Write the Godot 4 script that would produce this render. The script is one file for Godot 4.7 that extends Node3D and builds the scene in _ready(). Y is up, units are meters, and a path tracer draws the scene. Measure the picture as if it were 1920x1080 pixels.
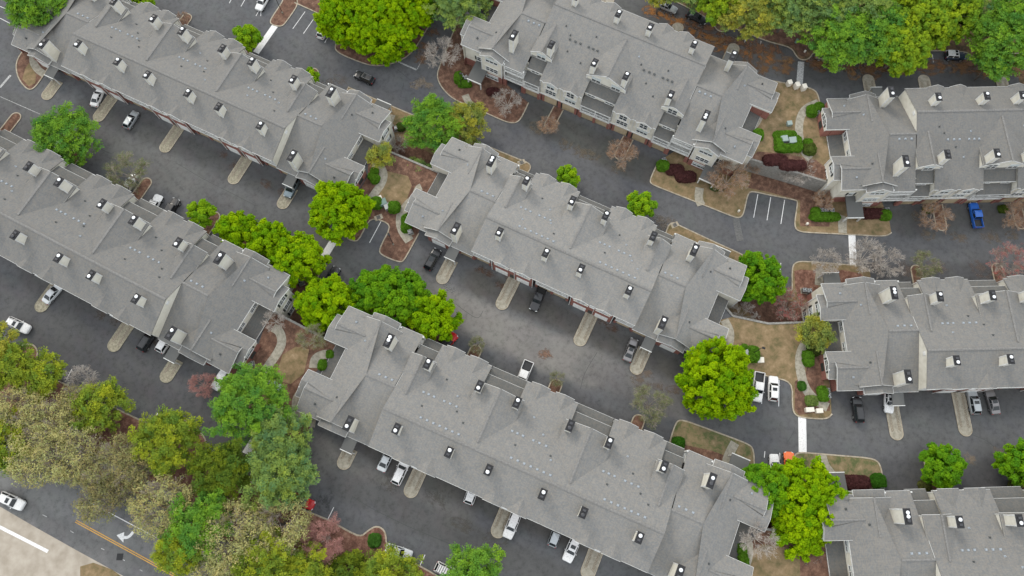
extends Node3D
# A townhouse community seen from a drone: three terraces (T0 = -5 m, T1 = 0 m, T2 = +5 m), seven long gabled
# buildings, drive aisles with kerbed islands, parked cars and spring trees.
const T0 := -5.0
const T1 := 0.0
const T2 := 5.0
const ROOF_P := 0.36      # roof pitch
const RIDGE := 8.45       # ridge above the upper side's ground
const BAY := 17.15        # one bay of four homes
var rng := RandomNumberGenerator.new()
var names := {}
var M := {}
var cache := {}

# ---------------------------------------------------------------- naming
func numbered(called: String) -> String:
	if not names.has(called):
		names[called] = 0
		return called
	names[called] += 1
	return "%s_%03d" % [called, names[called]]

func tag(o: Node, label := "", category := "", group := "", kind := "") -> Node:
	if label != "": o.set_meta("label", label)
	if category != "": o.set_meta("category", category)
	if group != "": o.set_meta("group", group)
	if kind != "": o.set_meta("kind", kind)
	return o

func base(called: String, at := Vector3.ZERO, turn := 0.0) -> Node3D:
	var o := Node3D.new()
	o.name = numbered(called)
	add_child(o)
	o.position = at
	o.rotation.y = turn
	return o

func put(called: String, mesh: Mesh, mat: Material, parent: Node = null, xf := Transform3D.IDENTITY) -> MeshInstance3D:
	var o := MeshInstance3D.new()
	o.mesh = mesh
	if mat != null: o.material_override = mat
	if parent == null:
		o.name = numbered(called)
		add_child(o)
	else:
		var k := called
		var n := 0
		while parent.has_node(NodePath(k)):
			n += 1
			k = "%s_%03d" % [called, n]
		o.name = k
		parent.add_child(o, true)
	o.transform = xf
	return o

func copy(o: Node3D, at: Vector3, turn := 0.0, size := 1.0) -> Node3D:
	var c: Node3D = o.duplicate()
	c.name = numbered(String(o.name).split("_0")[0])
	add_child(c)
	c.position = at
	c.rotation.y = turn
	c.scale = Vector3.ONE * size
	return c

# ---------------------------------------------------------------- mesh building
func sb() -> SurfaceTool:
	var st := SurfaceTool.new()
	st.begin(Mesh.PRIMITIVE_TRIANGLES)
	return st

func tri(st: SurfaceTool, a: Vector3, b: Vector3, c: Vector3, out := Vector3.ZERO) -> void:
	if out != Vector3.ZERO and (b - a).cross(c - a).dot(out) > 0.0:
		var t := b; b = c; c = t
	st.add_vertex(a); st.add_vertex(b); st.add_vertex(c)

func quad(st: SurfaceTool, a: Vector3, b: Vector3, c: Vector3, d: Vector3, out := Vector3.ZERO) -> void:
	tri(st, a, b, c, out)
	tri(st, a, c, d, out)

func poly(st: SurfaceTool, p: Array, out := Vector3.ZERO) -> void:
	for i in range(1, p.size() - 1):
		tri(st, p[0], p[i], p[i + 1], out)

func poly_uv(st: SurfaceTool, p: Array, out: Vector3, off: Vector2) -> void:
	# a roof plane whose texture runs down the slope
	var n: Vector3 = (p[1] - p[0]).cross(p[2] - p[0]).normalized()
	if n.y < 0.0: n = -n
	var v := (Vector3.DOWN + n * n.y).normalized()
	var u := n.cross(v)
	for i in range(1, p.size() - 1):
		var t := [p[0], p[i], p[i + 1]]
		if (t[1] - t[0]).cross(t[2] - t[0]).dot(out) > 0.0: t = [p[0], p[i + 1], p[i]]
		for q in t:
			st.set_uv(Vector2(q.dot(u), q.dot(v)) / 16.0 + off)
			st.add_vertex(q)

func shingle_texture() -> ImageTexture:
	# courses of shingles with odd tabs, runs of dirt down the slope and faded areas; 16 m a side
	var n := FastNoiseLite.new()
	n.seed = 3
	n.frequency = 0.014
	n.fractal_octaves = 3
	var soft := n.get_seamless_image(512, 512)
	n.seed = 8
	n.frequency = 0.3
	n.fractal_octaves = 2
	var fine := n.get_seamless_image(512, 512)
	var r := RandomNumberGenerator.new()
	r.seed = 77
	var tabs := PackedFloat32Array()
	for i in 110 * 52: tabs.append(r.randf())
	var im := Image.create(512, 512, false, Image.FORMAT_RGB8)
	for y in 512:
		var row := int(y / 512.0 * 110.0)
		for x in 512:
			var tab: float = tabs[row * 52 + (int(x / 512.0 * 52.0 + (0.5 if row % 2 else 0.0)) % 52)]
			var streak := soft.get_pixel((x * 7) % 512, y).r - 0.5
			var blotch := soft.get_pixel(x, (y + 200) % 512).r - 0.5
			var sp := fine.get_pixel(x, y).r - 0.5
			var k := 0.225 * (1.0 + 0.18 * (tab - 0.5) + 0.2 * streak + 0.07 * blotch + 0.14 * sp)
			var w := 0.02 * (tab - 0.5)
			im.set_pixel(x, y, Color(k + w, k * 0.972, k * 0.925 - w).linear_to_srgb())
	return ImageTexture.create_from_image(im)

func box(st: SurfaceTool, lo: Vector3, hi: Vector3, bevel := 0.0) -> void:
	var v := func(i: int, j: int, k: int) -> Vector3: return Vector3(lo.x if i == 0 else hi.x, lo.y if j == 0 else hi.y, lo.z if k == 0 else hi.z)
	if bevel <= 0.0:
		quad(st, v.call(0, 0, 0), v.call(1, 0, 0), v.call(1, 1, 0), v.call(0, 1, 0), Vector3.FORWARD)
		quad(st, v.call(0, 0, 1), v.call(1, 0, 1), v.call(1, 1, 1), v.call(0, 1, 1), Vector3.BACK)
		quad(st, v.call(0, 0, 0), v.call(0, 0, 1), v.call(0, 1, 1), v.call(0, 1, 0), Vector3.LEFT)
		quad(st, v.call(1, 0, 0), v.call(1, 0, 1), v.call(1, 1, 1), v.call(1, 1, 0), Vector3.RIGHT)
		quad(st, v.call(0, 1, 0), v.call(1, 1, 0), v.call(1, 1, 1), v.call(0, 1, 1), Vector3.UP)
		quad(st, v.call(0, 0, 0), v.call(1, 0, 0), v.call(1, 0, 1), v.call(0, 0, 1), Vector3.DOWN)
		return
	# a box whose upper edges are chamfered
	var b := bevel
	var m := hi.y - b
	for s in [[Vector3(lo.x, 0, lo.z), Vector3(hi.x, 0, lo.z), Vector3.FORWARD], [Vector3(hi.x, 0, lo.z), Vector3(hi.x, 0, hi.z), Vector3.RIGHT], [Vector3(hi.x, 0, hi.z), Vector3(lo.x, 0, hi.z), Vector3.BACK], [Vector3(lo.x, 0, hi.z), Vector3(lo.x, 0, lo.z), Vector3.LEFT]]:
		var p: Vector3 = s[0]; var q: Vector3 = s[1]; var n: Vector3 = s[2]
		var e := (q - p).normalized() * b
		quad(st, p + Vector3.UP * lo.y, q + Vector3.UP * lo.y, q + Vector3.UP * m, p + Vector3.UP * m, n)
		quad(st, p + Vector3.UP * m, q + Vector3.UP * m, q + Vector3.UP * hi.y - n * b - e, p + Vector3.UP * hi.y - n * b + e, n + Vector3.UP)
	quad(st, Vector3(lo.x + b, hi.y, lo.z + b), Vector3(hi.x - b, hi.y, lo.z + b), Vector3(hi.x - b, hi.y, hi.z - b), Vector3(lo.x + b, hi.y, hi.z - b), Vector3.UP)

func cbox(st: SurfaceTool, c: Vector3, size: Vector3, bevel := 0.0) -> void:
	box(st, c - size / 2.0, c + size / 2.0, bevel)

func bar(st: SurfaceTool, a: Vector3, b: Vector3, r: float, r2 := -1.0, sides := 4) -> void:
	if r2 < 0.0: r2 = r
	var d := (b - a).normalized()
	var u := d.cross(Vector3.UP if absf(d.y) < 0.9 else Vector3.RIGHT).normalized()
	var w := d.cross(u)
	for i in sides:
		var p := TAU * i / sides
		var q := TAU * (i + 1) / sides
		var n1 := u * cos(p) + w * sin(p)
		var n2 := u * cos(q) + w * sin(q)
		quad(st, a + n1 * r, a + n2 * r, b + n2 * r2, b + n1 * r2, n1 + n2)

func disc(st: SurfaceTool, c: Vector3, r: float, h: float, sides := 14, top_r := -1.0) -> void:
	# an upright drum standing on c
	if top_r < 0.0: top_r = r
	for i in sides:
		var p := TAU * i / sides
		var q := TAU * (i + 1) / sides
		var a := Vector3(cos(p), 0, sin(p))
		var b := Vector3(cos(q), 0, sin(q))
		quad(st, c + a * r, c + b * r, c + b * top_r + Vector3.UP * h, c + a * top_r + Vector3.UP * h, a + b)
		tri(st, c + Vector3.UP * h, c + a * top_r + Vector3.UP * h, c + b * top_r + Vector3.UP * h, Vector3.UP)

func noise_tex(stops: Array, freq: float, octaves := 5, gain := 0.6, seed_ := 1, size := 512, kind := FastNoiseLite.TYPE_SIMPLEX_SMOOTH) -> NoiseTexture2D:
	var n := FastNoiseLite.new()
	n.noise_type = kind
	n.frequency = freq
	n.fractal_octaves = octaves
	n.fractal_gain = gain
	n.seed = seed_
	var g := Gradient.new()
	var off := PackedFloat32Array()
	var col := PackedColorArray()
	for s in stops:
		off.append(s[0])
		col.append(Color(s[1], s[2], s[3]).linear_to_srgb())
	g.offsets = off
	g.colors = col
	var t := NoiseTexture2D.new()
	t.width = size
	t.height = size
	t.seamless = true
	t.noise = n
	t.color_ramp = g
	return t

func mat(called: String, col: Color, rough := 0.85, tex: Texture2D = null, metres := 8.0, metal := 0.0) -> StandardMaterial3D:
	var m := StandardMaterial3D.new()
	m.resource_name = called
	m.albedo_color = col.linear_to_srgb()
	m.roughness = rough
	m.metallic = metal
	m.cull_mode = BaseMaterial3D.CULL_DISABLED
	if tex != null:
		m.albedo_texture = tex
		m.uv1_triplanar = true
		m.uv1_world_triplanar = true
		m.uv1_scale = Vector3.ONE / metres
	M[called] = m
	return m

func materials() -> void:
	var shingles := shingle_texture()
	mat("shingle", Color.WHITE, 0.95).albedo_texture = shingles
	for k in [["weathered_shingle", 0.78], ["brown_shingle", 0.72], ["light_shingle", 0.95], ["grey_shingle", 0.87]]:
		mat(k[0], Color(k[1], float(k[1]) * 0.995, float(k[1]) * 0.985), 0.95).albedo_texture = shingles
	mat("pale_road", Color.WHITE, 0.9, noise_tex([[0.0, 0.28, 0.24, 0.19], [0.5, 0.35, 0.305, 0.25], [1.0, 0.41, 0.365, 0.305]], 0.02, 5, 0.55, 37, 256), 14.0)
	mat("old_shingle", Color(0.5, 0.5, 0.49), 0.95).albedo_texture = shingles
	mat("ridge_shingle", Color.WHITE, 0.95, noise_tex([[0.0, 0.12, 0.116, 0.11], [0.5, 0.19, 0.184, 0.175], [1.0, 0.26, 0.25, 0.24]], 0.08, 3, 0.7, 13, 256), 10.0)
	mat("cream", Color.WHITE, 0.8, noise_tex([[0.0, 0.56, 0.53, 0.45], [0.5, 0.66, 0.63, 0.545], [1.0, 0.72, 0.69, 0.61]], 0.02, 5, 0.55, 14, 256), 9.0)
	mat("white", Color.WHITE, 0.6, noise_tex([[0.0, 0.5, 0.5, 0.48], [0.6, 0.66, 0.66, 0.64], [1.0, 0.74, 0.74, 0.73]], 0.03, 4, 0.6, 15, 256), 6.0)
	mat("brick", Color.WHITE, 0.9, noise_tex([[0.0, 0.12, 0.05, 0.04], [0.35, 0.22, 0.085, 0.065], [0.6, 0.28, 0.115, 0.09], [1.0, 0.42, 0.24, 0.2]], 0.09, 3, 0.8, 16, 256), 7.0)
	mat("garage", Color.WHITE, 0.7, noise_tex([[0.0, 0.3, 0.23, 0.14], [0.5, 0.42, 0.33, 0.21], [1.0, 0.52, 0.43, 0.3]], 0.01, 4, 0.6, 17, 256), 14.0)
	mat("white_door", Color(0.72, 0.72, 0.7), 0.5)
	mat("cap_black", Color(0.016, 0.016, 0.018), 0.75)
	mat("flue", Color(0.78, 0.79, 0.8), 0.3, null, 1.0, 0.4)
	mat("flue_dark", Color(0.06, 0.06, 0.065), 0.4, null, 1.0, 0.4)
	mat("vent_light", Color(0.3, 0.33, 0.36), 0.7)
	mat("vent_dark", Color(0.06, 0.065, 0.065), 0.6)
	mat("glass", Color(0.035, 0.045, 0.05), 0.06, null, 1.0, 0.0)
	mat("blind", Color(0.5, 0.56, 0.56), 0.3)
	mat("shutter", Color(0.03, 0.035, 0.033), 0.6)
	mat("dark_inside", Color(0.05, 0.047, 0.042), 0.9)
	mat("porch_wood", Color(0.42, 0.33, 0.2), 0.85)
	# the ground
	var asphalt := mat("asphalt", Color.WHITE, 0.92, noise_tex([[0.0, 0.5, 0.5, 0.5], [0.3, 0.78, 0.78, 0.78], [0.5, 0.92, 0.92, 0.92], [0.75, 1.0, 1.0, 1.0], [1.0, 1.0, 1.0, 1.0]], 0.02, 6, 0.8, 21, 512), 19.0)
	asphalt.vertex_color_use_as_albedo = true
	mat("mulch", Color.WHITE, 1.0, noise_tex([[0.0, 0.05, 0.026, 0.017], [0.4, 0.115, 0.06, 0.04], [0.6, 0.165, 0.09, 0.06], [0.8, 0.23, 0.14, 0.095], [1.0, 0.36, 0.26, 0.18]], 0.022, 6, 0.76, 22, 512), 20.0)
	mat("red_mulch", Color.WHITE, 1.0, noise_tex([[0.0, 0.06, 0.027, 0.018], [0.4, 0.14, 0.066, 0.045], [0.6, 0.2, 0.1, 0.07], [1.0, 0.38, 0.24, 0.17]], 0.022, 6, 0.76, 23, 512), 20.0)
	mat("lawn", Color.WHITE, 1.0, noise_tex([[0.0, 0.05, 0.07, 0.022], [0.32, 0.1, 0.11, 0.042], [0.5, 0.17, 0.135, 0.068], [0.7, 0.22, 0.165, 0.09], [1.0, 0.33, 0.25, 0.15]], 0.016, 6, 0.74, 24, 512), 26.0)
	mat("tan_lawn", Color.WHITE, 1.0, noise_tex([[0.0, 0.08, 0.075, 0.03], [0.3, 0.15, 0.115, 0.055], [0.55, 0.215, 0.15, 0.08], [0.75, 0.26, 0.185, 0.105], [1.0, 0.4, 0.3, 0.2]], 0.018, 6, 0.76, 25, 512), 26.0)
	mat("forest_floor", Color.WHITE, 1.0, noise_tex([[0.0, 0.04, 0.032, 0.018], [0.4, 0.1, 0.068, 0.036], [0.65, 0.17, 0.1, 0.055], [1.0, 0.3, 0.2, 0.11]], 0.02, 6, 0.7, 26, 512), 24.0)
	mat("concrete", Color.WHITE, 0.9, noise_tex([[0.0, 0.19, 0.17, 0.13], [0.45, 0.29, 0.265, 0.21], [1.0, 0.38, 0.35, 0.29]], 0.02, 6, 0.6, 27, 512), 9.0)
	mat("old_concrete", Color.WHITE, 0.95, noise_tex([[0.0, 0.15, 0.135, 0.095], [0.45, 0.26, 0.235, 0.17], [1.0, 0.4, 0.37, 0.29]], 0.03, 6, 0.62, 28, 512), 9.0)
	mat("kerb", Color.WHITE, 0.9, noise_tex([[0.0, 0.17, 0.135, 0.09], [0.45, 0.35, 0.3, 0.225], [1.0, 0.48, 0.43, 0.35]], 0.03, 6, 0.66, 29, 256), 8.0)
	mat("gravel", Color.WHITE, 1.0, noise_tex([[0.0, 0.08, 0.065, 0.05], [0.45, 0.2, 0.17, 0.125], [0.6, 0.28, 0.24, 0.18], [1.0, 0.55, 0.5, 0.42]], 0.14, 2, 0.8, 30, 256), 6.0)
	mat("paint_white", Color.WHITE, 0.7, noise_tex([[0.0, 0.35, 0.34, 0.33], [0.4, 0.68, 0.67, 0.66], [1.0, 0.8, 0.8, 0.79]], 0.05, 5, 0.75, 31, 256), 5.0)
	mat("paint_worn", Color.WHITE, 0.8, noise_tex([[0.0, 0.1, 0.1, 0.1], [0.35, 0.25, 0.25, 0.245], [0.7, 0.52, 0.52, 0.51], [1.0, 0.6, 0.6, 0.59]], 0.06, 5, 0.75, 32, 256), 5.0)
	mat("asphalt_band", Color.WHITE, 0.95, noise_tex([[0.0, 0.07, 0.07, 0.07], [0.5, 0.12, 0.118, 0.115], [1.0, 0.18, 0.175, 0.17]], 0.05, 5, 0.7, 36, 256), 6.0)
	mat("paint_yellow", Color.WHITE, 0.8, noise_tex([[0.0, 0.4, 0.2, 0.03], [0.4, 0.58, 0.31, 0.05], [1.0, 0.66, 0.38, 0.08]], 0.05, 4, 0.7, 33, 256), 5.0)
	mat("block_wall", Color.WHITE, 0.95, noise_tex([[0.0, 0.13, 0.12, 0.105], [0.5, 0.23, 0.22, 0.2], [1.0, 0.33, 0.32, 0.3]], 0.04, 5, 0.7, 34, 256), 6.0)
	mat("metal_grey", Color(0.3, 0.31, 0.31), 0.5, null, 1.0, 0.4)
	mat("metal_black", Color(0.012, 0.012, 0.013), 0.45, null, 1.0, 0.3)
	mat("box_green", Color(0.13, 0.2, 0.175), 0.6)
	mat("box_pale", Color(0.24, 0.3, 0.28), 0.55)
	mat("stone_white", Color(0.66, 0.62, 0.54), 0.8)
	mat("rubber", Color(0.012, 0.012, 0.012), 0.8)
	mat("rim", Color(0.42, 0.43, 0.44), 0.35, null, 1.0, 0.7)
	mat("car_glass", Color(0.012, 0.016, 0.018), 0.05)
	mat("car_trim", Color(0.015, 0.015, 0.016), 0.5)
	mat("lamp_clear", Color(0.6, 0.62, 0.62), 0.15)
	mat("lamp_red", Color(0.3, 0.012, 0.012), 0.2)
	mat("bark", Color.WHITE, 0.95, noise_tex([[0.0, 0.05, 0.042, 0.034], [0.5, 0.12, 0.1, 0.083], [1.0, 0.22, 0.19, 0.16]], 0.05, 4, 0.7, 35, 256), 2.0)
	mat("twig", Color(0.3, 0.25, 0.21), 0.95)
	mat("twig_pale", Color(0.4, 0.36, 0.32), 0.95)
	mat("twig_pink", Color(0.4, 0.22, 0.185), 0.95)
	for k in ["leaf", "bud"]:
		var lm := mat(k, Color.WHITE, 0.75)
		lm.vertex_color_use_as_albedo = true
		if k == "leaf":
			lm.roughness = 1.0
			lm.metallic_specular = 0.15
			lm.backlight = Color(0.4, 0.5, 0.1)
			lm.backlight_enabled = true

func car_paint(called: String, c: Color, metal := 0.0) -> StandardMaterial3D:
	if M.has(called): return M[called]
	var m := mat(called, c, 0.38, null, 1.0, metal)
	m.clearcoat_enabled = true
	m.clearcoat = 0.35
	m.clearcoat_roughness = 0.08
	return m

# ---------------------------------------------------------------- ground
var lanes := []     # [level, from, to, half width, colour, strength]: the worn, bleached or stained runs of the asphalt
var tone := FastNoiseLite.new()

func asphalt_tone(p: Vector2, y: float) -> Color:
	var c := Color(0.094, 0.095, 0.099)
	for l in lanes:
		if l[0] != y: continue
		var q := Geometry2D.get_closest_point_to_segment(p, l[1], l[2])
		var d := p.distance_to(q) / float(l[3]) + 0.22 * tone.get_noise_2d(p.x * 1.3, p.y * 1.3)
		var f: float = (1.0 - smoothstep(0.62, 1.08, d)) * float(l[5])
		if f > 0.0: c = c.lerp(l[4], f)
	var n := tone.get_noise_2d(p.x, p.y)
	var k := 1.06 + 0.2 * n + 0.12 * tone.get_noise_2d(p.x * 4.0 + 70.0, p.y * 4.0)
	return Color(c.r * k, c.g * k, c.b * k * (1.0 - 0.04 * n))

func terrace(called: String, outline: PackedVector2Array, y: float, window: Rect2, label: String) -> void:
	var st := sb()
	var step := 1.5
	var emit := func(a: Vector2, b: Vector2, c: Vector2) -> void:
		for p in ([a, b, c] if (b - a).cross(c - a) > 0.0 else [a, c, b]):
			st.set_color(asphalt_tone(p, y))
			st.add_vertex(Vector3(p.x, y, p.y))
	var nx := int(window.size.x / step)
	var nz := int(window.size.y / step)
	for i in nx:
		for j in nz:
			var o := window.position + Vector2(i, j) * step
			var cell := PackedVector2Array([o, o + Vector2(step, 0), o + Vector2(step, step), o + Vector2(0, step)])
			var inside := 0
			for p in cell:
				if Geometry2D.is_point_in_polygon(p, outline): inside += 1
			if inside == 4:
				emit.call(cell[0], cell[1], cell[2])
				emit.call(cell[0], cell[2], cell[3])
			elif inside > 0:
				for part in Geometry2D.intersect_polygons(cell, outline):
					var t := Geometry2D.triangulate_polygon(part)
					for k in range(0, t.size(), 3):
						emit.call(part[t[k]], part[t[k + 1]], part[t[k + 2]])
	st.index()
	tag(put(called, st.commit(), M.asphalt), label, "", "", "structure")

func smooth(p: PackedVector2Array, times := 2) -> PackedVector2Array:
	for k in times:
		var q := PackedVector2Array([p[0]])
		for i in p.size() - 1:
			var a := p[i]
			var b := p[i + 1]
			var len_ := a.distance_to(b)
			var cut := minf(0.25 * len_, 1.1)
			if i > 0: q.append(a + (b - a).normalized() * cut)
			if i < p.size() - 2: q.append(b - (b - a).normalized() * cut)
		q.append(p[p.size() - 1])
		p = q
	return p

func flat(st: SurfaceTool, p: PackedVector2Array, y: float) -> void:
	var t := Geometry2D.triangulate_polygon(p)
	for k in range(0, t.size(), 3):
		tri(st, Vector3(p[t[k]].x, y, p[t[k]].y), Vector3(p[t[k + 1]].x, y, p[t[k + 1]].y), Vector3(p[t[k + 2]].x, y, p[t[k + 2]].y), Vector3.UP)

func kerb_along(p: PackedVector2Array, y: float, left: bool, gutter := 0.6, top := 0.26, closed := false) -> ArrayMesh:
	# p runs along the face of the kerb; the planted side is on the left or on the right of it
	var st := sb()
	var n := p.size()
	var nor := PackedVector2Array()
	for i in n:
		var a := p[(i - 1 + n) % n] if closed else p[maxi(i - 1, 0)]
		var b := p[(i + 1) % n] if closed else p[mini(i + 1, n - 1)]
		var d := (b - a).normalized()
		nor.append(Vector2(d.y, -d.x) * (1.0 if left else -1.0))
	var rings := [[-gutter, 0.012], [0.0, 0.02], [0.02, 0.14], [top, 0.15], [top + 0.02, 0.08]]
	for i in (n if closed else n - 1):
		var j := (i + 1) % n
		for r in rings.size() - 1:
			var f := func(k: int, s: int) -> Vector3:
				var w: Vector2 = p[k] + nor[k] * float(rings[s][0])
				return Vector3(w.x, y + float(rings[s][1]), w.y)
			quad(st, f.call(i, r), f.call(j, r), f.call(j, r + 1), f.call(i, r + 1), Vector3.UP)
	return st.commit()

func bed(called: String, material: String, y: float, p: PackedVector2Array, kerbed: int, label: String) -> MeshInstance3D:
	# the first «kerbed» corners run along the street and carry a kerb
	var front := smooth(p.slice(0, kerbed)) if kerbed > 1 else PackedVector2Array()
	var whole := front.duplicate()
	whole.append_array(p.slice(kerbed))
	var st := sb()
	flat(st, whole, y + 0.1)
	var o := put(called, st.commit(), M[material])
	tag(o, label, "", "", "structure")
	if kerbed > 1:
		put("kerb", kerb_along(front, y, not Geometry2D.is_polygon_clockwise(whole)), M.kerb, o)
	return o

func sheet(called: String, material: String, y: float, p: PackedVector2Array, label := "") -> MeshInstance3D:
	var st := sb()
	flat(st, p, y)
	return tag(put(called, st.commit(), M[material]), label, "", "", "structure")

func stripe(called: String, material: String, y: float, a: Vector2, b: Vector2, width: float, label := "") -> void:
	var d := (b - a).normalized() * width / 2.0
	var n := Vector2(-d.y, d.x)
	sheet(called, material, y, PackedVector2Array([a + n, b + n, b - n, a - n]), label)

func ribbon(p: PackedVector2Array, width: float, y: float) -> ArrayMesh:
	var st := sb()
	for i in p.size() - 1:
		var d0 := (p[mini(i + 1, p.size() - 1)] - p[maxi(i - 1, 0)]).normalized()
		var d1 := (p[mini(i + 2, p.size() - 1)] - p[i]).normalized()
		var n0 := Vector2(-d0.y, d0.x) * width / 2.0
		var n1 := Vector2(-d1.y, d1.x) * width / 2.0
		quad(st, Vector3(p[i].x + n0.x, y, p[i].y + n0.y), Vector3(p[i + 1].x + n1.x, y, p[i + 1].y + n1.y), Vector3(p[i + 1].x - n1.x, y, p[i + 1].y - n1.y), Vector3(p[i].x - n0.x, y, p[i].y - n0.y), Vector3.UP)
	return st.commit()

func walkway(y: float, p: PackedVector2Array, width: float, label: String) -> void:
	p = smooth(p, 3)
	tag(put("walkway", ribbon(p, width, y + 0.125), M.concrete), label, "", "", "structure")

func speed_hump(y: float, a: Vector2, b: Vector2, width: float, label: String, material := "paint_white") -> void:
	var d := (b - a)
	var o := base("speed_hump", Vector3(a.x, y, a.y), -d.angle())
	tag(o, label, "speed hump")
	var st := sb()
	var l := d.length()
	var prof := [[-0.5, 0.006], [-0.3, 0.05], [-0.1, 0.075], [0.1, 0.075], [0.3, 0.05], [0.5, 0.006]]
	for i in prof.size() - 1:
		var z0: float = float(prof[i][0]) * width
		var z1: float = float(prof[i + 1][0]) * width
		quad(st, Vector3(0, prof[i][1], z0), Vector3(l, prof[i][1], z0), Vector3(l, prof[i + 1][1], z1), Vector3(0, prof[i + 1][1], z1), Vector3.UP)
	put("hump", st.commit(), M[material], o)

func garden_wall(p: PackedVector2Array, low: float, high: float, label: String) -> void:
	# a block retaining wall that holds the upper terrace, with a cap
	var mid := (p[0] + p[p.size() - 1]) / 2.0
	var o := base("retaining_wall", Vector3(mid.x, low, mid.y))
	tag(o, label, "retaining wall")
	for part in [["wall_face", low, high + 0.12, 0.3, "block_wall"], ["wall_cap", high + 0.12, high + 0.24, 0.42, "block_wall"]]:
		var st := sb()
		for i in p.size() - 1:
			var d := (p[i + 1] - p[i]).normalized()
			var n := Vector2(-d.y, d.x) * float(part[3]) / 2.0
			var c := []
			for q in [p[i] + n, p[i + 1] + n, p[i + 1] - n, p[i] - n]: c.append(q - mid)
			for e in 4:
				var a: Vector2 = c[e]
				var b: Vector2 = c[(e + 1) % 4]
				quad(st, Vector3(a.x, float(part[1]) - low, a.y), Vector3(b.x, float(part[1]) - low, b.y), Vector3(b.x, float(part[2]) - low, b.y), Vector3(a.x, float(part[2]) - low, a.y), Vector3(a.x + b.x - c[0].x - c[2].x, 0, a.y + b.y - c[0].y - c[2].y))
			quad(st, Vector3(c[0].x, float(part[2]) - low, c[0].y), Vector3(c[1].x, float(part[2]) - low, c[1].y), Vector3(c[2].x, float(part[2]) - low, c[2].y), Vector3(c[3].x, float(part[2]) - low, c[3].y), Vector3.UP)
		put(part[0], st.commit(), M[part[4]], o)

func soft_stain(y: float, c: Vector2, size: Vector2, turn: float, col: Color, strength: float, seed_: int) -> void:
	# a ragged stain, litter or patch on the asphalt with its own shape
	var key := "stain%d_%s_%.2f" % [seed_ % 4, col.to_html(), strength]
	if not M.has(key):
		var n := FastNoiseLite.new()
		n.seed = seed_ % 4 + 5
		n.frequency = 0.035
		n.fractal_octaves = 5
		n.fractal_gain = 0.7
		var im := Image.create(96, 96, false, Image.FORMAT_RGBA8)
		var s := col.linear_to_srgb()
		for i in 96:
			for j in 96:
				var r := Vector2(i - 47.5, j - 47.5).length() / 47.5
				var a: float = clampf((1.15 - r * 1.15 + n.get_noise_2d(i, j) * 1.3 - 0.35) * 1.6, 0.0, 1.0) * (1.0 - smoothstep(0.75, 1.0, r))
				im.set_pixel(i, j, Color(s.r, s.g, s.b, a * strength))
		var m := StandardMaterial3D.new()
		m.albedo_texture = ImageTexture.create_from_image(im)
		m.transparency = BaseMaterial3D.TRANSPARENCY_ALPHA
		m.roughness = 0.95
		m.cull_mode = BaseMaterial3D.CULL_DISABLED
		M[key] = m
	if not cache.has("stain_quad"):
		var pm := PlaneMesh.new()
		pm.size = Vector2(1, 1)
		cache.stain_quad = pm
	var o := put("asphalt_stain", cache.stain_quad, M[key])
	o.position = Vector3(c.x, y, c.y)
	o.rotation.y = turn
	o.scale = Vector3(size.x, 1, size.y)
	o.cast_shadow = GeometryInstance3D.SHADOW_CASTING_SETTING_ON
	tag(o, "", "", "", "structure")

# ---------------------------------------------------------------- buildings
func slab(b: Dictionary, pts: Array, trimmed: Array, skin := "roof", thick := 0.16, gut := 0.045) -> void:
	# a roof plane with a thickness; «trimmed» lists the edges that carry a white fascia and gutter
	var mid := Vector3.ZERO
	for p in pts: mid += p
	mid /= pts.size()
	var own: SurfaceTool = sb() if skin == "old" else b[skin]
	var off := Vector2(rng.randf(), rng.randf())
	poly_uv(own, pts, Vector3.UP, off)
	var under := []
	for p in pts: under.append(p - Vector3.UP * thick)
	poly_uv(own, under, Vector3.DOWN, off)
	if skin == "old": put("shed_roof", own.commit(), M.old_shingle, b.node)
	for i in trimmed:
		var a: Vector3 = pts[i]
		var c: Vector3 = pts[(i + 1) % pts.size()]
		var out := Vector3(c.z - a.z, 0, a.x - c.x).normalized()
		if out.dot((a + c) / 2.0 - mid) < 0.0: out = -out
		var o := out * gut
		var up := Vector3.UP * 0.004
		var dn := Vector3.UP * 0.26
		quad(b.trim, a + up, c + up, c + o + up, a + o + up, Vector3.UP)
		quad(b.trim, a + o + up, c + o + up, c + o - dn, a + o - dn, out)
		quad(b.trim, a - dn, c - dn, c + o - dn, a + o - dn, Vector3.DOWN)
		quad(b.trim, a + up, a + o + up, a + o - dn, a - dn, a - c)
		quad(b.trim, c + up, c + o + up, c + o - dn, c - dn, c - a)
		quad(b.trim, a + up, c + up, c - dn, a - dn, -out)

func ridge_cap(b: Dictionary, a: Vector3, c: Vector3, w := 0.3) -> void:
	var d := (c - a).normalized()
	var s := d.cross(Vector3.UP).normalized()
	var st := sb()
	var h := 0.13
	var dn := Vector3.UP * (w * 0.36)
	var top := Vector3.UP * h
	for k in [-1.0, 1.0]:
		quad(st, a + top, c + top, c + top + s * w * k - dn, a + top + s * w * k - dn, Vector3.UP)
		quad(st, c + top + s * w * k - dn, a + top + s * w * k - dn, a + s * w * k - dn - Vector3.UP * 0.03, c + s * w * k - dn - Vector3.UP * 0.03, s * k)
	for e in [a, c]:
		tri(st, e + top, e + top + s * w - dn, e + top - s * w - dn, e - (a + c) / 2.0)
		quad(st, e + top + s * w - dn, e + top - s * w - dn, e - s * w - dn, e + s * w - dn, e - (a + c) / 2.0)
	put("ridge_cap", st.commit(), M.ridge_shingle, b.node)

func wall(b: Dictionary, skin: String, pts: Array, out: Vector3) -> void:
	poly(b[skin], pts, out)

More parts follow.
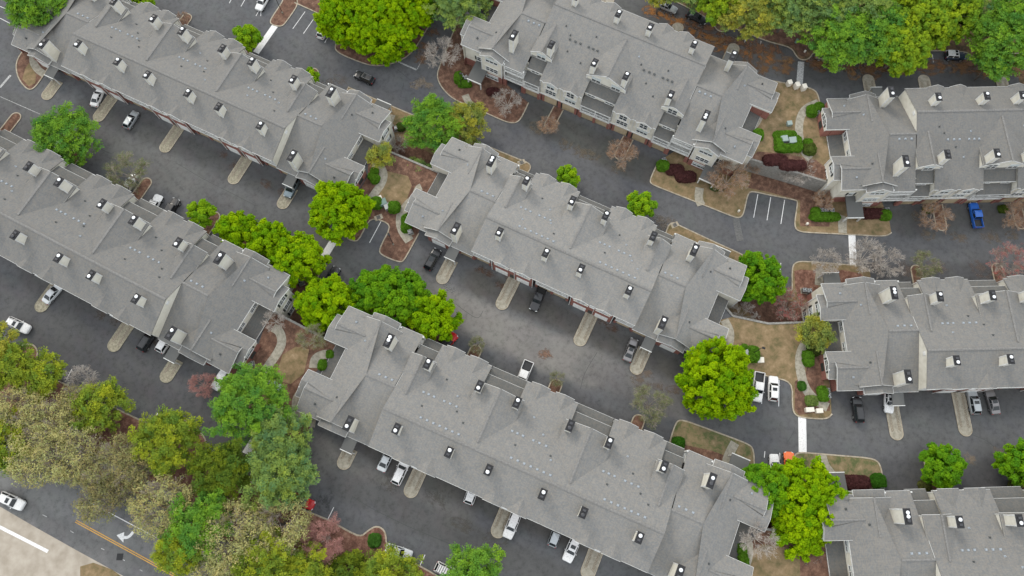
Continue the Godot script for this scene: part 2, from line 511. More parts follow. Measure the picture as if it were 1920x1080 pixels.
func window_mesh(w: float, h: float, n: int, arched: bool) -> Array:
	var key := "win%.2f_%.2f_%d%s" % [w, h, n, arched]
	if not cache.has(key):
		var f := sb()
		var g := sb()
		var bl := sb()
		var lw := w / n
		cbox(f, Vector3(0, h / 2 + 0.06, 0.03), Vector3(w + 0.24, 0.14, 0.14))
		cbox(f, Vector3(0, -h / 2 - 0.05, 0.05), Vector3(w + 0.3, 0.12, 0.18))
		for i in n + 1:
			cbox(f, Vector3(-w / 2 + lw * i, 0, 0.03), Vector3(0.14 if i == 0 or i == n else 0.12, h, 0.12))
		for i in n:
			var x := -w / 2 + lw * (i + 0.5)
			cbox(f, Vector3(x, 0, 0.03), Vector3(lw - 0.12, 0.07, 0.08))
			quad(g, Vector3(x - lw / 2, -h / 2, 0.012), Vector3(x + lw / 2, -h / 2, 0.012), Vector3(x + lw / 2, 0, 0.012), Vector3(x - lw / 2, 0, 0.012), Vector3.BACK)
			quad(bl, Vector3(x - lw / 2, 0, 0.012), Vector3(x + lw / 2, 0, 0.012), Vector3(x + lw / 2, h / 2, 0.012), Vector3(x - lw / 2, h / 2, 0.012), Vector3.BACK)
		if arched:
			for i in 8:
				var p := PI * i / 8
				var q := PI * (i + 1) / 8
				var r := lw * 0.55
				var c := Vector3(0, h / 2 + 0.12, 0.05)
				tri(bl, c, c + Vector3(cos(p), sin(p), 0) * r, c + Vector3(cos(q), sin(q), 0) * r, Vector3.BACK)
				quad(f, c + Vector3(cos(p), sin(p), 0) * r, c + Vector3(cos(q), sin(q), 0) * r, c + Vector3(cos(q), sin(q), 0.4) * (r + 0.12), c + Vector3(cos(p), sin(p), 0.4) * (r + 0.12), Vector3.BACK)
		cache[key] = [f.commit(), g.commit(), bl.commit()]
	return cache[key]

func window(b: Dictionary, at: Vector3, face: Vector3, w: float, h: float, n: int, shutters := 0.0, arched := false) -> void:
	var m := window_mesh(w, h, n, arched)
	var x := Vector3.UP.cross(face)
	var o := put("window", m[0], M.white, b.node, Transform3D(Basis(x, Vector3.UP, face), at + face * 0.01))
	put("pane", m[1], M.glass, o)
	put("blind", m[2], M.blind if rng.randf() < 0.7 else M.glass, o)
	if shutters > 0.0:
		for k in [-1.0, 1.0]:
			var st := sb()
			cbox(st, Vector3(k * (w / 2 + 0.12 + shutters / 2), 0, 0.03), Vector3(shutters, h, 0.06))
			put("shutter", st.commit(), M.shutter, o)

func garage_door(b: Dictionary, at: Vector3, face: Vector3, w: float, h: float, material: String) -> void:
	var key := "gar%.2f_%.2f" % [w, h]
	if not cache.has(key):
		var st := sb()
		for i in 4:
			var y := h * i / 4.0
			cbox(st, Vector3(0, y + h / 8, 0), Vector3(w, h / 4 - 0.03, 0.06))
			for j in 4:
				cbox(st, Vector3(-w / 2 + w * (j + 0.5) / 4, y + h / 8, 0.03), Vector3(w / 4 - 0.2, h / 4 - 0.2, 0.05))
		cache[key] = st.commit()
	put("garage_door", cache[key], M[material], b.node, Transform3D(Basis(Vector3.UP.cross(face), Vector3.UP, face), at + face * 0.04))

func railing(b: Dictionary, a: Vector3, c: Vector3, h: float) -> void:
	var st := sb()
	var d := c - a
	var l := d.length()
	var n := maxi(2, int(l / 0.17))
	bar(st, a + Vector3.UP * h, c + Vector3.UP * h, 0.075)
	bar(st, a + Vector3.UP * 0.12, c + Vector3.UP * 0.12, 0.06)
	for i in n + 1:
		var p := a + d * float(i) / n
		bar(st, p + Vector3.UP * 0.1, p + Vector3.UP * h, 0.03 if i % 9 else 0.08)
	put("railing", st.commit(), M.white, b.node)

func rod(b: Dictionary, called: String, a: Vector3, c: Vector3, w: float, material := "white") -> void:
	var st := sb()
	box(st, Vector3(minf(a.x, c.x) - w, minf(a.y, c.y), minf(a.z, c.z) - w), Vector3(maxf(a.x, c.x) + w, maxf(a.y, c.y), maxf(a.z, c.z) + w))
	put(called, st.commit(), M[material], b.node)

func pier(b: Dictionary, lo: Vector3, hi: Vector3) -> void:
	var st := sb()
	box(st, lo, hi)
	put("brick_pier", st.commit(), M.brick, b.node)

func chimney(b: Dictionary, at: Vector3, size: Vector2, top: float, flues: int, open_: int) -> void:
	# a boxed chimney: siding panels, corner boards, a black pan with flue caps
	var w := size.x
	var l := size.y
	var h := top - at.y
	var st := sb()
	box(st, Vector3(-w / 2, 0, -l / 2), Vector3(w / 2, h, l / 2))
	var o := put("chimney", st.commit(), M.cream, b.node, Transform3D(Basis.IDENTITY, at))
	var tr := sb()
	for i in [-1.0, 1.0]:
		for j in [-1.0, 1.0]:
			cbox(tr, Vector3(i * (w / 2 - 0.05), h / 2, j * (l / 2 - 0.05)), Vector3(0.19, h, 0.19))
	cbox(tr, Vector3(0, h - 0.12, 0), Vector3(w + 0.1, 0.22, l + 0.1))
	put("corner_board", tr.commit(), M.white, o)
	var cp := sb()
	box(cp, Vector3(-w / 2 - 0.12, h, -l / 2 - 0.12), Vector3(w / 2 + 0.12, h + 0.14, l / 2 + 0.12), 0.04)
	put("chimney_pan", cp.commit(), M.cap_black, o)
	for k in flues:
		var f := sb()
		var z := (float(k) - (flues - 1) / 2.0) * (l * 0.8 / maxf(flues, 2.0))
		if flues == 1: z = l * 0.22 * (1.0 if open_ % 2 else -1.0)
		disc(f, Vector3(0, h + 0.14, z), 0.17, 0.22, 10)
		disc(f, Vector3(0, h + 0.36, z), 0.33, 0.05, 14, 0.3)
		disc(f, Vector3(0, h + 0.41, z), 0.3, 0.07, 14, 0.12)
		put("flue_cap", f.commit(), M.flue if (open_ + k) % 5 else M.flue_dark, o)
	if flues < 3:
		var g := sb()
		cbox(g, Vector3(0, h + 0.22, -l * 0.24 if flues == 1 and open_ % 2 else l * 0.24 if flues == 1 else 0.0), Vector3(w * 0.55, 0.16, l * 0.22))
		put("flue_box", g.commit(), M.flue_dark, o)

func roof_vent(b: Dictionary, s: float, t: float, z: float, material: String, round_ := false) -> void:
	var key := "vent%s" % round_
	if not cache.has(key):
		var st := sb()
		if round_:
			disc(st, Vector3(0, -0.15, 0), 0.16, 0.3, 10)
			disc(st, Vector3(0, 0.15, 0), 0.27, 0.1, 12, 0.2)
		else:
			box(st, Vector3(-0.22, -0.12, -0.22), Vector3(0.22, 0.05, 0.22))
			box(st, Vector3(-0.17, 0.05, -0.17), Vector3(0.17, 0.2, 0.17), 0.06)
		cache[key] = st.commit()
	put("roof_vent", cache[key], M[material], b.node, Transform3D(Basis.IDENTITY, Vector3(s, z, t)))

func pipe(b: Dictionary, s: float, t: float, z: float) -> void:
	if not cache.has("pipe"):
		var st := sb()
		disc(st, Vector3(0, -0.1, 0), 0.06, 0.5, 8)
		box(st, Vector3(-0.18, -0.1, -0.18), Vector3(0.18, 0.08, 0.18), 0.06)
		cache.pipe = st.commit()
	put("vent_pipe", cache.pipe, M.vent_dark if rng.randf() < 0.6 else M.vent_light, b.node, Transform3D(Basis.IDENTITY, Vector3(s, z, t)))

func main_z(t: float) -> float:
	return RIDGE - ROOF_P * absf(t)

func building(called: String, origin: Vector3, turn: float, bays: int, label: String, opt := {}) -> Node3D:
	var o := base(called, origin, turn)
	tag(o, label, "apartment building", "long gabled apartment buildings")
	var b := {"node": o}
	for k in ["roof", "trim", "cream", "brick", "dark"]: b[k] = sb()
	var L := 17.5 + 17.05 * (bays - 1)
	var N := T0       # the lower side's ground, seen from here
	var P := ROOF_P
	# ---- main roof
	slab(b, [Vector3(-0.08, RIDGE, 0), Vector3(L + 0.08, RIDGE, 0), Vector3(L + 0.08, main_z(6.85), 6.85), Vector3(-0.08, main_z(6.85), 6.85)], [2])
	slab(b, [Vector3(-0.08, RIDGE, 0), Vector3(L + 0.08, RIDGE, 0), Vector3(L + 0.08, main_z(4.15), -4.15), Vector3(L + 0.08, main_z(11.1), -11.1), Vector3(-0.08, main_z(11.1), -11.1), Vector3(-0.08, main_z(4.15), -4.15)], [4])
	ridge_cap(b, Vector3(-0.05, RIDGE, 0), Vector3(L + 0.05, RIDGE, 0), 0.24)
	for x in [0.0, L]:
		var sx := -1.0 if x == 0.0 else 1.0
		wall(b, "cream", [Vector3(x, 6.95, -4.15), Vector3(x, RIDGE - 0.1, 0), Vector3(x, main_z(6.5) - 0.1, 6.5), Vector3(x, 0, 6.5), Vector3(x, 0, -4.15)], Vector3(sx, 0, 0))
		var gv := sb()
		cbox(gv, Vector3(x + sx * 0.04, RIDGE - 1.25, 0.35), Vector3(0.08, 0.75, 0.75))
		for k in 4: cbox(gv, Vector3(x + sx * 0.09, RIDGE - 1.5 + k * 0.17, 0.35), Vector3(0.05, 0.06, 0.62))
		put("gable_vent", gv.commit(), M.white, o)
	var centres := []
	for i in bays: centres.append(8.75 + 17.05 * i)
	# ---- bays of the lower side and the upper side
	for c in centres:
		slab(b, [Vector3(c - 5, main_z(11.1), -11.1), Vector3(c + 5, main_z(11.1), -11.1), Vector3(c + 5, main_z(15.0), -15.0), Vector3(c - 5, main_z(15.0), -15.0)], [2])
		wall(b, "cream", [Vector3(c - 4.8, N + 2.7, -14.6), Vector3(c + 4.8, N + 2.7, -14.6), Vector3(c + 4.8, main_z(14.6) - 0.1, -14.6), Vector3(c - 4.8, main_z(14.6) - 0.1, -14.6)], Vector3.FORWARD)
		for k in [-1.0, 1.0]:
			wall(b, "cream", [Vector3(c + k * 4.8, N, -14.6), Vector3(c + k * 4.8, main_z(14.6) - 0.1, -14.6), Vector3(c + k * 4.8, main_z(10.8) - 0.1, -10.8), Vector3(c + k * 4.8, N, -10.8)], Vector3(k, 0, 0))
			# lower side: projecting gabled bay
			var g: float = c + k * 2.35
			_gable(b, g, 1.85, 3.15, 0.5, -15.3, -12.2, Vector3.FORWARD, "lower")
			wall(b, "cream", [Vector3(g - 1.55, 0.75, -15.0), Vector3(g + 1.55, 0.75, -15.0), Vector3(g + 1.55, 3.2, -15.0), Vector3(g, 3.95, -15.0), Vector3(g - 1.55, 3.2, -15.0)], Vector3.FORWARD)
			for e in [-1.55, 1.55]:
				wall(b, "cream", [Vector3(g + e, 0.75, -15.0), Vector3(g + e, 3.2, -15.0), Vector3(g + e, 3.2, -14.6), Vector3(g + e, 0.75, -14.6)], Vector3(signf(e), 0, 0))
				box(b.trim, Vector3(g + e - 0.09, 0.7, -15.06), Vector3(g + e + 0.09, 3.1, -14.9))
			box(b.trim, Vector3(g - 1.6, 0.6, -15.08), Vector3(g + 1.6, 0.75, -14.6))
			window(b, Vector3(g, 2.1, -15.0), Vector3.FORWARD, 1.75, 1.65, 2)
			window(b, Vector3(g, -0.75, -14.6), Vector3.FORWARD, 2.5, 1.5, 3)
			garage_door(b, Vector3(g, N, -14.62), Vector3.FORWARD, 3.3, 2.4, "garage")
			rod(b, "downspout", Vector3(c + k * 4.9, N, -14.75), Vector3(c + k * 4.9, 3.0, -14.75), 0.06)
			# upper side: gabled bay above a white garage door
			_gable(b, g, 1.75, 6.08, 0.5, 7.0, 3.9, Vector3.BACK, "upper")
			wall(b, "cream", [Vector3(g - 1.5, 4.2, 6.8), Vector3(g + 1.5, 4.2, 6.8), Vector3(g + 1.5, 6.15, 6.8), Vector3(g, 6.85, 6.8), Vector3(g - 1.5, 6.15, 6.8)], Vector3.BACK)
			for e in [-1.5, 1.5]:
				wall(b, "cream", [Vector3(g + e, 4.2, 6.8), Vector3(g + e, 6.1, 6.8), Vector3(g + e, 6.1, 6.4), Vector3(g + e, 4.2, 6.4)], Vector3(signf(e), 0, 0))
				box(b.trim, Vector3(g + e - 0.07, 4.2, 6.7), Vector3(g + e + 0.07, 6.05, 6.86))
			box(b.trim, Vector3(g - 1.55, 4.12, 6.5), Vector3(g + 1.55, 4.22, 6.88))
			window(b, Vector3(g, 5.2, 6.8), Vector3.BACK, 1.7, 1.1, 2)
			garage_door(b, Vector3(g, 0, 6.76), Vector3.BACK, 2.7, 2.3, "white_door")
			rod(b, "downspout", Vector3(c + k * 4.45, 0, 6.86), Vector3(c + k * 4.45, 5.7, 6.86), 0.06)
			for e in [-4.75, -3.95]:
				pier(b, Vector3(c - k * e - 0.28, N, -14.78), Vector3(c - k * e + 0.28, N + 2.55, -14.5))
		# walls of the upper side
		wall(b, "cream", [Vector3(c - 4.3, 4.2, 6.45), Vector3(c + 4.3, 4.2, 6.45), Vector3(c + 4.3, 5.95, 6.45), Vector3(c - 4.3, 5.95, 6.45)], Vector3.BACK)
		quad(b.brick, Vector3(c - 4.3, 4.6, 6.76), Vector3(c + 4.3, 4.6, 6.76), Vector3(c + 4.3, 4.75, 6.45), Vector3(c - 4.3, 4.75, 6.45), Vector3.UP)
		wall(b, "brick", [Vector3(c - 4.3, 0, 6.76), Vector3(c + 4.3, 0, 6.76), Vector3(c + 4.3, 4.6, 6.76), Vector3(c - 4.3, 4.6, 6.76)], Vector3.BACK)
		for k in [-1.0, 1.0]:
			wall(b, "brick", [Vector3(c + k * 4.3, 0, 6.76), Vector3(c + k * 4.3, 4.6, 6.76), Vector3(c + k * 4.3, 5.9, 4.8), Vector3(c + k * 4.3, 0, 4.8)], Vector3(k, 0, 0))
		pier(b, Vector3(c - 0.35, N, -14.8), Vector3(c + 0.35, N + 2.55, -14.5))
		box(b.trim, Vector3(c - 0.55, 5.2, 6.5), Vector3(c + 0.55, 5.32, 7.1))
		rod(b, "downspout", Vector3(c + 0.5, 0, 6.86), Vector3(c + 0.5, 5.2, 6.86), 0.05)
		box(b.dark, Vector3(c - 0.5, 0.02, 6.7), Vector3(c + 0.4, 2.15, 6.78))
		# the band over the garages
		box(b.trim, Vector3(c - 5, N + 2.55, -14.78), Vector3(c + 5, N + 2.85, -14.5))
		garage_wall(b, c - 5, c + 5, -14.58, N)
		rod(b, "downspout", Vector3(c, N, -14.72), Vector3(c, 2.9, -14.72), 0.06)
	# ---- recesses between bays: dormer, two shed roofs, balconies
	var recess := [[0.0, centres[0] - 5.0, 2.15, 2.5, 7.2]]
	for i in bays - 1: recess.append([centres[i] + 5.0, centres[i + 1] - 5.0, (centres[i] + centres[i + 1]) / 2.0, 4.55, 8.1])
	recess.append([centres[-1] + 5.0, L, L - 2.15, 2.5, 7.2])
	for r in recess:
		var a: float = r[0]
		var e: float = r[1]
		var mid: float = r[2]
		var hw: float = r[3]
		var top: float = r[4]
		var pitch := 0.5 if hw > 3 else 0.58
		var eave := top - pitch * hw
		# dormer
		_gable(b, mid, hw, eave, pitch, -11.15, -0.9 if hw > 3 else -3.5, Vector3.FORWARD, "dormer")
		var dw := sb()
		poly(dw, [Vector3(mid - hw + 0.12, 3.6, -10.95), Vector3(mid + hw - 0.12, 3.6, -10.95), Vector3(mid + hw - 0.12, eave + 0.05, -10.95), Vector3(mid, top - 0.15, -10.95), Vector3(mid - hw + 0.12, eave + 0.05, -10.95)], Vector3.FORWARD)
		for k in [-1.0, 1.0]:
			var x: float = mid + k * (hw - 0.12)
			poly(dw, [Vector3(x, 3.6, -10.95), Vector3(x, eave + 0.1, -10.95), Vector3(x, eave + 0.1, -6.4), Vector3(x, 3.6, -6.4)], Vector3(k, 0, 0))
			box(b.trim, Vector3(x - 0.09, 3.7, -11.0), Vector3(x + 0.09, eave, -10.88))
		var dn := put("dormer", dw.commit(), M.cream, o)
		if hw > 3:
			var lv := sb()
			disc(lv, Vector3(0, 0, 0), 0.3, 0.08, 14)
			put("gable_vent", lv.commit(), M.white, dn, Transform3D(Basis(Vector3.RIGHT, Vector3.FORWARD, Vector3.UP), Vector3(mid, top - 0.9, -10.95)))
			for k in [-1.0, 1.0]: window(b, Vector3(mid + k * 2.25, 5.05, -10.95), Vector3.FORWARD, 2.0, 1.6, 2)
		else:
			window(b, Vector3(mid, 5.1, -10.95), Vector3.FORWARD, 2.0, 1.6, 2)
		# shed roofs
		slab(b, [Vector3(a, 4.0, -10.9), Vector3(e, 4.0, -10.9), Vector3(e, 3.05, -13.45), Vector3(a, 3.05, -13.45)], [2], "old")
		wall(b, "cream", [Vector3(a, 1.2, -13.15), Vector3(e, 1.2, -13.15), Vector3(e, 3.1, -13.15), Vector3(a, 3.1, -13.15)], Vector3.FORWARD)
		slab(b, [Vector3(a, 1.75, -13.1), Vector3(e, 1.75, -13.1), Vector3(e, 0.75, -15.35), Vector3(a, 0.75, -15.35)], [2], "old")
		if hw > 3:
			for k in [-1.0, 1.0]: window(b, Vector3(mid + k * 2.1, 2.4, -13.15), Vector3.FORWARD, 1.8, 1.0, 2)
		else:
			window(b, Vector3((a + e) / 2.0, 2.4, -13.15), Vector3.FORWARD, 1.8, 1.0, 2)
		# balcony of the lower side
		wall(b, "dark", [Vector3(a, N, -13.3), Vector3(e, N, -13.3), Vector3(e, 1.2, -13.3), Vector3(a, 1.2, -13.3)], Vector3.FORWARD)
		box(b.trim, Vector3(a, N + 2.5, -15.1), Vector3(e, N + 2.9, -13.3))
		railing(b, Vector3(a + 0.1, N + 2.9, -15.0), Vector3(e - 0.1, N + 2.9, -15.0), 1.05)
		box(b.trim, Vector3(a, 0.3, -15.15), Vector3(e, 0.62, -14.95))
		for x in ([a + 0.15, (a + e) / 2.0, e - 0.15] if hw > 3 else [a + 0.15, e - 0.15]):
			box(b.trim, Vector3(x - 0.14, N + 2.6, -15.12), Vector3(x + 0.14, 0.35, -14.84))
			pier(b, Vector3(x - 0.28, N, -14.95), Vector3(x + 0.28, N + 2.5, -14.5))
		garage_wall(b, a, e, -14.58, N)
		for x in ([a + 1.9, e - 1.9] if hw > 3 else [(a + e) / 2.0]):
			garage_door(b, Vector3(x, N, -14.62), Vector3.FORWARD, 2.9, 2.4, "garage")
		# upper side of the recess: garages, balcony under the main eave
		wall(b, "cream", [Vector3(a, 2.6, 4.8), Vector3(e, 2.6, 4.8), Vector3(e, 6.2, 4.8), Vector3(a, 6.2, 4.8)], Vector3.BACK)
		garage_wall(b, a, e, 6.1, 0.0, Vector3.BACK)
		box(b.trim, Vector3(a, 2.55, 4.8), Vector3(e, 2.9, 6.6))
		railing(b, Vector3(a + 0.1, 2.9, 6.5), Vector3(e - 0.1, 2.9, 6.5), 1.05)
		for x in ([a + 0.15, (a + e) / 2.0, e - 0.15] if hw > 3 else [a + 0.15, e - 0.15]):
			box(b.trim, Vector3(x - 0.13, 2.7, 6.4), Vector3(x + 0.13, 5.8, 6.64))
			pier(b, Vector3(x - 0.26, 0, 6.05), Vector3(x + 0.26, 2.55, 6.4))
		for x in ([a + 1.9, e - 1.9] if hw > 3 else [(a + e) / 2.0]):
			garage_door(b, Vector3(x, 0, 6.12), Vector3.BACK, 2.7, 2.3, "garage")
		ridge_cap(b, Vector3(mid, top, -11.2), Vector3(mid, top, -1.2 if hw > 3 else -3.8), 0.19)
	# ---- ends
	for side in [0, 1]:
		_end(b, L, side, N)
	# ---- chimneys and vents
	var q := 0
	for c in centres:
		for k in [-1.0, 1.0]:
			q += 1
			chimney(b, Vector3(c + k * (4.85 if k < 0 else 4.95), 6.9, 2.3), Vector2(0.95, 1.6), 10.1, 1, q)
			chimney(b, Vector3(c + k * 4.95, 3.6, -10.0), Vector2(0.95, 1.75), 9.1, 1, q + 1)
		if opt.get("ridge_vents", true):
			for k in 7: roof_vent(b, c - 2.2 + 1.2 * k, -1.1, main_z(1.1), "vent_light")
		for x in [-3.9, -2.9, -1.85, 0.1, 1.25, 2.5]:
			roof_vent(b, c + x, -5.4, main_z(5.4), opt.get("vents", "vent_light"), opt.get("round_vents", false))
		for p in [[-2.4, -3.4], [1.4, -7.3], [4.4, -3.1], [-1.2, -9.1], [3.3, -4.6]]:
			var t: float = float(p[1]) + rng.randf_range(-0.5, 0.5)
			pipe(b, c + float(p[0]) + rng.randf_range(-0.6, 0.6), t, main_z(t))
	for k in ["roof", "trim", "cream", "brick", "dark"]:
		var nm: String = {"roof": "roof", "old": "shed_roof", "trim": "white_trim", "cream": "wall", "brick": "brick_wall", "dark": "recessed_wall"}[k]
		put(nm, b[k].commit(), M[{"roof": opt.get("skin", "shingle"), "trim": "white", "cream": "cream", "brick": "brick", "dark": "dark_inside"}[k]], o)
	return o

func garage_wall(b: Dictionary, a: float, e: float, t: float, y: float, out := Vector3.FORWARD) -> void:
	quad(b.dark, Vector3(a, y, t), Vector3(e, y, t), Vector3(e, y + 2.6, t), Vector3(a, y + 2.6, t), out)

func _gable(b: Dictionary, x: float, hw: float, eave: float, pitch: float, front: float, back: float, out: Vector3, _what: String) -> void:
	# a small gabled roof whose ridge runs back into the slope behind it
	var top := eave + pitch * hw
	for k in [-1.0, 1.0]:
		slab(b, [Vector3(x, top, front), Vector3(x + k * hw, eave, front), Vector3(x + k * hw, eave, back), Vector3(x, top, back)], [0], "roof", 0.14, 0.05)

func _end(b: Dictionary, L: float, side: int, N: float) -> void:
	# an end unit: hipped core, cross gables to both streets, twin gabled wings round a recess
	var o: Node3D = b.node
	var X := func(e: float) -> float: return -e if side == 0 else L + e
	var out := Vector3.LEFT if side == 0 else Vector3.RIGHT
	var q := 0.55
	for ns in [1.0, -1.0]:          # 1 = upper side, -1 = lower side
		var T := func(w: float) -> float: return -4.15 + ns * w
		var V := func(e: float, w: float, z: float) -> Vector3: return Vector3(X.call(e), z, T.call(w))
		var g := 0.0 if ns > 0 else N
		var face := Vector3(0, 0, ns)
		# core: street slope and outer (hip) slope
		slab(b, [V.call(-0.05 if ns > 0 else 0.25, 0, 6.95), V.call(5.75, 0, 6.95), V.call(8.0, 3.73, 5.61), V.call(8.0, 11.0, 6.95 - P_(11.0)), V.call(-0.05 if ns > 0 else 0.25, 11.0, 6.95 - P_(11.0))], [3])
		slab(b, [V.call(5.75, 0, 6.95), V.call(8.0, 3.73, 5.71), V.call(8.0, 9.95, 5.71), V.call(11.3, 10.2, 3.9), V.call(12.35, 7.0, 3.32), V.call(12.35, 0, 3.32)], [4])
		ridge_cap(b, V.call(8.0, 3.6, 5.71), V.call(8.0, 10.0, 5.71), 0.18)
		# large cross gable: inner slope, wall
		slab(b, [V.call(8.0, 3.6, 5.71), V.call(8.0, 9.95, 5.71), V.call(3.9, 9.95, 3.45), V.call(5.0, 7.6, 4.06)], [1])
		slab(b, [V.call(8.0, 8.9, 5.72), V.call(8.0, 9.97, 5.72), V.call(11.4, 9.97, 3.85), V.call(11.4, 8.9, 3.85)], [1])
		wall(b, "cream", [V.call(4.3, 9.65, 2.6), V.call(8.0, 9.65, 2.6), V.call(8.0, 9.65, 5.6), V.call(4.3, 9.65, 3.6)], face)
		wall(b, "cream", [V.call(8.0, 9.65, g + 2.6), V.call(15.0, 9.65, g + 2.6), V.call(15.0, 9.65, 3.2), V.call(11.4, 9.65, 3.9), V.call(8.0, 9.65, 5.6)], face)
		wall(b, "brick" , [V.call(8.0, 9.65, g), V.call(15.0, 9.65, g), V.call(15.0, 9.65, g + 2.6), V.call(8.0, 9.65, g + 2.6)], face)
		# small gable in front of it
		var hw := 2.75
		var gx := 7.75
		for k in [-1.0, 1.0]:
			slab(b, [V.call(gx, 11.3, 4.95), V.call(gx + k * hw, 11.3, 3.5), V.call(gx + k * hw, 9.5, 3.5), V.call(gx, 9.5, 4.95)], [0, 1])
			wall(b, "cream", [V.call(gx + k * (hw - 0.3), 11.0, g + 2.6), V.call(gx + k * (hw - 0.3), 11.0, 3.6), V.call(gx + k * (hw - 0.3), 9.6, 3.6), V.call(gx + k * (hw - 0.3), 9.6, g + 2.6)], Vector3(out.x * k, 0, 0))
			wall(b, "brick", [V.call(gx + k * (hw - 0.3), 11.0, g), V.call(gx + k * (hw - 0.3), 11.0, g + 2.6), V.call(gx + k * (hw - 0.3), 9.6, g + 2.6), V.call(gx + k * (hw - 0.3), 9.6, g)], Vector3(out.x * k, 0, 0))
			var cx: float = X.call(gx + k * (hw - 0.3))
			var cz: float = T.call(11.0)
			box(b.trim, Vector3(cx - 0.09, g + 2.6, cz - 0.09), Vector3(cx + 0.09, 3.5, cz + 0.09))
		wall(b, "cream", [V.call(gx - hw + 0.3, 11.0, g + 2.6), V.call(gx + hw - 0.3, 11.0, g + 2.6), V.call(gx + hw - 0.3, 11.0, 3.6), V.call(gx, 11.0, 4.85), V.call(gx - hw + 0.3, 11.0, 3.6)], face)
		wall(b, "brick", [V.call(gx - hw + 0.3, 11.0, g), V.call(gx + hw - 0.3, 11.0, g), V.call(gx + hw - 0.3, 11.0, g + 2.6), V.call(gx - hw + 0.3, 11.0, g + 2.6)], face)
		if ns > 0:
			window(b, V.call(gx, 11.0, 3.7), face, 1.9, 1.0, 2, 0.35)
			garage_door(b, V.call(gx, 11.02, 0), face, 3.0, 2.3, "white_door")
			garage_door(b, V.call(12.6, 9.67, 0), face, 2.6, 2.3, "white_door")
			window(b, V.call(12.6, 9.65, 3.1), face, 1.0, 0.8, 1, 0.3)
		else:
			window(b, V.call(gx, 11.0, 2.6), face, 2.9, 1.4, 3, 0.0, true)
			window(b, V.call(gx, 11.0, -0.7), face, 2.9, 1.35, 3)
			window(b, V.call(gx, 11.0, N + 1.5), face, 2.9, 1.3, 3)
			window(b, V.call(11.6, 9.65, 2.2), face, 1.0, 1.3, 1, 0.4)
			window(b, V.call(11.6, 9.65, -0.8), face, 1.0, 1.3, 1, 0.4)
		# the wall under the core's street eave, between the gable and the main block
		if ns > 0:
			garage_wall(b, minf(X.call(0.0), X.call(5.3)), maxf(X.call(0.0), X.call(5.3)), 6.4, 0.0, Vector3.BACK)
			garage_door(b, V.call(1.6, 10.57, 0), face, 2.7, 2.2, "garage")
			for e in [0.1, 3.2]:
				var px: float = X.call(e)
				pier(b, Vector3(px - 0.26, 0, 6.2), Vector3(px + 0.26, 2.5, 6.62))
			box(b.trim, Vector3(minf(X.call(0.0), X.call(3.4)), 2.5, 6.3), Vector3(maxf(X.call(0.0), X.call(3.4)), 2.75, 6.7))
			# entrance canopy
			var ca := sb()
			var x0 := minf(X.call(2.85), X.call(5.1))
			var x1 := maxf(X.call(2.85), X.call(5.1))
			quad(ca, Vector3(x0, 3.0, 6.5), Vector3(x1, 3.0, 6.5), Vector3(x1, 2.65, 9.35), Vector3(x0, 2.65, 9.35), Vector3.UP)
			quad(ca, Vector3(x0, 2.85, 6.5), Vector3(x1, 2.85, 6.5), Vector3(x1, 2.5, 9.35), Vector3(x0, 2.5, 9.35), Vector3.DOWN)
			var cn := put("entrance_canopy", ca.commit(), M.old_shingle, o)
			var cp := sb()
			for px in [x0 + 0.15, x1 - 0.15]: cbox(cp, Vector3(px, 1.3, 9.15), Vector3(0.2, 2.6, 0.2))
			box(cp, Vector3(x0 - 0.06, 2.44, 9.3), Vector3(x1 + 0.06, 2.7, 9.42))
			put("canopy_post", cp.commit(), M.white, cn)
		else:
			# stacked balconies
			for z in [N + 2.6, 0.55]:
				var xa := minf(X.call(0.0), X.call(4.9))
				var xb := maxf(X.call(0.0), X.call(4.9))
				box(b.trim, Vector3(xa, z, -15.0), Vector3(xb, z + 0.3, -12.6))
				railing(b, Vector3(xa + 0.1, z + 0.3, -14.9), Vector3(xb - 0.1, z + 0.3, -14.9), 1.05)
				for px in [xa + 0.14, xb - 0.14]: box(b.trim, Vector3(px - 0.14, z, -15.02), Vector3(px + 0.14, z + 2.7, -14.76))
			wall(b, "cream", [V.call(0, 8.5, N), V.call(5.3, 8.5, N), V.call(5.3, 8.5, 3.9), V.call(0, 8.5, 3.9)], face)
			for e in [0.2, 4.7]:
				var px: float = X.call(e)
				pier(b, Vector3(px - 0.4, N, -15.0), Vector3(px + 0.4, N + 2.6, -14.5))
			var x0 := minf(X.call(8.9), X.call(12.3))
			var x1 := maxf(X.call(8.9), X.call(12.3))
			var ca := sb()
			quad(ca, Vector3(x0, N + 3.2, -13.8), Vector3(x1, N + 3.2, -13.8), Vector3(x1, N + 2.75, -18.6), Vector3(x0, N + 2.75, -18.6), Vector3.UP)
			quad(ca, Vector3(x0, N + 3.0, -13.8), Vector3(x1, N + 3.0, -13.8), Vector3(x1, N + 2.55, -18.6), Vector3(x0, N + 2.55, -18.6), Vector3.DOWN)
			var cn := put("entrance_canopy", ca.commit(), M.old_shingle, o)
			var cp := sb()
			for px in [x0 + 0.18, x1 - 0.18]: cbox(cp, Vector3(px, N + 1.3, -18.35), Vector3(0.26, 2.6, 0.26))
			box(cp, Vector3(x0 - 0.06, N + 2.48, -18.72), Vector3(x1 + 0.06, N + 2.8, -18.55))
			put("canopy_post", cp.commit(), M.white, cn)
		# wing: ridge runs outwards
		slab(b, [V.call(9.6, 6.45, 4.83), V.call(15.45, 6.45, 4.83), V.call(15.45, 10.55, 3.37), V.call(9.6, 10.55, 3.37)], [1, 2])
		slab(b, [V.call(9.6, 6.45, 4.83), V.call(15.45, 6.45, 4.83), V.call(15.45, 5.3, 4.42), V.call(16.72, 5.3, 4.42), V.call(16.72, 3.1, 3.62), V.call(9.6, 3.1, 3.62)], [1, 3, 4])
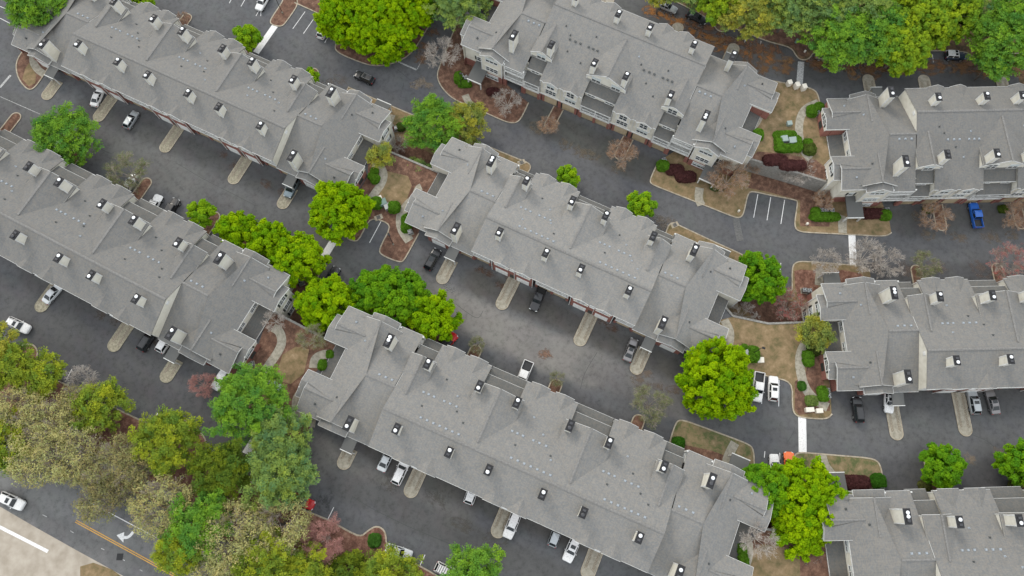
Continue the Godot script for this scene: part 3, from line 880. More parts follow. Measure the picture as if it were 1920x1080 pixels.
		slab(b, [V.call(15.1, 5.3, 4.42), V.call(16.72, 5.3, 4.42), V.call(16.72, 8.3, 3.35), V.call(15.1, 8.3, 3.35)], [1, 2])
		ridge_cap(b, V.call(9.6, 6.45, 4.83), V.call(15.4, 6.45, 4.83), 0.16)
		wall(b, "cream", [V.call(15.1, 3.3, g + 2.6), V.call(15.1, 10.3, g + 2.6), V.call(15.1, 10.3, 3.4), V.call(15.1, 6.45, 4.75), V.call(15.1, 3.3, 3.7)], out)
		wall(b, "brick", [V.call(15.1, 3.3, g), V.call(15.1, 10.3, g), V.call(15.1, 10.3, g + 2.6), V.call(15.1, 3.3, g + 2.6)], out)
		var low := "brick" if ns > 0 else "cream"
		var bt := g + (2.2 if ns > 0 else 2.6)
		wall(b, "cream", [V.call(16.6, 3.4, bt), V.call(16.6, 8.0, bt), V.call(16.6, 8.0, 3.4), V.call(16.6, 5.3, 4.35), V.call(16.6, 3.4, 3.7)], out)
		wall(b, low, [V.call(16.6, 3.4, g), V.call(16.6, 8.0, g), V.call(16.6, 8.0, bt), V.call(16.6, 3.4, bt)], out)
		for w in [3.4, 8.0]:
			wall(b, "cream", [V.call(16.6, w, g + 2.6), V.call(16.6, w, 3.5), V.call(12.2, w, 3.5), V.call(12.2, w, g + 2.6)], Vector3(0, 0, ns * (1.0 if w > 5 else -1.0)))
			wall(b, low, [V.call(16.6, w, g), V.call(16.6, w, g + 2.6), V.call(12.2, w, g + 2.6), V.call(12.2, w, g)], Vector3(0, 0, ns * (1.0 if w > 5 else -1.0)))
			var cx: float = X.call(16.6)
			var cz: float = T.call(w)
			box(b.trim, Vector3(cx - 0.09, g + 2.55, cz - 0.09), Vector3(cx + 0.09, 3.4, cz + 0.09))
		if ns > 0:
			window(b, V.call(16.6, 5.6, 3.2), out, 2.0, 1.3, 2, 0.35)
			var dw := sb()
			cbox(dw, V.call(16.63, 5.6, 1.15), Vector3(0.08, 1.3, 1.5))
			put("dark_window", dw.commit(), M.shutter, o)
		else:
			for z in [2.9, -0.3, N + 1.6]: window(b, V.call(16.6, 5.7, z), out, 1.7, 1.5, 2, 0.4)
		# flue stacks on the end unit
		chimney(b, V.call(4.4, 8.9 if ns > 0 else 6.9, 3.0), Vector2(1.0, 2.35), 8.3 if ns > 0 else 8.6, 1 if ns > 0 else (3 if side == 0 else 2), 3 + side)
		pipe(b, X.call(9.2), T.call(5.6), 5.1)
		pipe(b, X.call(12.5), T.call(8.2), 4.35)
	# recess between the wings: fascia wall with windows, a flat dark roof, railings below
	var xa := minf(X.call(12.1), X.call(15.2))
	var xb := maxf(X.call(12.1), X.call(15.2))
	wall(b, "cream", [Vector3(X.call(12.28), N, -7.4), Vector3(X.call(12.28), N, -0.9), Vector3(X.call(12.28), 3.25, -0.9), Vector3(X.call(12.28), 3.25, -7.4)], out)
	slab(b, [Vector3(X.call(12.1), 0.95, -7.5), Vector3(X.call(12.1), 0.95, -0.8), Vector3(X.call(15.2), 0.4, -0.8), Vector3(X.call(15.2), 0.4, -7.5)], [2], "old")
	for t in [-6.2, -2.1]: window(b, Vector3(X.call(12.28), 2.3, t), out, 1.9, 1.2, 2)
	for p in [[-7.3, -4.4], [-3.9, -1.0]]:
		railing(b, Vector3(X.call(15.1), -2.0, p[0]), Vector3(X.call(15.1), -2.0, p[1]), 1.05)
	box(b.trim, Vector3(minf(X.call(15.0), X.call(15.2)), -2.3, -7.5), Vector3(maxf(X.call(15.0), X.call(15.2)), -2.0, -0.8))
	for t in [-7.4, -4.15, -0.9]: box(b.trim, Vector3(minf(X.call(14.95), X.call(15.2)), N + 0.1, t - 0.12), Vector3(maxf(X.call(14.95), X.call(15.2)), 0.4, t + 0.12))
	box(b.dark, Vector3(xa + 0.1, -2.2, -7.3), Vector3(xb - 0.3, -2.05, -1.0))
	ridge_cap(b, Vector3(X.call(0.1), 6.95, -4.15), Vector3(X.call(5.75), 6.95, -4.15), 0.2)
	for k in 3: roof_vent(b, X.call(1.2 + 1.25 * k), -5.1, 6.61, "vent_light")

func P_(w: float) -> float:
	return ROOF_P * w

# ---------------------------------------------------------------- vehicles (front towards -z)
func loft(st: SurfaceTool, rings: Array, cap := true) -> void:
	for i in rings.size() - 1:
		var a: Array = rings[i]
		var c: Array = rings[i + 1]
		for k in a.size():
			var j := (k + 1) % a.size()
			var mid: Vector3 = (a[k] + a[j] + c[k] + c[j]) / 4.0
			quad(st, a[k], a[j], c[j], c[k], mid - Vector3(0, 0.6, mid.z))
	if cap:
		for e in [0, rings.size() - 1]:
			poly(st, rings[e], Vector3(0, 0, -1 if e == 0 else 1))

func body_ring(z: float, w: float, lo: float, belt: float, hi: float) -> Array:
	var r := []
	for p in [[-0.86, lo], [-1.0, lo + 0.12], [-1.0, lerpf(lo, belt, 0.6)], [-0.965, belt], [-0.9, lerpf(belt, hi, 0.6)], [-0.72, hi], [0.0, hi + 0.025], [0.72, hi], [0.9, lerpf(belt, hi, 0.6)], [0.965, belt], [1.0, lerpf(lo, belt, 0.6)], [1.0, lo + 0.12], [0.86, lo]]:
		r.append(Vector3(p[0] * w, p[1], z))
	return r

func car_mesh_set(kind: String) -> Dictionary:
	if cache.has("car_" + kind): return cache["car_" + kind]
	var d := {}
	# length, half width, hood height, deck height, roof height, base of windscreen, top of windscreen, top of rear window, base of rear window (z from the front)
	var S: Dictionary = {
		"sedan": [4.85, 0.92, 0.93, 1.0, 1.45, 1.45, 2.15, 3.35, 4.15],
		"coupe": [4.4, 0.92, 0.86, 0.92, 1.28, 1.5, 2.2, 2.75, 3.3],
		"hatch": [4.35, 0.91, 0.98, 1.05, 1.55, 1.2, 1.85, 3.75, 4.2],
		"suv": [4.85, 0.97, 1.08, 1.15, 1.75, 1.4, 2.0, 4.3, 4.75],
		"van": [5.1, 1.0, 1.08, 1.15, 1.78, 1.15, 1.85, 4.6, 5.0],
		"pickup": [5.8, 1.0, 1.18, 1.22, 1.88, 1.6, 2.15, 3.65, 3.9],
		"jeep": [4.3, 0.93, 1.15, 1.18, 1.85, 1.5, 1.75, 4.1, 4.25]}
	var s: Array = S[kind]
	var L: float = s[0]
	var W: float = s[1]
	var lo := 0.3 if kind in ["sedan", "coupe", "hatch", "van"] else 0.42
	var hood: float = s[2]
	var deck: float = s[3]
	var roof: float = s[4]
	var h := L / 2.0
	var st := sb()
	var rings := []
	var boxy: bool = kind in ["jeep", "pickup"]
	if kind == "jeep":
		for r in [[0.0, 0.62, 0.9], [0.1, 0.68, 1.08], [1.4, 0.78, 1.15], [1.5, 0.86, 1.17], [4.0, 0.88, 1.18], [4.2, 0.86, 1.15]]:
			rings.append(body_ring(-h + float(r[0]), r[1], 0.5, float(r[2]) - 0.16, r[2]))
	else:
		var tail := L - (0.0 if kind != "pickup" else 1.95)
		for r in [[0.0, 0.7, hood - 0.32], [0.06, 0.8, hood - 0.2], [0.22, 0.9, hood - 0.1], [0.6, 0.965, hood - 0.03], [float(s[5]), 1.0, hood + 0.02], [float(s[5]) + 0.5, 1.0, deck], [L * 0.6, 1.0, deck]]:
			rings.append(body_ring(-h + float(r[0]), W * float(r[1]), lo, float(r[2]) - 0.14, r[2]))
		if kind == "pickup":
			rings.append(body_ring(-h + tail, W, lo, deck - 0.14, deck))
		else:
			for r in [[L - 0.5, 0.975, deck - 0.01], [L - 0.16, 0.92, deck - 0.06], [L - 0.04, 0.85, deck - 0.18], [L, 0.76, deck - 0.34]]:
				rings.append(body_ring(-h + float(r[0]), W * float(r[1]), lo, float(r[2]) - 0.14, r[2]))
	loft(st, rings)
	if kind == "jeep":
		for k in [-1.0, 1.0]:       # separate wings over the wheels
			for z in [-h + 0.75, h - 0.95]:
				box(st, Vector3(k * 0.8 - 0.16, 0.86, z - 0.55), Vector3(k * 0.8 + 0.16, 1.0, z + 0.55), 0.05)
	if kind == "pickup":
		var z0 := -h + L - 1.98
		box(st, Vector3(-W, lo + 0.05, z0), Vector3(-W + 0.12, deck, h - 0.06), 0.04)
		box(st, Vector3(W - 0.12, lo + 0.05, z0), Vector3(W, deck, h - 0.06), 0.04)
		box(st, Vector3(-W + 0.12, lo + 0.05, h - 0.16), Vector3(W - 0.12, deck - 0.02, h - 0.04), 0.03)
		var bedst := sb()
		box(bedst, Vector3(-W + 0.12, lo + 0.1, z0), Vector3(W - 0.12, lo + 0.32, h - 0.16))
		for i in 5: box(bedst, Vector3(-W + 0.25 + i * 0.38, lo + 0.32, z0 + 0.1), Vector3(-W + 0.33 + i * 0.38, lo + 0.34, h - 0.2))
		d.cargo_bed = bedst.commit()
	d.body = st.commit()
	# greenhouse
	var a0 := -h + float(s[5])
	var a1 := -h + float(s[6])
	var b1 := -h + float(s[7])
	var b0 := -h + float(s[8])
	var y0 := deck - 0.02
	var wl := W * 0.93
	var wh := W * (0.7 if not boxy else 0.8)
	var wb := W * (0.66 if not boxy else 0.8)
	var gl := sb()
	var low := [Vector3(-wl * 0.9, y0, a0), Vector3(wl * 0.9, y0, a0), Vector3(wl, y0, (a0 + b0) / 2.0), Vector3(wl * 0.93, y0, b0), Vector3(-wl * 0.93, y0, b0), Vector3(-wl, y0, (a0 + b0) / 2.0)]
	var hi := [Vector3(-wb, roof - 0.06, a1), Vector3(wb, roof - 0.06, a1), Vector3(wh, roof, (a1 + b1) / 2.0), Vector3(wb, roof - 0.04, b1), Vector3(-wb, roof - 0.04, b1), Vector3(-wh, roof, (a1 + b1) / 2.0)]
	var cab := sb()
	for k in 6:
		var j := (k + 1) % 6
		var m: Vector3 = (low[k] + low[j]) / 2.0
		quad(cab, low[k], low[j], hi[j], hi[k], m - Vector3(0, m.y, (a0 + b0) / 2.0))
	# roof skin with a rounded rim
	var rim := []
	var skin := []
	for p in hi:
		rim.append(p)
		skin.append(Vector3(p.x * 0.86, p.y + 0.055, lerpf(p.z, (a1 + b1) / 2.0, 0.12)))
	for k in 6:
		var j := (k + 1) % 6
		quad(cab, rim[k], rim[j], skin[j], skin[k], Vector3.UP)
	poly(cab, skin, Vector3.UP)
	d.cabin = cab.commit()
	var glass := func(p: Vector3, q: Vector3, r: Vector3, t: Vector3, inset: float, lift: float) -> ArrayMesh:
		var g := sb()
		var n := (q - p).cross(t - p).normalized()
		var c := (p + q + r + t) / 4.0
		if n.dot(c - Vector3(0, 0.9, 0)) < 0.0: n = -n
		var e := []
		for v in [p, q, r, t]: e.append(v.lerp(c, inset) + n * lift)
		quad(g, e[0], e[1], e[2], e[3], n)
		return g.commit()
	d.windscreen = glass.call(low[0], low[1], hi[1], hi[0], 0.09, 0.012)
	d.rear_window = glass.call(low[4], low[3], hi[3], hi[4], 0.13, 0.012)
	d.side_windows = [glass.call(low[1], low[2], hi[2], hi[1], 0.14, 0.012), glass.call(low[2], low[3], hi[3], hi[2], 0.14, 0.012), glass.call(low[0], low[5], hi[5], hi[0], 0.14, 0.012), glass.call(low[5], low[4], hi[4], hi[5], 0.14, 0.012)]
	# wheels
	var r := 0.34 if lo < 0.35 else 0.39
	var wm := sb()
	disc(wm, Vector3(0, -0.12, 0), r, 0.24, 16)
	var hub := sb()
	disc(hub, Vector3(0, -0.13, 0), r * 0.62, 0.26, 10)
	d.wheel = wm.commit()
	d.rim = hub.commit()
	d.wheels = []
	for k in [-1.0, 1.0]:
		for z in [-h + 0.19 * L, h - 0.2 * L]:
			d.wheels.append(Transform3D(Basis(Vector3.FORWARD, PI / 2), Vector3(k * (W - 0.1), r, z)))
	var lamp := sb()
	cbox(lamp, Vector3.ZERO, Vector3(0.38, 0.14, 0.2), 0.04)
	d.lamp = lamp.commit()
	var tail_ := sb()
	cbox(tail_, Vector3.ZERO, Vector3(0.3 if not kind in ["suv", "van", "hatch"] else 0.2, 0.16 if not kind in ["suv", "van", "hatch"] else 0.34, 0.16), 0.03)
	d.tail = tail_.commit()
	var mir := sb()
	cbox(mir, Vector3.ZERO, Vector3(0.2, 0.14, 0.12), 0.03)
	d.mirror = mir.commit()
	var un := sb()
	box(un, Vector3(-W * 0.84, 0.18, -h + 0.15), Vector3(W * 0.84, lo + 0.05, h - 0.12))
	d.chassis = un.commit()
	d.s = s; d.L = L; d.W = W; d.roof = roof; d.hood = hood; d.deck = deck; d.lo = lo; d.a0 = a0; d.a1 = a1; d.b1 = b1
	cache["car_" + kind] = d
	return d

func vehicle(called: String, kind: String, paint: String, at: Vector3, heading: float, label: String, opt := {}) -> void:
	var d := car_mesh_set(kind)
	var o := base(called, at, heading)
	tag(o, label, {"pickup": "pickup truck", "jeep": "off-road car", "van": "van"}.get(kind, "car"), "cars of the residents")
	var h: float = float(d.L) / 2.0
	var W: float = d.W
	put("body", d.body, M[paint], o)
	var cb := put("cabin", d.cabin, M[opt.get("roof", paint)], o)
	put("windscreen", d.windscreen, M.car_glass, cb)
	put("rear_window", d.rear_window, M.car_glass, cb)
	for g in d.side_windows: put("side_window", g, M.car_glass, cb)
	if d.has("cargo_bed"): put("cargo_bed", d.cargo_bed, M.car_trim, o)
	put("chassis", d.chassis, M.car_trim, o)
	for x in d.wheels:
		var w := put("wheel", d.wheel, M.rubber, o, x)
		put("rim", d.rim, M.rim, w)
	for k in [-1.0, 1.0]:
		put("headlight", d.lamp, M.lamp_clear, o, Transform3D(Basis(Vector3.UP, -k * 0.35), Vector3(k * W * 0.66, float(d.hood) - 0.24, -h + 0.13)))
		put("taillight", d.tail, M.lamp_red, o, Transform3D(Basis.IDENTITY, Vector3(k * W * 0.72, float(d.deck) - 0.26, h - 0.09)))
		put("mirror", d.mirror, M[paint], o, Transform3D(Basis.IDENTITY, Vector3(k * (W + 0.06), float(d.hood) + 0.05, float(d.a0) + 0.35)))
	if opt.has("sunroof"):
		var st := sb()
		var zc: float = lerpf(d.a1, d.b1, 0.3)
		cbox(st, Vector3(0, float(d.roof) + 0.055, zc), Vector3(0.85, 0.02, 0.6 * float(opt.sunroof)), 0.005)
		put("sunroof", st.commit(), M.car_glass, cb)
	if opt.has("rails"):
		for k in [-1.0, 1.0]:
			var st := sb()
			bar(st, Vector3(k * W * 0.6, float(d.roof) + 0.08, float(d.a1) + 0.2), Vector3(k * W * 0.6, float(d.roof) + 0.08, float(d.b1) - 0.1), 0.03)
			put("roof_rail", st.commit(), M.car_trim if opt.rails == 1 else M.rim, cb)
	if opt.has("slats"):
		var st := sb()
		for i in 6: cbox(st, Vector3(0, float(d.roof) + 0.07, lerpf(float(d.a1) + 0.15, float(d.b1) - 0.15, i / 5.0)), Vector3(W * 1.35, 0.05, 0.09), 0.02)
		put("roof_rack", st.commit(), M.car_trim, cb)
	if opt.has("spare"):
		put("spare_wheel", d.wheel, M.rubber, o, Transform3D(Basis(Vector3.RIGHT, PI / 2), Vector3(0, 1.05, h + 0.1)))
	if opt.has("panels"):
		for k in [-1.0, 1.0]:
			var st := sb()
			cbox(st, Vector3(k * 0.36, float(d.roof) + 0.06, float(d.a1) + 0.55), Vector3(0.5, 0.02, 0.55))
			put("roof_panel", st.commit(), M.car_glass, cb)

# ---------------------------------------------------------------- plants
func leaf_cluster(kind: String) -> ArrayMesh:
	if cache.has("cl_" + kind): return cache["cl_" + kind]
	var r := RandomNumberGenerator.new()
	r.seed = kind.hash()
	var st := sb()
	var n := 44
	var size := 0.25
	var rad := 0.62
	var squash := 0.75
	if kind == "feather":
		n = 38; size = 0.2; rad = 0.8; squash = 0.45
	elif kind == "sparse":
		n = 26; size = 0.13; rad = 0.8; squash = 0.7
	elif kind == "bud":
		n = 16; size = 0.1; rad = 0.6; squash = 0.8
	elif kind == "hedge":
		n = 60; size = 0.1; rad = 0.3; squash = 0.8
	for i in n:
		var d := Vector3(r.randfn(), absf(r.randfn()) * 0.9 - 0.25, r.randfn()).normalized()
		var c := d * rad * pow(r.randf(), 0.4)
		c.y *= squash
		var nrm := (d + Vector3(r.randf_range(-0.7, 0.7), r.randf_range(0.1, 1.3), r.randf_range(-0.7, 0.7))).normalized()
		var u := nrm.cross(Vector3(r.randfn(), r.randfn(), r.randfn())).normalized()
		var w := nrm.cross(u)
		var s := size * r.randf_range(0.6, 1.25)
		var k := r.randf_range(0.75, 1.25)
		st.set_color(Color(k * r.randf_range(0.9, 1.12), k, k * r.randf_range(0.8, 1.1)))
		var a := c - u * s
		var e := c + u * s
		var p := c + w * s * 0.55 + nrm * s * 0.12
		var q := c - w * s * 0.55 + nrm * s * 0.12
		st.add_vertex(a); st.add_vertex(p); st.add_vertex(e)
		st.add_vertex(a); st.add_vertex(e); st.add_vertex(q)
	cache["cl_" + kind] = st.commit()
	return cache["cl_" + kind]

func scatter(called: String, parent: Node3D, cluster: String, spots: Array, sizes: Array, cols: Array, material := "leaf") -> void:
	var mm := MultiMesh.new()
	mm.transform_format = MultiMesh.TRANSFORM_3D
	mm.use_colors = true
	mm.mesh = leaf_cluster(cluster)
	mm.instance_count = spots.size()
	for i in spots.size():
		var t := Basis(Vector3.UP, rng.randf() * TAU) * Basis(Vector3.RIGHT, rng.randf_range(-0.5, 0.5))
		mm.set_instance_transform(i, Transform3D(t.scaled(Vector3.ONE * float(sizes[i])), spots[i]))
		mm.set_instance_color(i, cols[i])
	var o := MultiMeshInstance3D.new()
	o.multimesh = mm
	o.name = called
	o.material_override = M[material]
	parent.add_child(o, true)
	o.set_meta("kind", "stuff")

func limbs(o: Node3D, r: RandomNumberGenerator, h: float, rad: float, low: float, count: int, thick: float, material := "bark") -> void:
	var st := sb()
	bar(st, Vector3.ZERO, Vector3(0, low, 0), thick, thick * 0.8, 7)
	for i in count:
		var a := TAU * (i + r.randf() * 0.6) / count
		var p := Vector3(0, low * r.randf_range(0.85, 1.0), 0)
		var e := Vector3(cos(a) * rad * r.randf_range(0.35, 0.75), h * r.randf_range(0.62, 0.9), sin(a) * rad * r.randf_range(0.35, 0.75))
		var m := p.lerp(e, 0.5) + Vector3(0, 0.08 * h, 0)
		bar(st, p, m, thick * 0.5, thick * 0.3, 5)
		bar(st, m, e, thick * 0.3, thick * 0.1, 4)
		for k in 3:
			var f := m.lerp(e, 0.3 + 0.3 * k)
			bar(st, f, f + Vector3(r.randf_range(-1, 1), r.randf_range(0.2, 0.8), r.randf_range(-1, 1)) * rad * 0.25, thick * 0.13, thick * 0.04, 3)
	bar(st, Vector3(0, low, 0), Vector3(0, h * 0.85, 0), thick * 0.6, thick * 0.12, 5)
	put("trunk", st.commit(), M[material], o)

func leafy_tree(called: String, at: Vector3, rad: float, h: float, style: String, col: Color, label: String, group: String, seed_: int) -> void:
	# style: round (dense, clumpy), feather (open, lobed), small
	var r := RandomNumberGenerator.new()
	r.seed = seed_
	rng.seed = seed_
	var o := base(called, at)
	tag(o, label, "tree", group)
	var cy := h - rad * (0.72 if style == "round" else 0.6)
	limbs(o, r, h, rad, maxf(0.8, cy - rad * 0.55), 6, 0.1 + rad * 0.035)
	var spots := []
	var sizes := []
	var cols := []
	var lump := FastNoiseLite.new()
	lump.seed = seed_
	lump.frequency = 0.16 if style == "round" else 0.22
	lump.fractal_octaves = 3
	# secondary clumps give the crown its cauliflower relief
	var clumps := []
	var nc := int(clampf(rad * rad * (2.9 if style == "round" else 2.3), 9, 150))
	for i in nc:
		var y := 1.0 - 1.45 * (i + 0.5) / nc
		var a := i * 2.39996 + r.randf_range(-0.35, 0.35)
		var f := sqrt(maxf(0.0, 1.0 - y * y))
		var d := Vector3(cos(a) * f, y, sin(a) * f)
		var rr := rad * (0.86 + 0.26 * lump.get_noise_3d(d.x * 6.0, d.y * 6.0, d.z * 6.0) + r.randf_range(-0.16, 0.07))
		if style == "feather": rr = rad * (0.78 + 0.55 * lump.get_noise_3d(d.x * 7.0, d.y * 7.0, d.z * 7.0) + r.randf_range(-0.16, 0.1))
		clumps.append([Vector3(d.x * rr, cy + d.y * rr * (0.78 if style == "round" else 0.66), d.z * rr), d])
	for c in clumps:
		var hue := r.randf_range(-1.0, 1.0)
		var per := 9 if style == "round" else 7
		var cr := clampf(rad * 0.19, 0.45, 1.05) if style == "round" else clampf(rad * 0.24, 0.4, 1.25)
		for k in per:
			var dd: Vector3 = (Vector3(r.randfn(), r.randfn(), r.randfn()).normalized() + c[1] * 0.55) * cr * pow(r.randf(), 0.35)
			spots.append(c[0] + dd)
			sizes.append(r.randf_range(0.65, 1.1) * (1.0 if style == "round" else 1.05))
			var y := clampf(0.5 + 0.35 * hue + r.randf_range(-0.25, 0.25), 0.0, 1.0)
			cols.append(Color(col.r * lerpf(0.55, 1.45, y), col.g * lerpf(0.72, 1.2, y), col.b * lerpf(1.2, 0.8, y)))
	# inner leaves close the crown where it is deep
	for i in int(nc * (2.0 if style == "round" else 0.6)):
		var d := Vector3(r.randfn(), r.randfn() * 0.7, r.randfn()).normalized() * rad * pow(r.randf(), 0.5) * 0.7
		spots.append(Vector3(d.x, cy + d.y * 0.8, d.z))
		sizes.append(r.randf_range(0.8, 1.25))
		cols.append(Color(col.r * 0.85, col.g * 0.9, col.b))
	scatter("crown", o, "leaf" if style == "round" else "feather", spots, sizes, cols)

func grow(st: SurfaceTool, r: RandomNumberGenerator, p: Vector3, d: Vector3, l: float, thick: float, depth: int, tips: Array, bend: float) -> void:
	var steps := 3 if depth > 1 else 2
	var q := p
	for i in steps:
		var e := q + d * l / steps
		bar(st, q, e, thick * (1.0 - 0.3 * i / steps), thick * (1.0 - 0.3 * (i + 1) / steps), 5 if depth > 2 else 3)
		q = e
		d = (d + Vector3(r.randfn(), r.randfn() * 0.6 + 0.15, r.randfn()) * bend).normalized()
		if depth > 0:
			var n := 1 if depth > 3 else (2 if i > 0 or depth < 3 else 1)
			for k in n:
				var side := d.cross(Vector3(r.randfn(), r.randfn(), r.randfn())).normalized()
				grow(st, r, q, (d * 0.75 + side * 0.75 + Vector3(0, 0.08, 0)).normalized(), l * r.randf_range(0.5, 0.72), maxf(thick * 0.52, 0.021), depth - 1, tips, bend)
	if depth <= 1: tips.append(q)
	if depth > 0:
		grow(st, r, q, d, l * 0.6, maxf(thick * 0.56, 0.021), depth - 1, tips, bend)

func bare_proto(variant: int) -> Array:
	# trunk, twigs and tip places of a leafless tree of about 4.5 m spread
	var key := "bare%d" % variant
	if cache.has(key): return cache[key]
	var r := RandomNumberGenerator.new()
	r.seed = 900 + variant
	var tr := sb()
	var tw := sb()
	var tips := []
	bar(tr, Vector3.ZERO, Vector3(0, 1.5, 0), 0.2, 0.15, 7)
	var n := 8
	for i in n:
		var a := TAU * (i + r.randf_range(-0.3, 0.3)) / n
		var up := r.randf_range(0.55, 1.5)
		var d := Vector3(cos(a), up, sin(a)).normalized()
		var b := Vector3(0, r.randf_range(1.1, 1.6), 0)
		var e := b + d * 1.5
		bar(tr, b, e, 0.09, 0.06, 5)
		grow(tw, r, e, d, 1.7, 0.045, 3, tips, 0.17)
	cache[key] = [tr.commit(), tw.commit(), tips]
	return cache[key]

func bare_tree(called: String, at: Vector3, rad: float, variant: int, turn: float, twig: String, leaf: Color, density: float, label: String, group: String, seed_: int) -> void:
	var m := bare_proto(variant)
	var o := base(called, at, turn)
	tag(o, label, "tree", group)
	o.scale = Vector3.ONE * rad / 4.4
	put("trunk", m[0], M[twig if twig != "twig_pink" else "twig"], o)
	put("twigs", m[1], M[twig], o)
	if density > 0.0:
		rng.seed = seed_
		var spots := []
		var sizes := []
		var cols := []
		for t in m[2]:
			if rng.randf() > density: continue
			spots.append(t + Vector3(rng.randfn(), rng.randfn(), rng.randfn()) * 0.15)
			sizes.append(rng.randf_range(0.3, 0.62))
			var k := rng.randf_range(0.75, 1.25)
			cols.append(Color(leaf.r * k, leaf.g * k, leaf.b * k))
		if spots.size() > 0: scatter("buds", o, "bud", spots, sizes, cols, "bud")

func haze_tree(called: String, at: Vector3, rad: float, h: float, col: Color, fill: float, label: String, group: String, seed_: int) -> void:
	# a woodland tree just coming into leaf: many fine branches and thin olive foliage
	var r := RandomNumberGenerator.new()
	r.seed = seed_
	rng.seed = seed_
	var o := base(called, at)
	tag(o, label, "tree", group)
	var m := bare_proto(seed_ % 4)
	var s := rad / 4.2
	put("trunk", m[0], M.bark, o, Transform3D(Basis(Vector3.UP, r.randf() * TAU).scaled(Vector3(s, h / 6.5, s)), Vector3.ZERO))
	put("twigs", m[1], M.twig, o, Transform3D(Basis(Vector3.UP, r.randf() * TAU).scaled(Vector3(s, h / 6.5, s)), Vector3.ZERO))
	var spots := []
	var sizes := []
	var cols := []
	var lump := FastNoiseLite.new()
	lump.seed = seed_
	lump.frequency = 0.24
	for i in int(rad * rad * 19.0 * fill):
		var d := Vector3(r.randfn(), r.randfn() * 0.6 + 0.45, r.randfn()).normalized() * pow(r.randf(), 0.3)
		var p := Vector3(d.x * rad, h * 0.56 + d.y * h * 0.42, d.z * rad)
		var n := lump.get_noise_3d(p.x, p.y, p.z)
		if n < -0.12: continue
		spots.append(p)
		sizes.append(r.randf_range(0.7, 1.2))
		var k := r.randf_range(0.75, 1.25) * (1.0 + 0.35 * n)
		cols.append(Color(col.r * k * r.randf_range(0.9, 1.15), col.g * k, col.b * k))
	scatter("crown", o, "sparse", spots, sizes, cols)

func shrub(called: String, at: Vector3, size: Vector3, col: Color, label: String, turn := 0.0, category := "shrub") -> void:
	# a clipped shrub or hedge: a rounded box of small leaves round a dark core
	rng.seed = int(at.x * 31.0 + at.z * 17.0) + 5000
	var o := base(called, at, turn)
	tag(o, label, category)
	var st := sb()
	var core := size * 0.42
	for i in 10:
		for j in 5:
			var f := func(a: int, e: int) -> Vector3:
				var p := TAU * a / 10.0
				var q := PI * e / 10.0
				return Vector3(cos(p) * cos(q) * core.x, sin(q) * core.y * 1.9, sin(p) * cos(q) * core.z)
			quad(st, f.call(i, j), f.call(i + 1, j), f.call(i + 1, j + 1), f.call(i, j + 1), f.call(i, j) + Vector3.UP * 0.1)
	put("stems", st.commit(), M.bark, o)
	var spots := []
	var sizes := []
	var cols := []
	var n := int(clampf((size.x * size.z + size.x * size.y + size.z * size.y) * 26.0, 40, 700))
	for i in n:
		var d := Vector3(rng.randfn(), absf(rng.randfn()), rng.randfn()).normalized()
		var k := 1.0 / pow(pow(absf(d.x), 3.5) + pow(absf(d.y), 3.5) + pow(absf(d.z), 3.5), 1.0 / 3.5)
		d *= k * rng.randf_range(0.88, 1.0)
		spots.append(Vector3(d.x * size.x * 0.45, d.y * size.y * 0.9, d.z * size.z * 0.45))
		sizes.append(rng.randf_range(0.8, 1.3))
		var v := rng.randf_range(0.7, 1.3)
		cols.append(Color(col.r * v, col.g * v, col.b * v))
	scatter("foliage", o, "hedge", spots, sizes, cols)

# ---------------------------------------------------------------- street furniture
func condenser(at: Vector3, turn: float, label: String) -> void:
	var o := base("air_conditioner", at, turn)
	tag(o, label, "air conditioner", "outdoor air conditioning units")
	if not cache.has("ac"):
		var st := sb()
		box(st, Vector3(-0.45, 0.06, -0.45), Vector3(0.45, 0.95, 0.45), 0.05)
		var gr := sb()
		for i in 9:
			for k in 4:
				var zz := -0.36 + 0.09 * i
				var p: Array = [[Vector3(zz, 0.1, -0.47), Vector3(zz, 0.88, -0.47)], [Vector3(zz, 0.1, 0.47), Vector3(zz, 0.88, 0.47)], [Vector3(-0.47, 0.1, zz), Vector3(-0.47, 0.88, zz)], [Vector3(0.47, 0.1, zz), Vector3(0.47, 0.88, zz)]][k]
				bar(gr, p[0], p[1], 0.015)
		var well := sb()
		disc(well, Vector3(0, 0.94, 0), 0.36, 0.02, 18)
		var fan := sb()
		for i in 4:
			var a := TAU * i / 4.0
			quad(fan, Vector3(cos(a) * 0.06, 0.975, sin(a) * 0.06), Vector3(cos(a) * 0.32, 0.975, sin(a) * 0.32), Vector3(cos(a + 0.6) * 0.32, 0.99, sin(a + 0.6) * 0.32), Vector3(cos(a + 0.6) * 0.06, 0.99, sin(a + 0.6) * 0.06), Vector3.UP)
		disc(fan, Vector3(0, 0.96, 0), 0.1, 0.05, 10)
		for i in 24:
			bar(fan, Vector3(cos(TAU * i / 24.0), 0, sin(TAU * i / 24.0)) * 0.36 + Vector3(0, 1.0, 0), Vector3(cos(TAU * (i + 1) / 24.0), 0, sin(TAU * (i + 1) / 24.0)) * 0.36 + Vector3(0, 1.0, 0), 0.025)
		var pad := sb()
		box(pad, Vector3(-0.6, 0, -0.6), Vector3(0.6, 0.06, 0.6))
		cache.ac = [st.commit(), gr.commit(), well.commit(), fan.commit(), pad.commit()]
	put("casing", cache.ac[0], M.metal_grey, o)
	put("side_grille", cache.ac[1], M.metal_grey, o)
	put("fan_well", cache.ac[2], M.metal_black, o)
	put("fan", cache.ac[3], M.rim, o)
	put("pad", cache.ac[4], M.concrete, o)

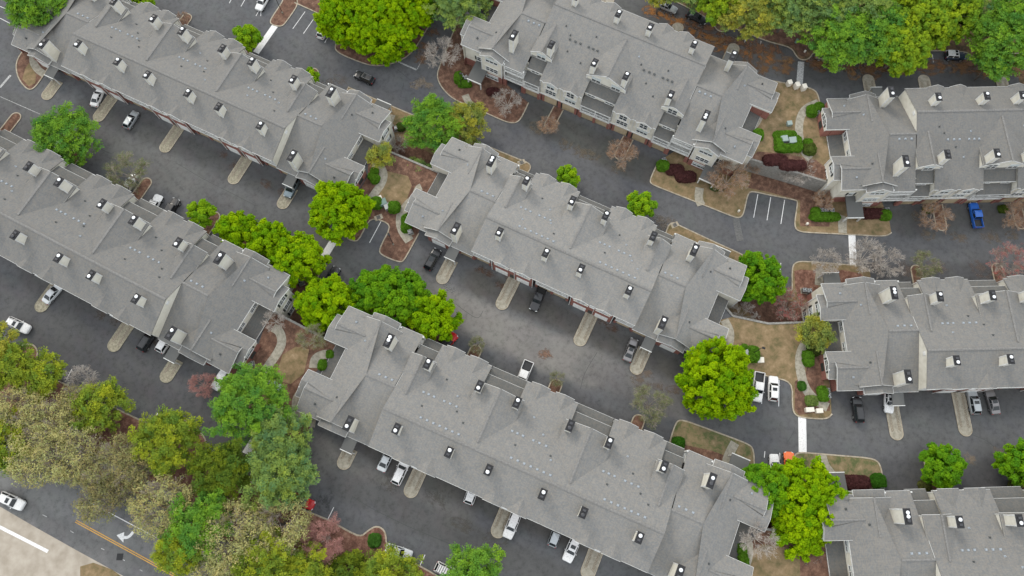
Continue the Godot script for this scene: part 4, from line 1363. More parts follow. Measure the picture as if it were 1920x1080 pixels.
func utility_box(at: Vector3, turn: float, size: Vector3, material: String, label: String) -> void:
	var o := base("utility_box", at, turn)
	tag(o, label, "utility box")
	var st := sb()
	box(st, Vector3(-size.x / 2, 0.08, -size.z / 2), Vector3(size.x / 2, size.y, size.z / 2), 0.07)
	put("cabinet", st.commit(), M[material], o)
	var lid := sb()
	box(lid, Vector3(-size.x / 2 - 0.04, size.y, -size.z / 2 - 0.04), Vector3(size.x / 2 + 0.04, size.y + 0.06, size.z / 2 + 0.04), 0.03)
	put("lid", lid.commit(), M[material], o)
	var pad := sb()
	box(pad, Vector3(-size.x / 2 - 0.15, 0, -size.z / 2 - 0.15), Vector3(size.x / 2 + 0.15, 0.08, size.z / 2 + 0.15))
	put("pad", pad.commit(), M.concrete, o)
	var dr := sb()
	cbox(dr, Vector3(0, size.y * 0.5, size.z / 2 + 0.02), Vector3(size.x * 0.8, size.y * 0.7, 0.03))
	put("door", dr.commit(), M[material], o)

func lamp_post(at: Vector3, h: float, turn: float, label: String) -> void:
	var o := base("street_lamp", at, turn)
	tag(o, label, "street lamp", "black lamp posts of the car parks")
	var st := sb()
	bar(st, Vector3.ZERO, Vector3(0, h, 0), 0.085, 0.055, 8)
	put("pole", st.commit(), M.metal_black, o)
	var f := sb()
	disc(f, Vector3.ZERO, 0.2, 0.5, 10, 0.16)
	put("pole_base", f.commit(), M.concrete, o)
	var hd := sb()
	cbox(hd, Vector3(0, h + 0.06, 0.25), Vector3(0.38, 0.16, 0.6), 0.05)
	put("lamp_head", hd.commit(), M.metal_black, o)
	var ln := sb()
	cbox(ln, Vector3(0, h - 0.03, 0.25), Vector3(0.26, 0.03, 0.4))
	put("lens", ln.commit(), M.lamp_clear, o)

func hydrant_like(called: String, at: Vector3, h: float, r: float, material: String, label: String, category: String) -> void:
	var o := base(called, at)
	tag(o, label, category)
	var st := sb()
	disc(st, Vector3.ZERO, r * 1.3, 0.08, 10)
	disc(st, Vector3(0, 0.08, 0), r, h * 0.75, 10, r * 0.85)
	put("post", st.commit(), M[material], o)
	var c := sb()
	disc(c, Vector3(0, 0.08 + h * 0.75, 0), r * 1.15, h * 0.2, 10, r * 0.4)
	put("cap", c.commit(), M[material], o)

func drain(at: Vector3, turn: float, label: String) -> void:
	var o := base("storm_drain", at, turn)
	tag(o, label, "storm drain")
	var st := sb()
	box(st, Vector3(-0.85, 0, -0.55), Vector3(0.85, 0.16, 0.55), 0.03)
	put("inlet_top", st.commit(), M.kerb, o)
	var g := sb()
	box(g, Vector3(-0.4, 0.16, -0.4), Vector3(0.4, 0.18, 0.4))
	put("frame", g.commit(), M.metal_black, o)
	var s := sb()
	for i in 6: box(s, Vector3(-0.36 + i * 0.13, 0.18, -0.36), Vector3(-0.3 + i * 0.13, 0.2, 0.36))
	put("grate", s.commit(), M.block_wall, o)

func islands(b: Node3D, bays: int, opt: Dictionary) -> void:
	# kerbed islands between the driveways of one building: paved walks on the upper side, planted tongues on the lower side
	var L := 17.5 + 17.05 * (bays - 1)
	var upper := []
	for i in bays: upper.append([8.75 + 17.05 * i + 0.5, 6.5, opt.get("upper_tip", 13.6)])
	upper.append([-3.95, 8.6, opt.get("upper_tip", 13.6) + 0.4])
	upper.append([L + 3.95, 8.6, opt.get("upper_tip", 13.6) + 0.4])
	var place := func(p: Vector2) -> Vector2:
		var v := b.transform * Vector3(p.x, 0, p.y)
		return Vector2(v.x, v.z)
	for u in upper:
		var x: float = u[0]
		var hw := 1.15
		var p := PackedVector2Array()
		p.append(Vector2(x + hw, u[1]))
		for i in 13:
			var a := PI * i / 12.0
			p.append(Vector2(x + cos(a) * hw, float(u[2]) - hw + sin(a) * hw))
		p.append(Vector2(x - hw, u[1]))
		var w := PackedVector2Array()
		for q in p: w.append(place.call(q))
		var st := sb()
		flat(st, w, b.position.y + 0.11)
		var o := put("paved_island", st.commit(), M[opt.get("island", "concrete")])
		tag(o, "", "", "", "structure")
		put("kerb", kerb_along(w, b.position.y, not Geometry2D.is_polygon_clockwise(w), 0.45, 0.16), M[opt.get("island_kerb", "kerb")], o)
		for k in [-1.0, 1.0]:
			var g := PackedVector2Array()
			for q in [Vector2(x + k * 0.42, u[1]), Vector2(x + k * 0.92, u[1]), Vector2(x + k * 0.92, float(u[2]) - 1.3), Vector2(x + k * 0.42, float(u[2]) - 1.7)]: g.append(place.call(q))
			var gs := sb()
			flat(gs, g, b.position.y + 0.118)
			tag(put("gravel_strip", gs.commit(), M.gravel, o), "", "", "", "stuff")
	for i in bays:
		if opt.get("lower", true) == false: break
		var x: float = 8.75 + 17.05 * i
		var tip: float = opt.get("lower_tip", 18.6)
		var hw := 1.0
		var w := PackedVector2Array()
		w.append(place.call(Vector2(x - hw, -14.9)))
		for k in 13:
			var a := PI * k / 12.0
			w.append(place.call(Vector2(x - cos(a) * hw, -(tip - hw + sin(a) * hw))))
		w.append(place.call(Vector2(x + hw, -14.9)))
		var st := sb()
		flat(st, w, b.position.y + T0 + 0.09)
		var o := put("planted_island", st.commit(), M.mulch)
		tag(o, "", "", "", "structure")
		put("kerb", kerb_along(w, b.position.y + T0, not Geometry2D.is_polygon_clockwise(w), 0.5, 0.24), M.kerb, o)

func _ready() -> void:
	rng.seed = 7
	# ---- camera, sky, light
	var cam := Camera3D.new()
	cam.name = "camera"
	cam.fov = 43.89
	cam.far = 2500.0
	add_child(cam)
	cam.position = Vector3(0, 138, 0)
	cam.rotation_degrees = Vector3(-73.7, 0, 0)
	cam.current = true
	var env := Environment.new()
	env.background_mode = Environment.BG_SKY
	var sky := Sky.new()
	var sm := ProceduralSkyMaterial.new()
	sm.sky_top_color = Color(0.86, 0.88, 0.9)
	sm.sky_horizon_color = Color(0.74, 0.77, 0.8)
	sm.sky_curve = 0.2
	sm.ground_bottom_color = Color(0.3, 0.3, 0.28)
	sm.ground_horizon_color = Color(0.55, 0.57, 0.58)
	sm.sun_angle_max = 1.0
	sky.sky_material = sm
	env.sky = sky
	env.background_energy_multiplier = 1.0
	env.tonemap_mode = Environment.TONE_MAPPER_LINEAR
	env.tonemap_exposure = 1.98
	env.sdfgi_enabled = true
	env.ssao_enabled = true
	env.ssil_enabled = true
	var we := WorldEnvironment.new()
	we.name = "environment"
	we.environment = env
	add_child(we)
	var sun := DirectionalLight3D.new()
	sun.name = "sun"
	sun.light_energy = 0.3
	sun.light_angular_distance = 20.0
	sun.light_color = Color(1.0, 0.97, 0.92)
	sun.shadow_enabled = true
	add_child(sun)
	sun.rotation_degrees = Vector3(-38, 212, 0)
	materials()
	tone.seed = 4
	tone.frequency = 0.045
	tone.fractal_octaves = 4

	# ---- ground: far land, three terraces, retaining walls
	lanes = [
		[T0, Vector2(-49.68, -103.93), Vector2(0.00, -76.36), 4.5, Color(0.099, 0.099, 0.103), 0.8],
		[T0, Vector2(0.00, -76.36), Vector2(53.13, -50.65), 4.5, Color(0.095, 0.095, 0.100), 0.8],
		[T0, Vector2(53.13, -50.65), Vector2(112.66, -48.86), 4.5, Color(0.099, 0.099, 0.101), 0.8],
		[T0, Vector2(4.79, -82.34), Vector2(30.91, -67.95), 4.2, Color(0.065, 0.063, 0.056), 0.85],
		[T0, Vector2(83.44, -56.70), Vector2(114.43, -57.32), 3.6, Color(0.065, 0.063, 0.058), 0.8],
		[T0, Vector2(50.69, -61.02), Vector2(60.28, -59.16), 3.0, Color(0.067, 0.067, 0.067), 0.6],
		[T0, Vector2(76.07, -45.08), Vector2(111.87, -45.08), 2.6, Color(0.062, 0.062, 0.063), 0.7],
		[T1, Vector2(-108.94, -81.41), Vector2(-37.17, -50.04), 4.5, Color(0.105, 0.103, 0.101), 0.8],
		[T1, Vector2(-37.05, -48.30), Vector2(-17.09, -38.13), 5.0, Color(0.112, 0.110, 0.106), 0.8],
		[T1, Vector2(-13.84, -36.47), Vector2(15.58, -24.12), 4.6, Color(0.185, 0.174, 0.162), 0.9],
		[T1, Vector2(15.58, -24.12), Vector2(36.74, -15.36), 4.0, Color(0.129, 0.123, 0.118), 0.8],
		[T1, Vector2(36.70, -14.86), Vector2(101.22, -11.35), 5.0, Color(0.095, 0.095, 0.096), 0.8],
		[T1, Vector2(-7.54, -42.04), Vector2(31.17, -24.12), 3.0, Color(0.065, 0.060, 0.054), 0.85],
		[T1, Vector2(-91.56, -81.41), Vector2(-44.62, -60.69), 3.2, Color(0.069, 0.067, 0.063), 0.75],
		[T1, Vector2(62.52, -17.40), Vector2(102.55, -17.70), 3.2, Color(0.063, 0.063, 0.064), 0.8],
		[T1, Vector2(69.78, -4.00), Vector2(99.68, -4.00), 3.2, Color(0.063, 0.063, 0.065), 0.7],
		[T1, Vector2(-5.19, -24.12), Vector2(25.28, -10.85), 2.4, Color(0.074, 0.074, 0.075), 0.8],
		[T1, Vector2(26.76, -108.79), Vector2(63.63, -90.69), 4.5, Color(0.076, 0.074, 0.071), 0.7],
		[T1, Vector2(63.56, -90.02), Vector2(117.28, -88.01), 4.5, Color(0.058, 0.058, 0.058), 0.8],
		[T2, Vector2(-103.30, -38.35), Vector2(-46.97, -12.38), 5.5, Color(0.069, 0.068, 0.069), 0.8],
		[T2, Vector2(-34.87, -7.61), Vector2(-10.42, 2.56), 4.6, Color(0.118, 0.112, 0.105), 0.85],
		[T2, Vector2(-30.65, -2.47), Vector2(12.88, 15.73), 3.0, Color(0.069, 0.069, 0.069), 0.85],
		[T2, Vector2(-25.21, -8.08), Vector2(13.10, 7.92), 2.6, Color(0.065, 0.062, 0.056), 0.8],
		[T2, Vector2(-93.48, -41.06), Vector2(-58.45, -26.29), 2.8, Color(0.067, 0.065, 0.062), 0.7],
		[T2, Vector2(-96.27, -4.79), Vector2(-49.76, 14.87), 5.5, Color(0.151, 0.149, 0.148), 0.95],
		[T2, Vector2(-95.59, -1.55), Vector2(-58.17, 14.02), 1.6, Color(0.098, 0.097, 0.098), 0.7]]
	var far := PlaneMesh.new()
	far.size = Vector2(2400, 2400)
	var land := put("ground", far, M.forest_floor)
	land.position = Vector3(0, T0 - 0.08, 0)
	tag(land, "wooded land around the housing estate", "", "", "structure")
	terrace("street", PackedVector2Array([Vector2(-118.00, -149.00), Vector2(112.00, -149.00), Vector2(112.00, -5.00), Vector2(-118.00, -5.00)]), T0, Rect2(-118, -150, 230, 195), "dark asphalt streets and parking bays of the low terrace")
	terrace("street", PackedVector2Array([Vector2(-143.41, -126.41), Vector2(-28.65, -71.76), Vector2(-15.65, -65.77), Vector2(40.75, -38.74), Vector2(43.91, -34.50), Vector2(50.76, -32.97), Vector2(59.68, -33.30), Vector2(62.89, -33.12), Vector2(146.37, -35.13), Vector2(142.00, -35.13), Vector2(142.00, 45.00), Vector2(-148.00, 45.00), Vector2(-148.00, -126.41)]), T1, Rect2(-118, -150, 230, 195), "dark asphalt streets and parking bays of the middle terrace")
	terrace("street", PackedVector2Array([Vector2(-174.06, -99.04), Vector2(-45.42, -33.99), Vector2(-33.47, -27.81), Vector2(42.31, 5.04), Vector2(54.55, 6.92), Vector2(140.03, 4.86), Vector2(142.00, 4.86), Vector2(142.00, 45.00), Vector2(-148.00, 45.00), Vector2(-148.00, -99.04)]), T2, Rect2(-118, -150, 230, 195), "dark asphalt streets and parking bays of the high terrace")
	terrace("street", PackedVector2Array([Vector2(-9.43, -101.91), Vector2(24.42, -171.62), Vector2(142.00, -150.00), Vector2(142.00, -67.95), Vector2(152.74, -67.95), Vector2(69.77, -65.99), Vector2(66.07, -63.61), Vector2(60.78, -65.45), Vector2(50.30, -68.92), Vector2(47.73, -74.15)]), T1, Rect2(-118, -150, 230, 195), "asphalt upper road behind the dormered building")
	garden_wall(PackedVector2Array([Vector2(-30.47, -72.60), Vector2(-13.83, -64.94)]), T0, T1, "grey block wall below the lawn left of the central building")
	garden_wall(PackedVector2Array([Vector2(39.56, -40.34), Vector2(43.91, -34.50), Vector2(50.76, -32.97), Vector2(59.68, -33.30), Vector2(64.89, -33.01)]), T0, T1, "grey block wall between the central building and the right one")
	garden_wall(PackedVector2Array([Vector2(-47.20, -34.91), Vector2(-31.69, -26.89)]), T1, T2, "grey block wall under the bare tree left of the long lower building")
	garden_wall(PackedVector2Array([Vector2(40.34, 4.74), Vector2(56.53, 7.22)]), T1, T2, "grey block wall beside the big trees at the lower right")
	garden_wall(PackedVector2Array([Vector2(46.85, -75.94), Vector2(50.30, -68.92), Vector2(60.78, -65.45), Vector2(66.07, -63.61), Vector2(71.45, -67.07)]), T0, T1, "tall grey block wall below the lawn between the two upper buildings")

	# ---- buildings with their islands
	var b: Node3D
	b = building("townhouse_block", Vector3(-92.46, T1, -93.84), -0.4444, 3, "long grey roofed building at the upper left with red brick garage front", {"ridge_vents": false, "skin": "weathered_shingle", "upper_tip": 13.2, "lower_tip": 20.5, "island": "old_concrete", "island_kerb": "kerb"})
	islands(b, 3, {"ridge_vents": false, "skin": "weathered_shingle", "upper_tip": 13.2, "lower_tip": 20.5, "island": "old_concrete", "island_kerb": "kerb"})
	b = building("townhouse_block", Vector3(-123.90, T2, -65.27), -0.4682, 4, "grey roofed building cut by the left edge above the wooded corner", {"ridge_vents": false, "skin": "brown_shingle", "upper_tip": 12.8, "lower_tip": 20.5, "island": "old_concrete", "island_kerb": "old_concrete"})
	islands(b, 4, {"ridge_vents": false, "skin": "brown_shingle", "upper_tip": 12.8, "lower_tip": 20.5, "island": "old_concrete", "island_kerb": "old_concrete"})
	b = building("townhouse_block", Vector3(-4.92, T1, -52.31), -0.4470, 2, "central grey roofed building with black pickup parked at its brick front", {"skin": "light_shingle", "upper_tip": 13.6, "lower": false, "island": "concrete"})
	islands(b, 2, {"skin": "light_shingle", "upper_tip": 13.6, "lower": false, "island": "concrete"})
	b = building("townhouse_block", Vector3(-22.23, T2, -14.77), -0.4091, 3, "longest building with grey roof across the lower middle of the picture", {"skin": "grey_shingle", "upper_tip": 12.0, "lower_tip": 18.7})
	islands(b, 3, {"skin": "grey_shingle", "upper_tip": 12.0, "lower_tip": 18.7})
	b = building("townhouse_block", Vector3(40.21, T1, -86.13), 2.6895, 2, "pale building with dormers and cream front at the top of the picture", {"skin": "grey_shingle", "lower_tip": 20.6, "ridge_vents": false, "round_vents": true, "vents": "vent_dark"})
	islands(b, 2, {"skin": "grey_shingle", "lower_tip": 20.6, "ridge_vents": false, "round_vents": true, "vents": "vent_dark"})
	b = building("townhouse_block", Vector3(117.09, T1, -76.11), 3.1652, 2, "pale building with dormers at the upper right above the blue pickup", {"skin": "brown_shingle", "lower_tip": 20.8, "ridge_vents": false})
	islands(b, 2, {"skin": "brown_shingle", "lower_tip": 20.8, "ridge_vents": false})
	b = building("townhouse_block", Vector3(76.57, T1, -25.95), 0.0240, 2, "grey roofed building at the right edge behind the white sedan and black car", {"ridge_vents": false, "skin": "weathered_shingle", "upper_tip": 15.0, "lower_tip": 20.5})
	islands(b, 2, {"ridge_vents": false, "skin": "weathered_shingle", "upper_tip": 15.0, "lower_tip": 20.5})
	b = building("townhouse_block", Vector3(70.23, T2, 14.04), 0.0240, 2, "grey roofed building in the lower right corner behind the round tree", {"skin": "weathered_shingle", "lower_tip": 21.5, "ridge_vents": false, "vents": "vent_light"})
	islands(b, 2, {"skin": "weathered_shingle", "lower_tip": 21.5, "ridge_vents": false, "vents": "vent_light"})

	# ---- planting beds, lawns, woods
	bed("mulch_bed", "mulch", T0, PackedVector2Array([Vector2(-51.21, -112.05), Vector2(-45.32, -109.10), Vector2(-39.32, -103.56), Vector2(-40.93, -99.98), Vector2(-40.22, -98.56), Vector2(-37.29, -97.00), Vector2(-32.65, -95.10), Vector2(-29.58, -94.96), Vector2(-26.33, -96.01), Vector2(-23.83, -97.71), Vector2(-22.31, -99.84), Vector2(-18.25, -108.22), Vector2(-16.15, -113.84), Vector2(-33.07, -118.66), Vector2(-50.76, -117.14)]), 13, "brown mulch bed under the maples on the kerbed corner")
	bed("mulch_bed", "mulch", T0, PackedVector2Array([Vector2(-53.99, -113.54), Vector2(-53.88, -112.35), Vector2(-56.62, -106.76), Vector2(-55.79, -105.88), Vector2(-53.88, -105.45), Vector2(-53.09, -106.32), Vector2(-50.63, -111.16), Vector2(-50.88, -112.65), Vector2(-51.79, -114.44)]), 8, "mulch tongue with the lamp post between the parking bays at the top")
	bed("garden_bed", "tan_lawn", T0, PackedVector2Array([Vector2(-37.28, -89.20), Vector2(-32.30, -86.74), Vector2(-23.09, -82.42), Vector2(-15.46, -78.95), Vector2(-9.35, -76.18), Vector2(-2.71, -73.05), Vector2(1.64, -71.10), Vector2(3.75, -70.20), Vector2(3.97, -69.05), Vector2(2.68, -67.39), Vector2(-9.23, -62.22), Vector2(-18.50, -63.23), Vector2(-26.17, -66.63), Vector2(-31.73, -72.40), Vector2(-35.83, -81.61)]), 10, "tan lawn along the street between the upper left and central buildings")
	bed("garden_bed", "tan_lawn", T0, PackedVector2Array([Vector2(32.41, -52.41), Vector2(33.80, -56.54), Vector2(35.79, -55.56), Vector2(43.13, -51.74), Vector2(48.11, -49.30), Vector2(53.74, -45.87), Vector2(53.24, -40.86), Vector2(58.26, -41.09), Vector2(58.55, -41.79), Vector2(58.93, -46.22), Vector2(59.97, -47.52), Vector2(63.10, -47.40), Vector2(73.98, -46.46), Vector2(75.04, -45.28), Vector2(75.02, -43.53), Vector2(66.90, -34.93), Vector2(60.83, -29.90), Vector2(52.08, -29.35), Vector2(47.89, -31.01), Vector2(42.96, -37.20), Vector2(36.91, -45.28)]), 14, "tan lawn behind the central building and round the right edge building")
	bed("mulch_bed", "mulch", T0, PackedVector2Array([Vector2(-12.25, -108.22), Vector2(-15.01, -98.84), Vector2(-16.83, -93.63), Vector2(-16.89, -91.55), Vector2(-15.73, -89.07), Vector2(-13.25, -86.33), Vector2(-8.40, -84.16), Vector2(-1.19, -80.54), Vector2(0.72, -80.28), Vector2(1.91, -81.34), Vector2(3.61, -85.38), Vector2(-2.43, -91.13), Vector2(-9.83, -98.13)]), 11, "mulch bed with a walkway before the dormered building")
	bed("garden_bed", "tan_lawn", T0, PackedVector2Array([Vector2(32.35, -70.85), Vector2(30.10, -66.19), Vector2(30.52, -65.36), Vector2(35.37, -63.23), Vector2(41.64, -60.48), Vector2(47.73, -57.77), Vector2(48.86, -57.64), Vector2(49.61, -58.38), Vector2(50.98, -63.23), Vector2(52.08, -63.85), Vector2(55.46, -62.97), Vector2(61.56, -61.73), Vector2(61.82, -60.98), Vector2(60.40, -55.44), Vector2(61.42, -54.35), Vector2(68.77, -53.98), Vector2(79.48, -53.38), Vector2(80.85, -54.23), Vector2(80.81, -57.03), Vector2(78.91, -65.36), Vector2(66.83, -71.10), Vector2(54.46, -76.57), Vector2(45.23, -79.61)]), 18, "tan lawn before the dormered building and below the grey wall")
	sheet("mulch_patch", "mulch", T0 + 0.108, PackedVector2Array([Vector2(51.21, -64.48), Vector2(52.81, -69.18), Vector2(55.87, -67.01), Vector2(65.98, -63.98), Vector2(69.00, -60.36), Vector2(67.81, -55.44), Vector2(61.56, -55.56), Vector2(62.23, -61.48), Vector2(55.51, -63.48)]))
	sheet("mulch_patch", "mulch", T0 + 0.107, PackedVector2Array([Vector2(45.91, -39.48), Vector2(47.21, -42.95), Vector2(52.22, -41.79), Vector2(54.27, -40.06), Vector2(61.75, -37.77), Vector2(61.36, -34.48), Vector2(52.55, -34.03), Vector2(49.92, -35.16)]))
	sheet("mulch_patch", "red_mulch", T0 + 0.109, PackedVector2Array([Vector2(59.00, -41.79), Vector2(59.19, -45.52), Vector2(60.68, -45.87), Vector2(64.22, -45.52), Vector2(63.71, -41.21), Vector2(59.61, -38.34)]))
	sheet("mulch_patch", "red_mulch", T0 + 0.109, PackedVector2Array([Vector2(65.51, -45.05), Vector2(69.40, -45.75), Vector2(73.10, -44.93), Vector2(74.16, -42.95), Vector2(65.70, -42.95)]))
	sheet("mulch_patch", "mulch", T0 + 0.107, PackedVector2Array([Vector2(-26.38, -71.10), Vector2(-30.80, -76.97), Vector2(-26.02, -76.05), Vector2(-20.03, -73.96), Vector2(-15.24, -71.10), Vector2(-15.14, -67.26), Vector2(-22.19, -68.79)]))
	bed("garden_bed", "mulch", T1, PackedVector2Array([Vector2(-102.41, -91.71), Vector2(-103.72, -87.94), Vector2(-104.84, -85.82), Vector2(-105.98, -85.68), Vector2(-108.48, -88.35), Vector2(-109.86, -92.38), Vector2(-108.53, -95.93), Vector2(-107.08, -97.72), Vector2(-101.06, -96.07), Vector2(-100.33, -91.98)]), 7, "kerbed bed with a curved path at the left end of the upper left building")
	sheet("grass_patch", "tan_lawn", T1 + 0.106, PackedVector2Array([Vector2(-107.44, -90.90), Vector2(-106.88, -92.25), Vector2(-104.79, -89.28), Vector2(-104.62, -87.14), Vector2(-105.87, -86.35), Vector2(-107.64, -88.21)]))
	bed("garden_bed", "mulch", T1, PackedVector2Array([Vector2(-34.61, -52.92), Vector2(-33.71, -50.93), Vector2(-32.26, -50.46), Vector2(-31.51, -50.70), Vector2(-29.39, -55.86), Vector2(-24.55, -54.09), Vector2(-27.02, -48.61), Vector2(-26.64, -47.46), Vector2(-22.76, -45.86), Vector2(-22.02, -46.31), Vector2(-19.30, -52.10), Vector2(-17.70, -56.46), Vector2(-14.54, -62.47), Vector2(-15.07, -65.28), Vector2(-22.06, -68.49), Vector2(-29.13, -71.62), Vector2(-30.62, -69.86), Vector2(-30.34, -64.91), Vector2(-33.81, -57.65)]), 11, "mulch garden with walkway between the upper left and central buildings")
	sheet("grass_patch", "tan_lawn", T1 + 0.107, PackedVector2Array([Vector2(-26.81, -66.14), Vector2(-21.91, -64.91), Vector2(-21.04, -62.71), Vector2(-22.50, -57.65), Vector2(-25.55, -58.85), Vector2(-28.11, -61.01), Vector2(-27.58, -63.69)]))
	bed("garden_bed", "tan_lawn", T1, PackedVector2Array([Vector2(37.41, -27.26), Vector2(34.54, -25.15), Vector2(32.95, -21.60), Vector2(33.36, -19.94), Vector2(35.94, -18.71), Vector2(39.49, -18.10), Vector2(43.19, -19.43), Vector2(45.25, -23.89), Vector2(49.69, -22.64), Vector2(54.43, -21.49), Vector2(53.80, -15.86), Vector2(54.70, -14.75), Vector2(60.05, -14.34), Vector2(61.09, -15.35), Vector2(61.50, -20.25), Vector2(60.86, -29.39), Vector2(59.84, -33.17), Vector2(50.71, -32.84), Vector2(43.87, -34.36), Vector2(41.28, -33.71), Vector2(39.96, -30.46)]), 14, "tan lawn between the central building and the right edge building")
	sheet("mulch_patch", "mulch", T1 + 0.107, PackedVector2Array([Vector2(54.72, -21.39), Vector2(56.98, -23.05), Vector2(59.29, -29.39), Vector2(60.72, -32.62), Vector2(60.35, -20.98), Vector2(61.36, -19.94), Vector2(60.85, -15.86), Vector2(54.84, -15.05), Vector2(54.13, -16.06)]))
	bed("garden_bed", "mulch", T1, PackedVector2Array([Vector2(-59.25, -50.35), Vector2(-58.06, -53.38), Vector2(-50.42, -51.75), Vector2(-43.67, -49.65), Vector2(-39.13, -47.35), Vector2(-38.03, -45.74), Vector2(-39.95, -41.11), Vector2(-38.85, -39.43), Vector2(-34.27, -39.66), Vector2(-31.39, -41.67), Vector2(-21.47, -40.88), Vector2(-15.48, -38.10), Vector2(-12.49, -33.71), Vector2(-14.05, -29.18), Vector2(-20.90, -27.26), Vector2(-27.17, -27.26), Vector2(-35.26, -26.41), Vector2(-46.42, -32.08), Vector2(-51.24, -38.10), Vector2(-57.58, -47.12)]), 13, "mulch bed under the row of maples above the long building")
	bed("garden_bed", "lawn", T1, PackedVector2Array([Vector2(29.59, -8.87), Vector2(31.30, -13.64), Vector2(32.45, -14.04), Vector2(37.10, -12.34), Vector2(44.44, -9.56), Vector2(45.47, -8.67), Vector2(45.18, -4.58), Vector2(52.60, -4.00), Vector2(53.05, -7.20), Vector2(53.94, -7.99), Vector2(68.14, -6.81), Vector2(69.04, -5.45), Vector2(68.88, -1.60), Vector2(60.65, 4.52), Vector2(50.42, 8.67), Vector2(45.09, 8.67), Vector2(43.22, 2.65), Vector2(35.79, -3.04)]), 13, "green and brown lawn at the right end of the long building")
	sheet("mulch_patch", "mulch", T1 + 0.107, PackedVector2Array([Vector2(30.40, -9.07), Vector2(31.75, -9.66), Vector2(37.70, -8.38), Vector2(42.08, -6.72), Vector2(41.38, -4.48), Vector2(35.93, -4.97)]))
	sheet("mulch_patch", "mulch", T1 + 0.107, PackedVector2Array([Vector2(45.73, -3.04), Vector2(53.63, -2.56), Vector2(59.65, -3.04), Vector2(60.65, 0.77), Vector2(50.77, 5.45), Vector2(46.86, 5.45)]))
	bed("garden_bed", "mulch", T2, PackedVector2Array([Vector2(-51.51, -18.43), Vector2(-48.80, -13.34), Vector2(-47.86, -11.80), Vector2(-46.27, -10.55), Vector2(-41.74, -8.93), Vector2(-38.90, -9.88), Vector2(-37.38, -11.51), Vector2(-36.03, -14.21), Vector2(-35.30, -16.26), Vector2(-36.94, -22.22), Vector2(-32.91, -27.50), Vector2(-45.63, -33.96), Vector2(-46.92, -32.49), Vector2(-49.03, -23.23)]), 9, "mulch garden with walkway left of the long building")
	sheet("grass_patch", "tan_lawn", T2 + 0.107, PackedVector2Array([Vector2(-43.25, -25.76), Vector2(-40.87, -27.30), Vector2(-38.31, -26.78), Vector2(-38.94, -22.22), Vector2(-41.26, -20.22), Vector2(-44.32, -21.02)]))
	bed("wood_floor", "red_mulch", T2, PackedVector2Array([Vector2(-103.24, -28.74), Vector2(-93.14, -27.30), Vector2(-90.92, -27.81), Vector2(-89.52, -26.27), Vector2(-89.90, -24.03), Vector2(-86.77, -21.72), Vector2(-80.23, -18.43), Vector2(-72.61, -15.28), Vector2(-65.80, -12.28), Vector2(-60.32, -13.82), Vector2(-57.60, -11.60), Vector2(-55.84, -9.98), Vector2(-55.84, -7.60), Vector2(-49.94, -4.04), Vector2(-43.88, -0.90), Vector2(-37.91, 2.02), Vector2(-32.55, 4.00), Vector2(-26.71, 7.03), Vector2(-25.19, 5.70), Vector2(-23.82, 4.98), Vector2(-22.36, 5.88), Vector2(-22.14, 8.53), Vector2(-17.94, 10.72), Vector2(-12.00, 13.75), Vector2(-2.74, 18.25), Vector2(-23.66, 19.93), Vector2(-27.41, 18.25), Vector2(-40.80, 11.76), Vector2(-52.58, 6.23), Vector2(-66.70, -0.44), Vector2(-80.12, -6.38), Vector2(-93.87, -12.37), Vector2(-100.36, -15.28)]), 26, "red brown woodland floor between the street and the main road")
	sheet("grass_patch", "lawn", T2 + 0.107, PackedVector2Array([Vector2(-94.16, -13.82), Vector2(-80.36, -7.79), Vector2(-66.90, -1.82), Vector2(-52.73, 4.89), Vector2(-53.58, 5.70), Vector2(-66.77, -0.90), Vector2(-80.20, -6.85), Vector2(-93.95, -12.76)]))
	sheet("grass_patch", "lawn", T2 + 0.107, PackedVector2Array([Vector2(-25.29, 7.21), Vector2(-23.95, 6.14), Vector2(-22.89, 6.68), Vector2(-23.00, 8.09), Vector2(-24.10, 8.44)]))
	bed("wood_floor", "forest_floor", T1, PackedVector2Array([Vector2(25.84, -115.97), Vector2(35.29, -109.43), Vector2(38.82, -107.56), Vector2(45.17, -103.44), Vector2(46.14, -100.64), Vector2(47.92, -100.36), Vector2(49.48, -101.76), Vector2(57.25, -97.86), Vector2(62.45, -96.34), Vector2(63.35, -93.74), Vector2(64.46, -93.06), Vector2(65.92, -93.47), Vector2(67.08, -95.25), Vector2(76.02, -95.52), Vector2(93.84, -95.52), Vector2(101.51, -95.25), Vector2(102.89, -93.06), Vector2(104.29, -92.93), Vector2(105.80, -94.70), Vector2(121.04, -94.97), Vector2(126.80, -121.92), Vector2(26.11, -121.92)]), 20, "woodland floor with leaf litter above the upper road")
	sheet("mulch_patch", "mulch", T1 + 0.107, PackedVector2Array([Vector2(49.85, -101.90), Vector2(57.70, -102.32), Vector2(64.83, -101.62), Vector2(66.31, -98.83), Vector2(65.38, -93.88), Vector2(63.97, -94.02), Vector2(62.84, -96.62), Vector2(57.28, -98.14)]))
	bed("garden_bed", "tan_lawn", T1, PackedVector2Array([Vector2(48.76, -82.66), Vector2(51.97, -85.95), Vector2(54.53, -87.14), Vector2(55.55, -87.94), Vector2(63.10, -86.35), Vector2(65.93, -85.55), Vector2(66.71, -84.23), Vector2(66.93, -79.40), Vector2(69.66, -73.64), Vector2(67.86, -63.08), Vector2(65.91, -63.56), Vector2(60.72, -65.28), Vector2(50.25, -68.74), Vector2(46.82, -73.64)]), 8, "lawn with curved walkways between the two upper buildings")
	sheet("mulch_patch", "mulch", T1 + 0.107, PackedVector2Array([Vector2(50.49, -68.87), Vector2(52.24, -70.61), Vector2(57.86, -70.11), Vector2(64.49, -68.62), Vector2(67.13, -66.14), Vector2(65.73, -63.93), Vector2(60.75, -65.52)]))
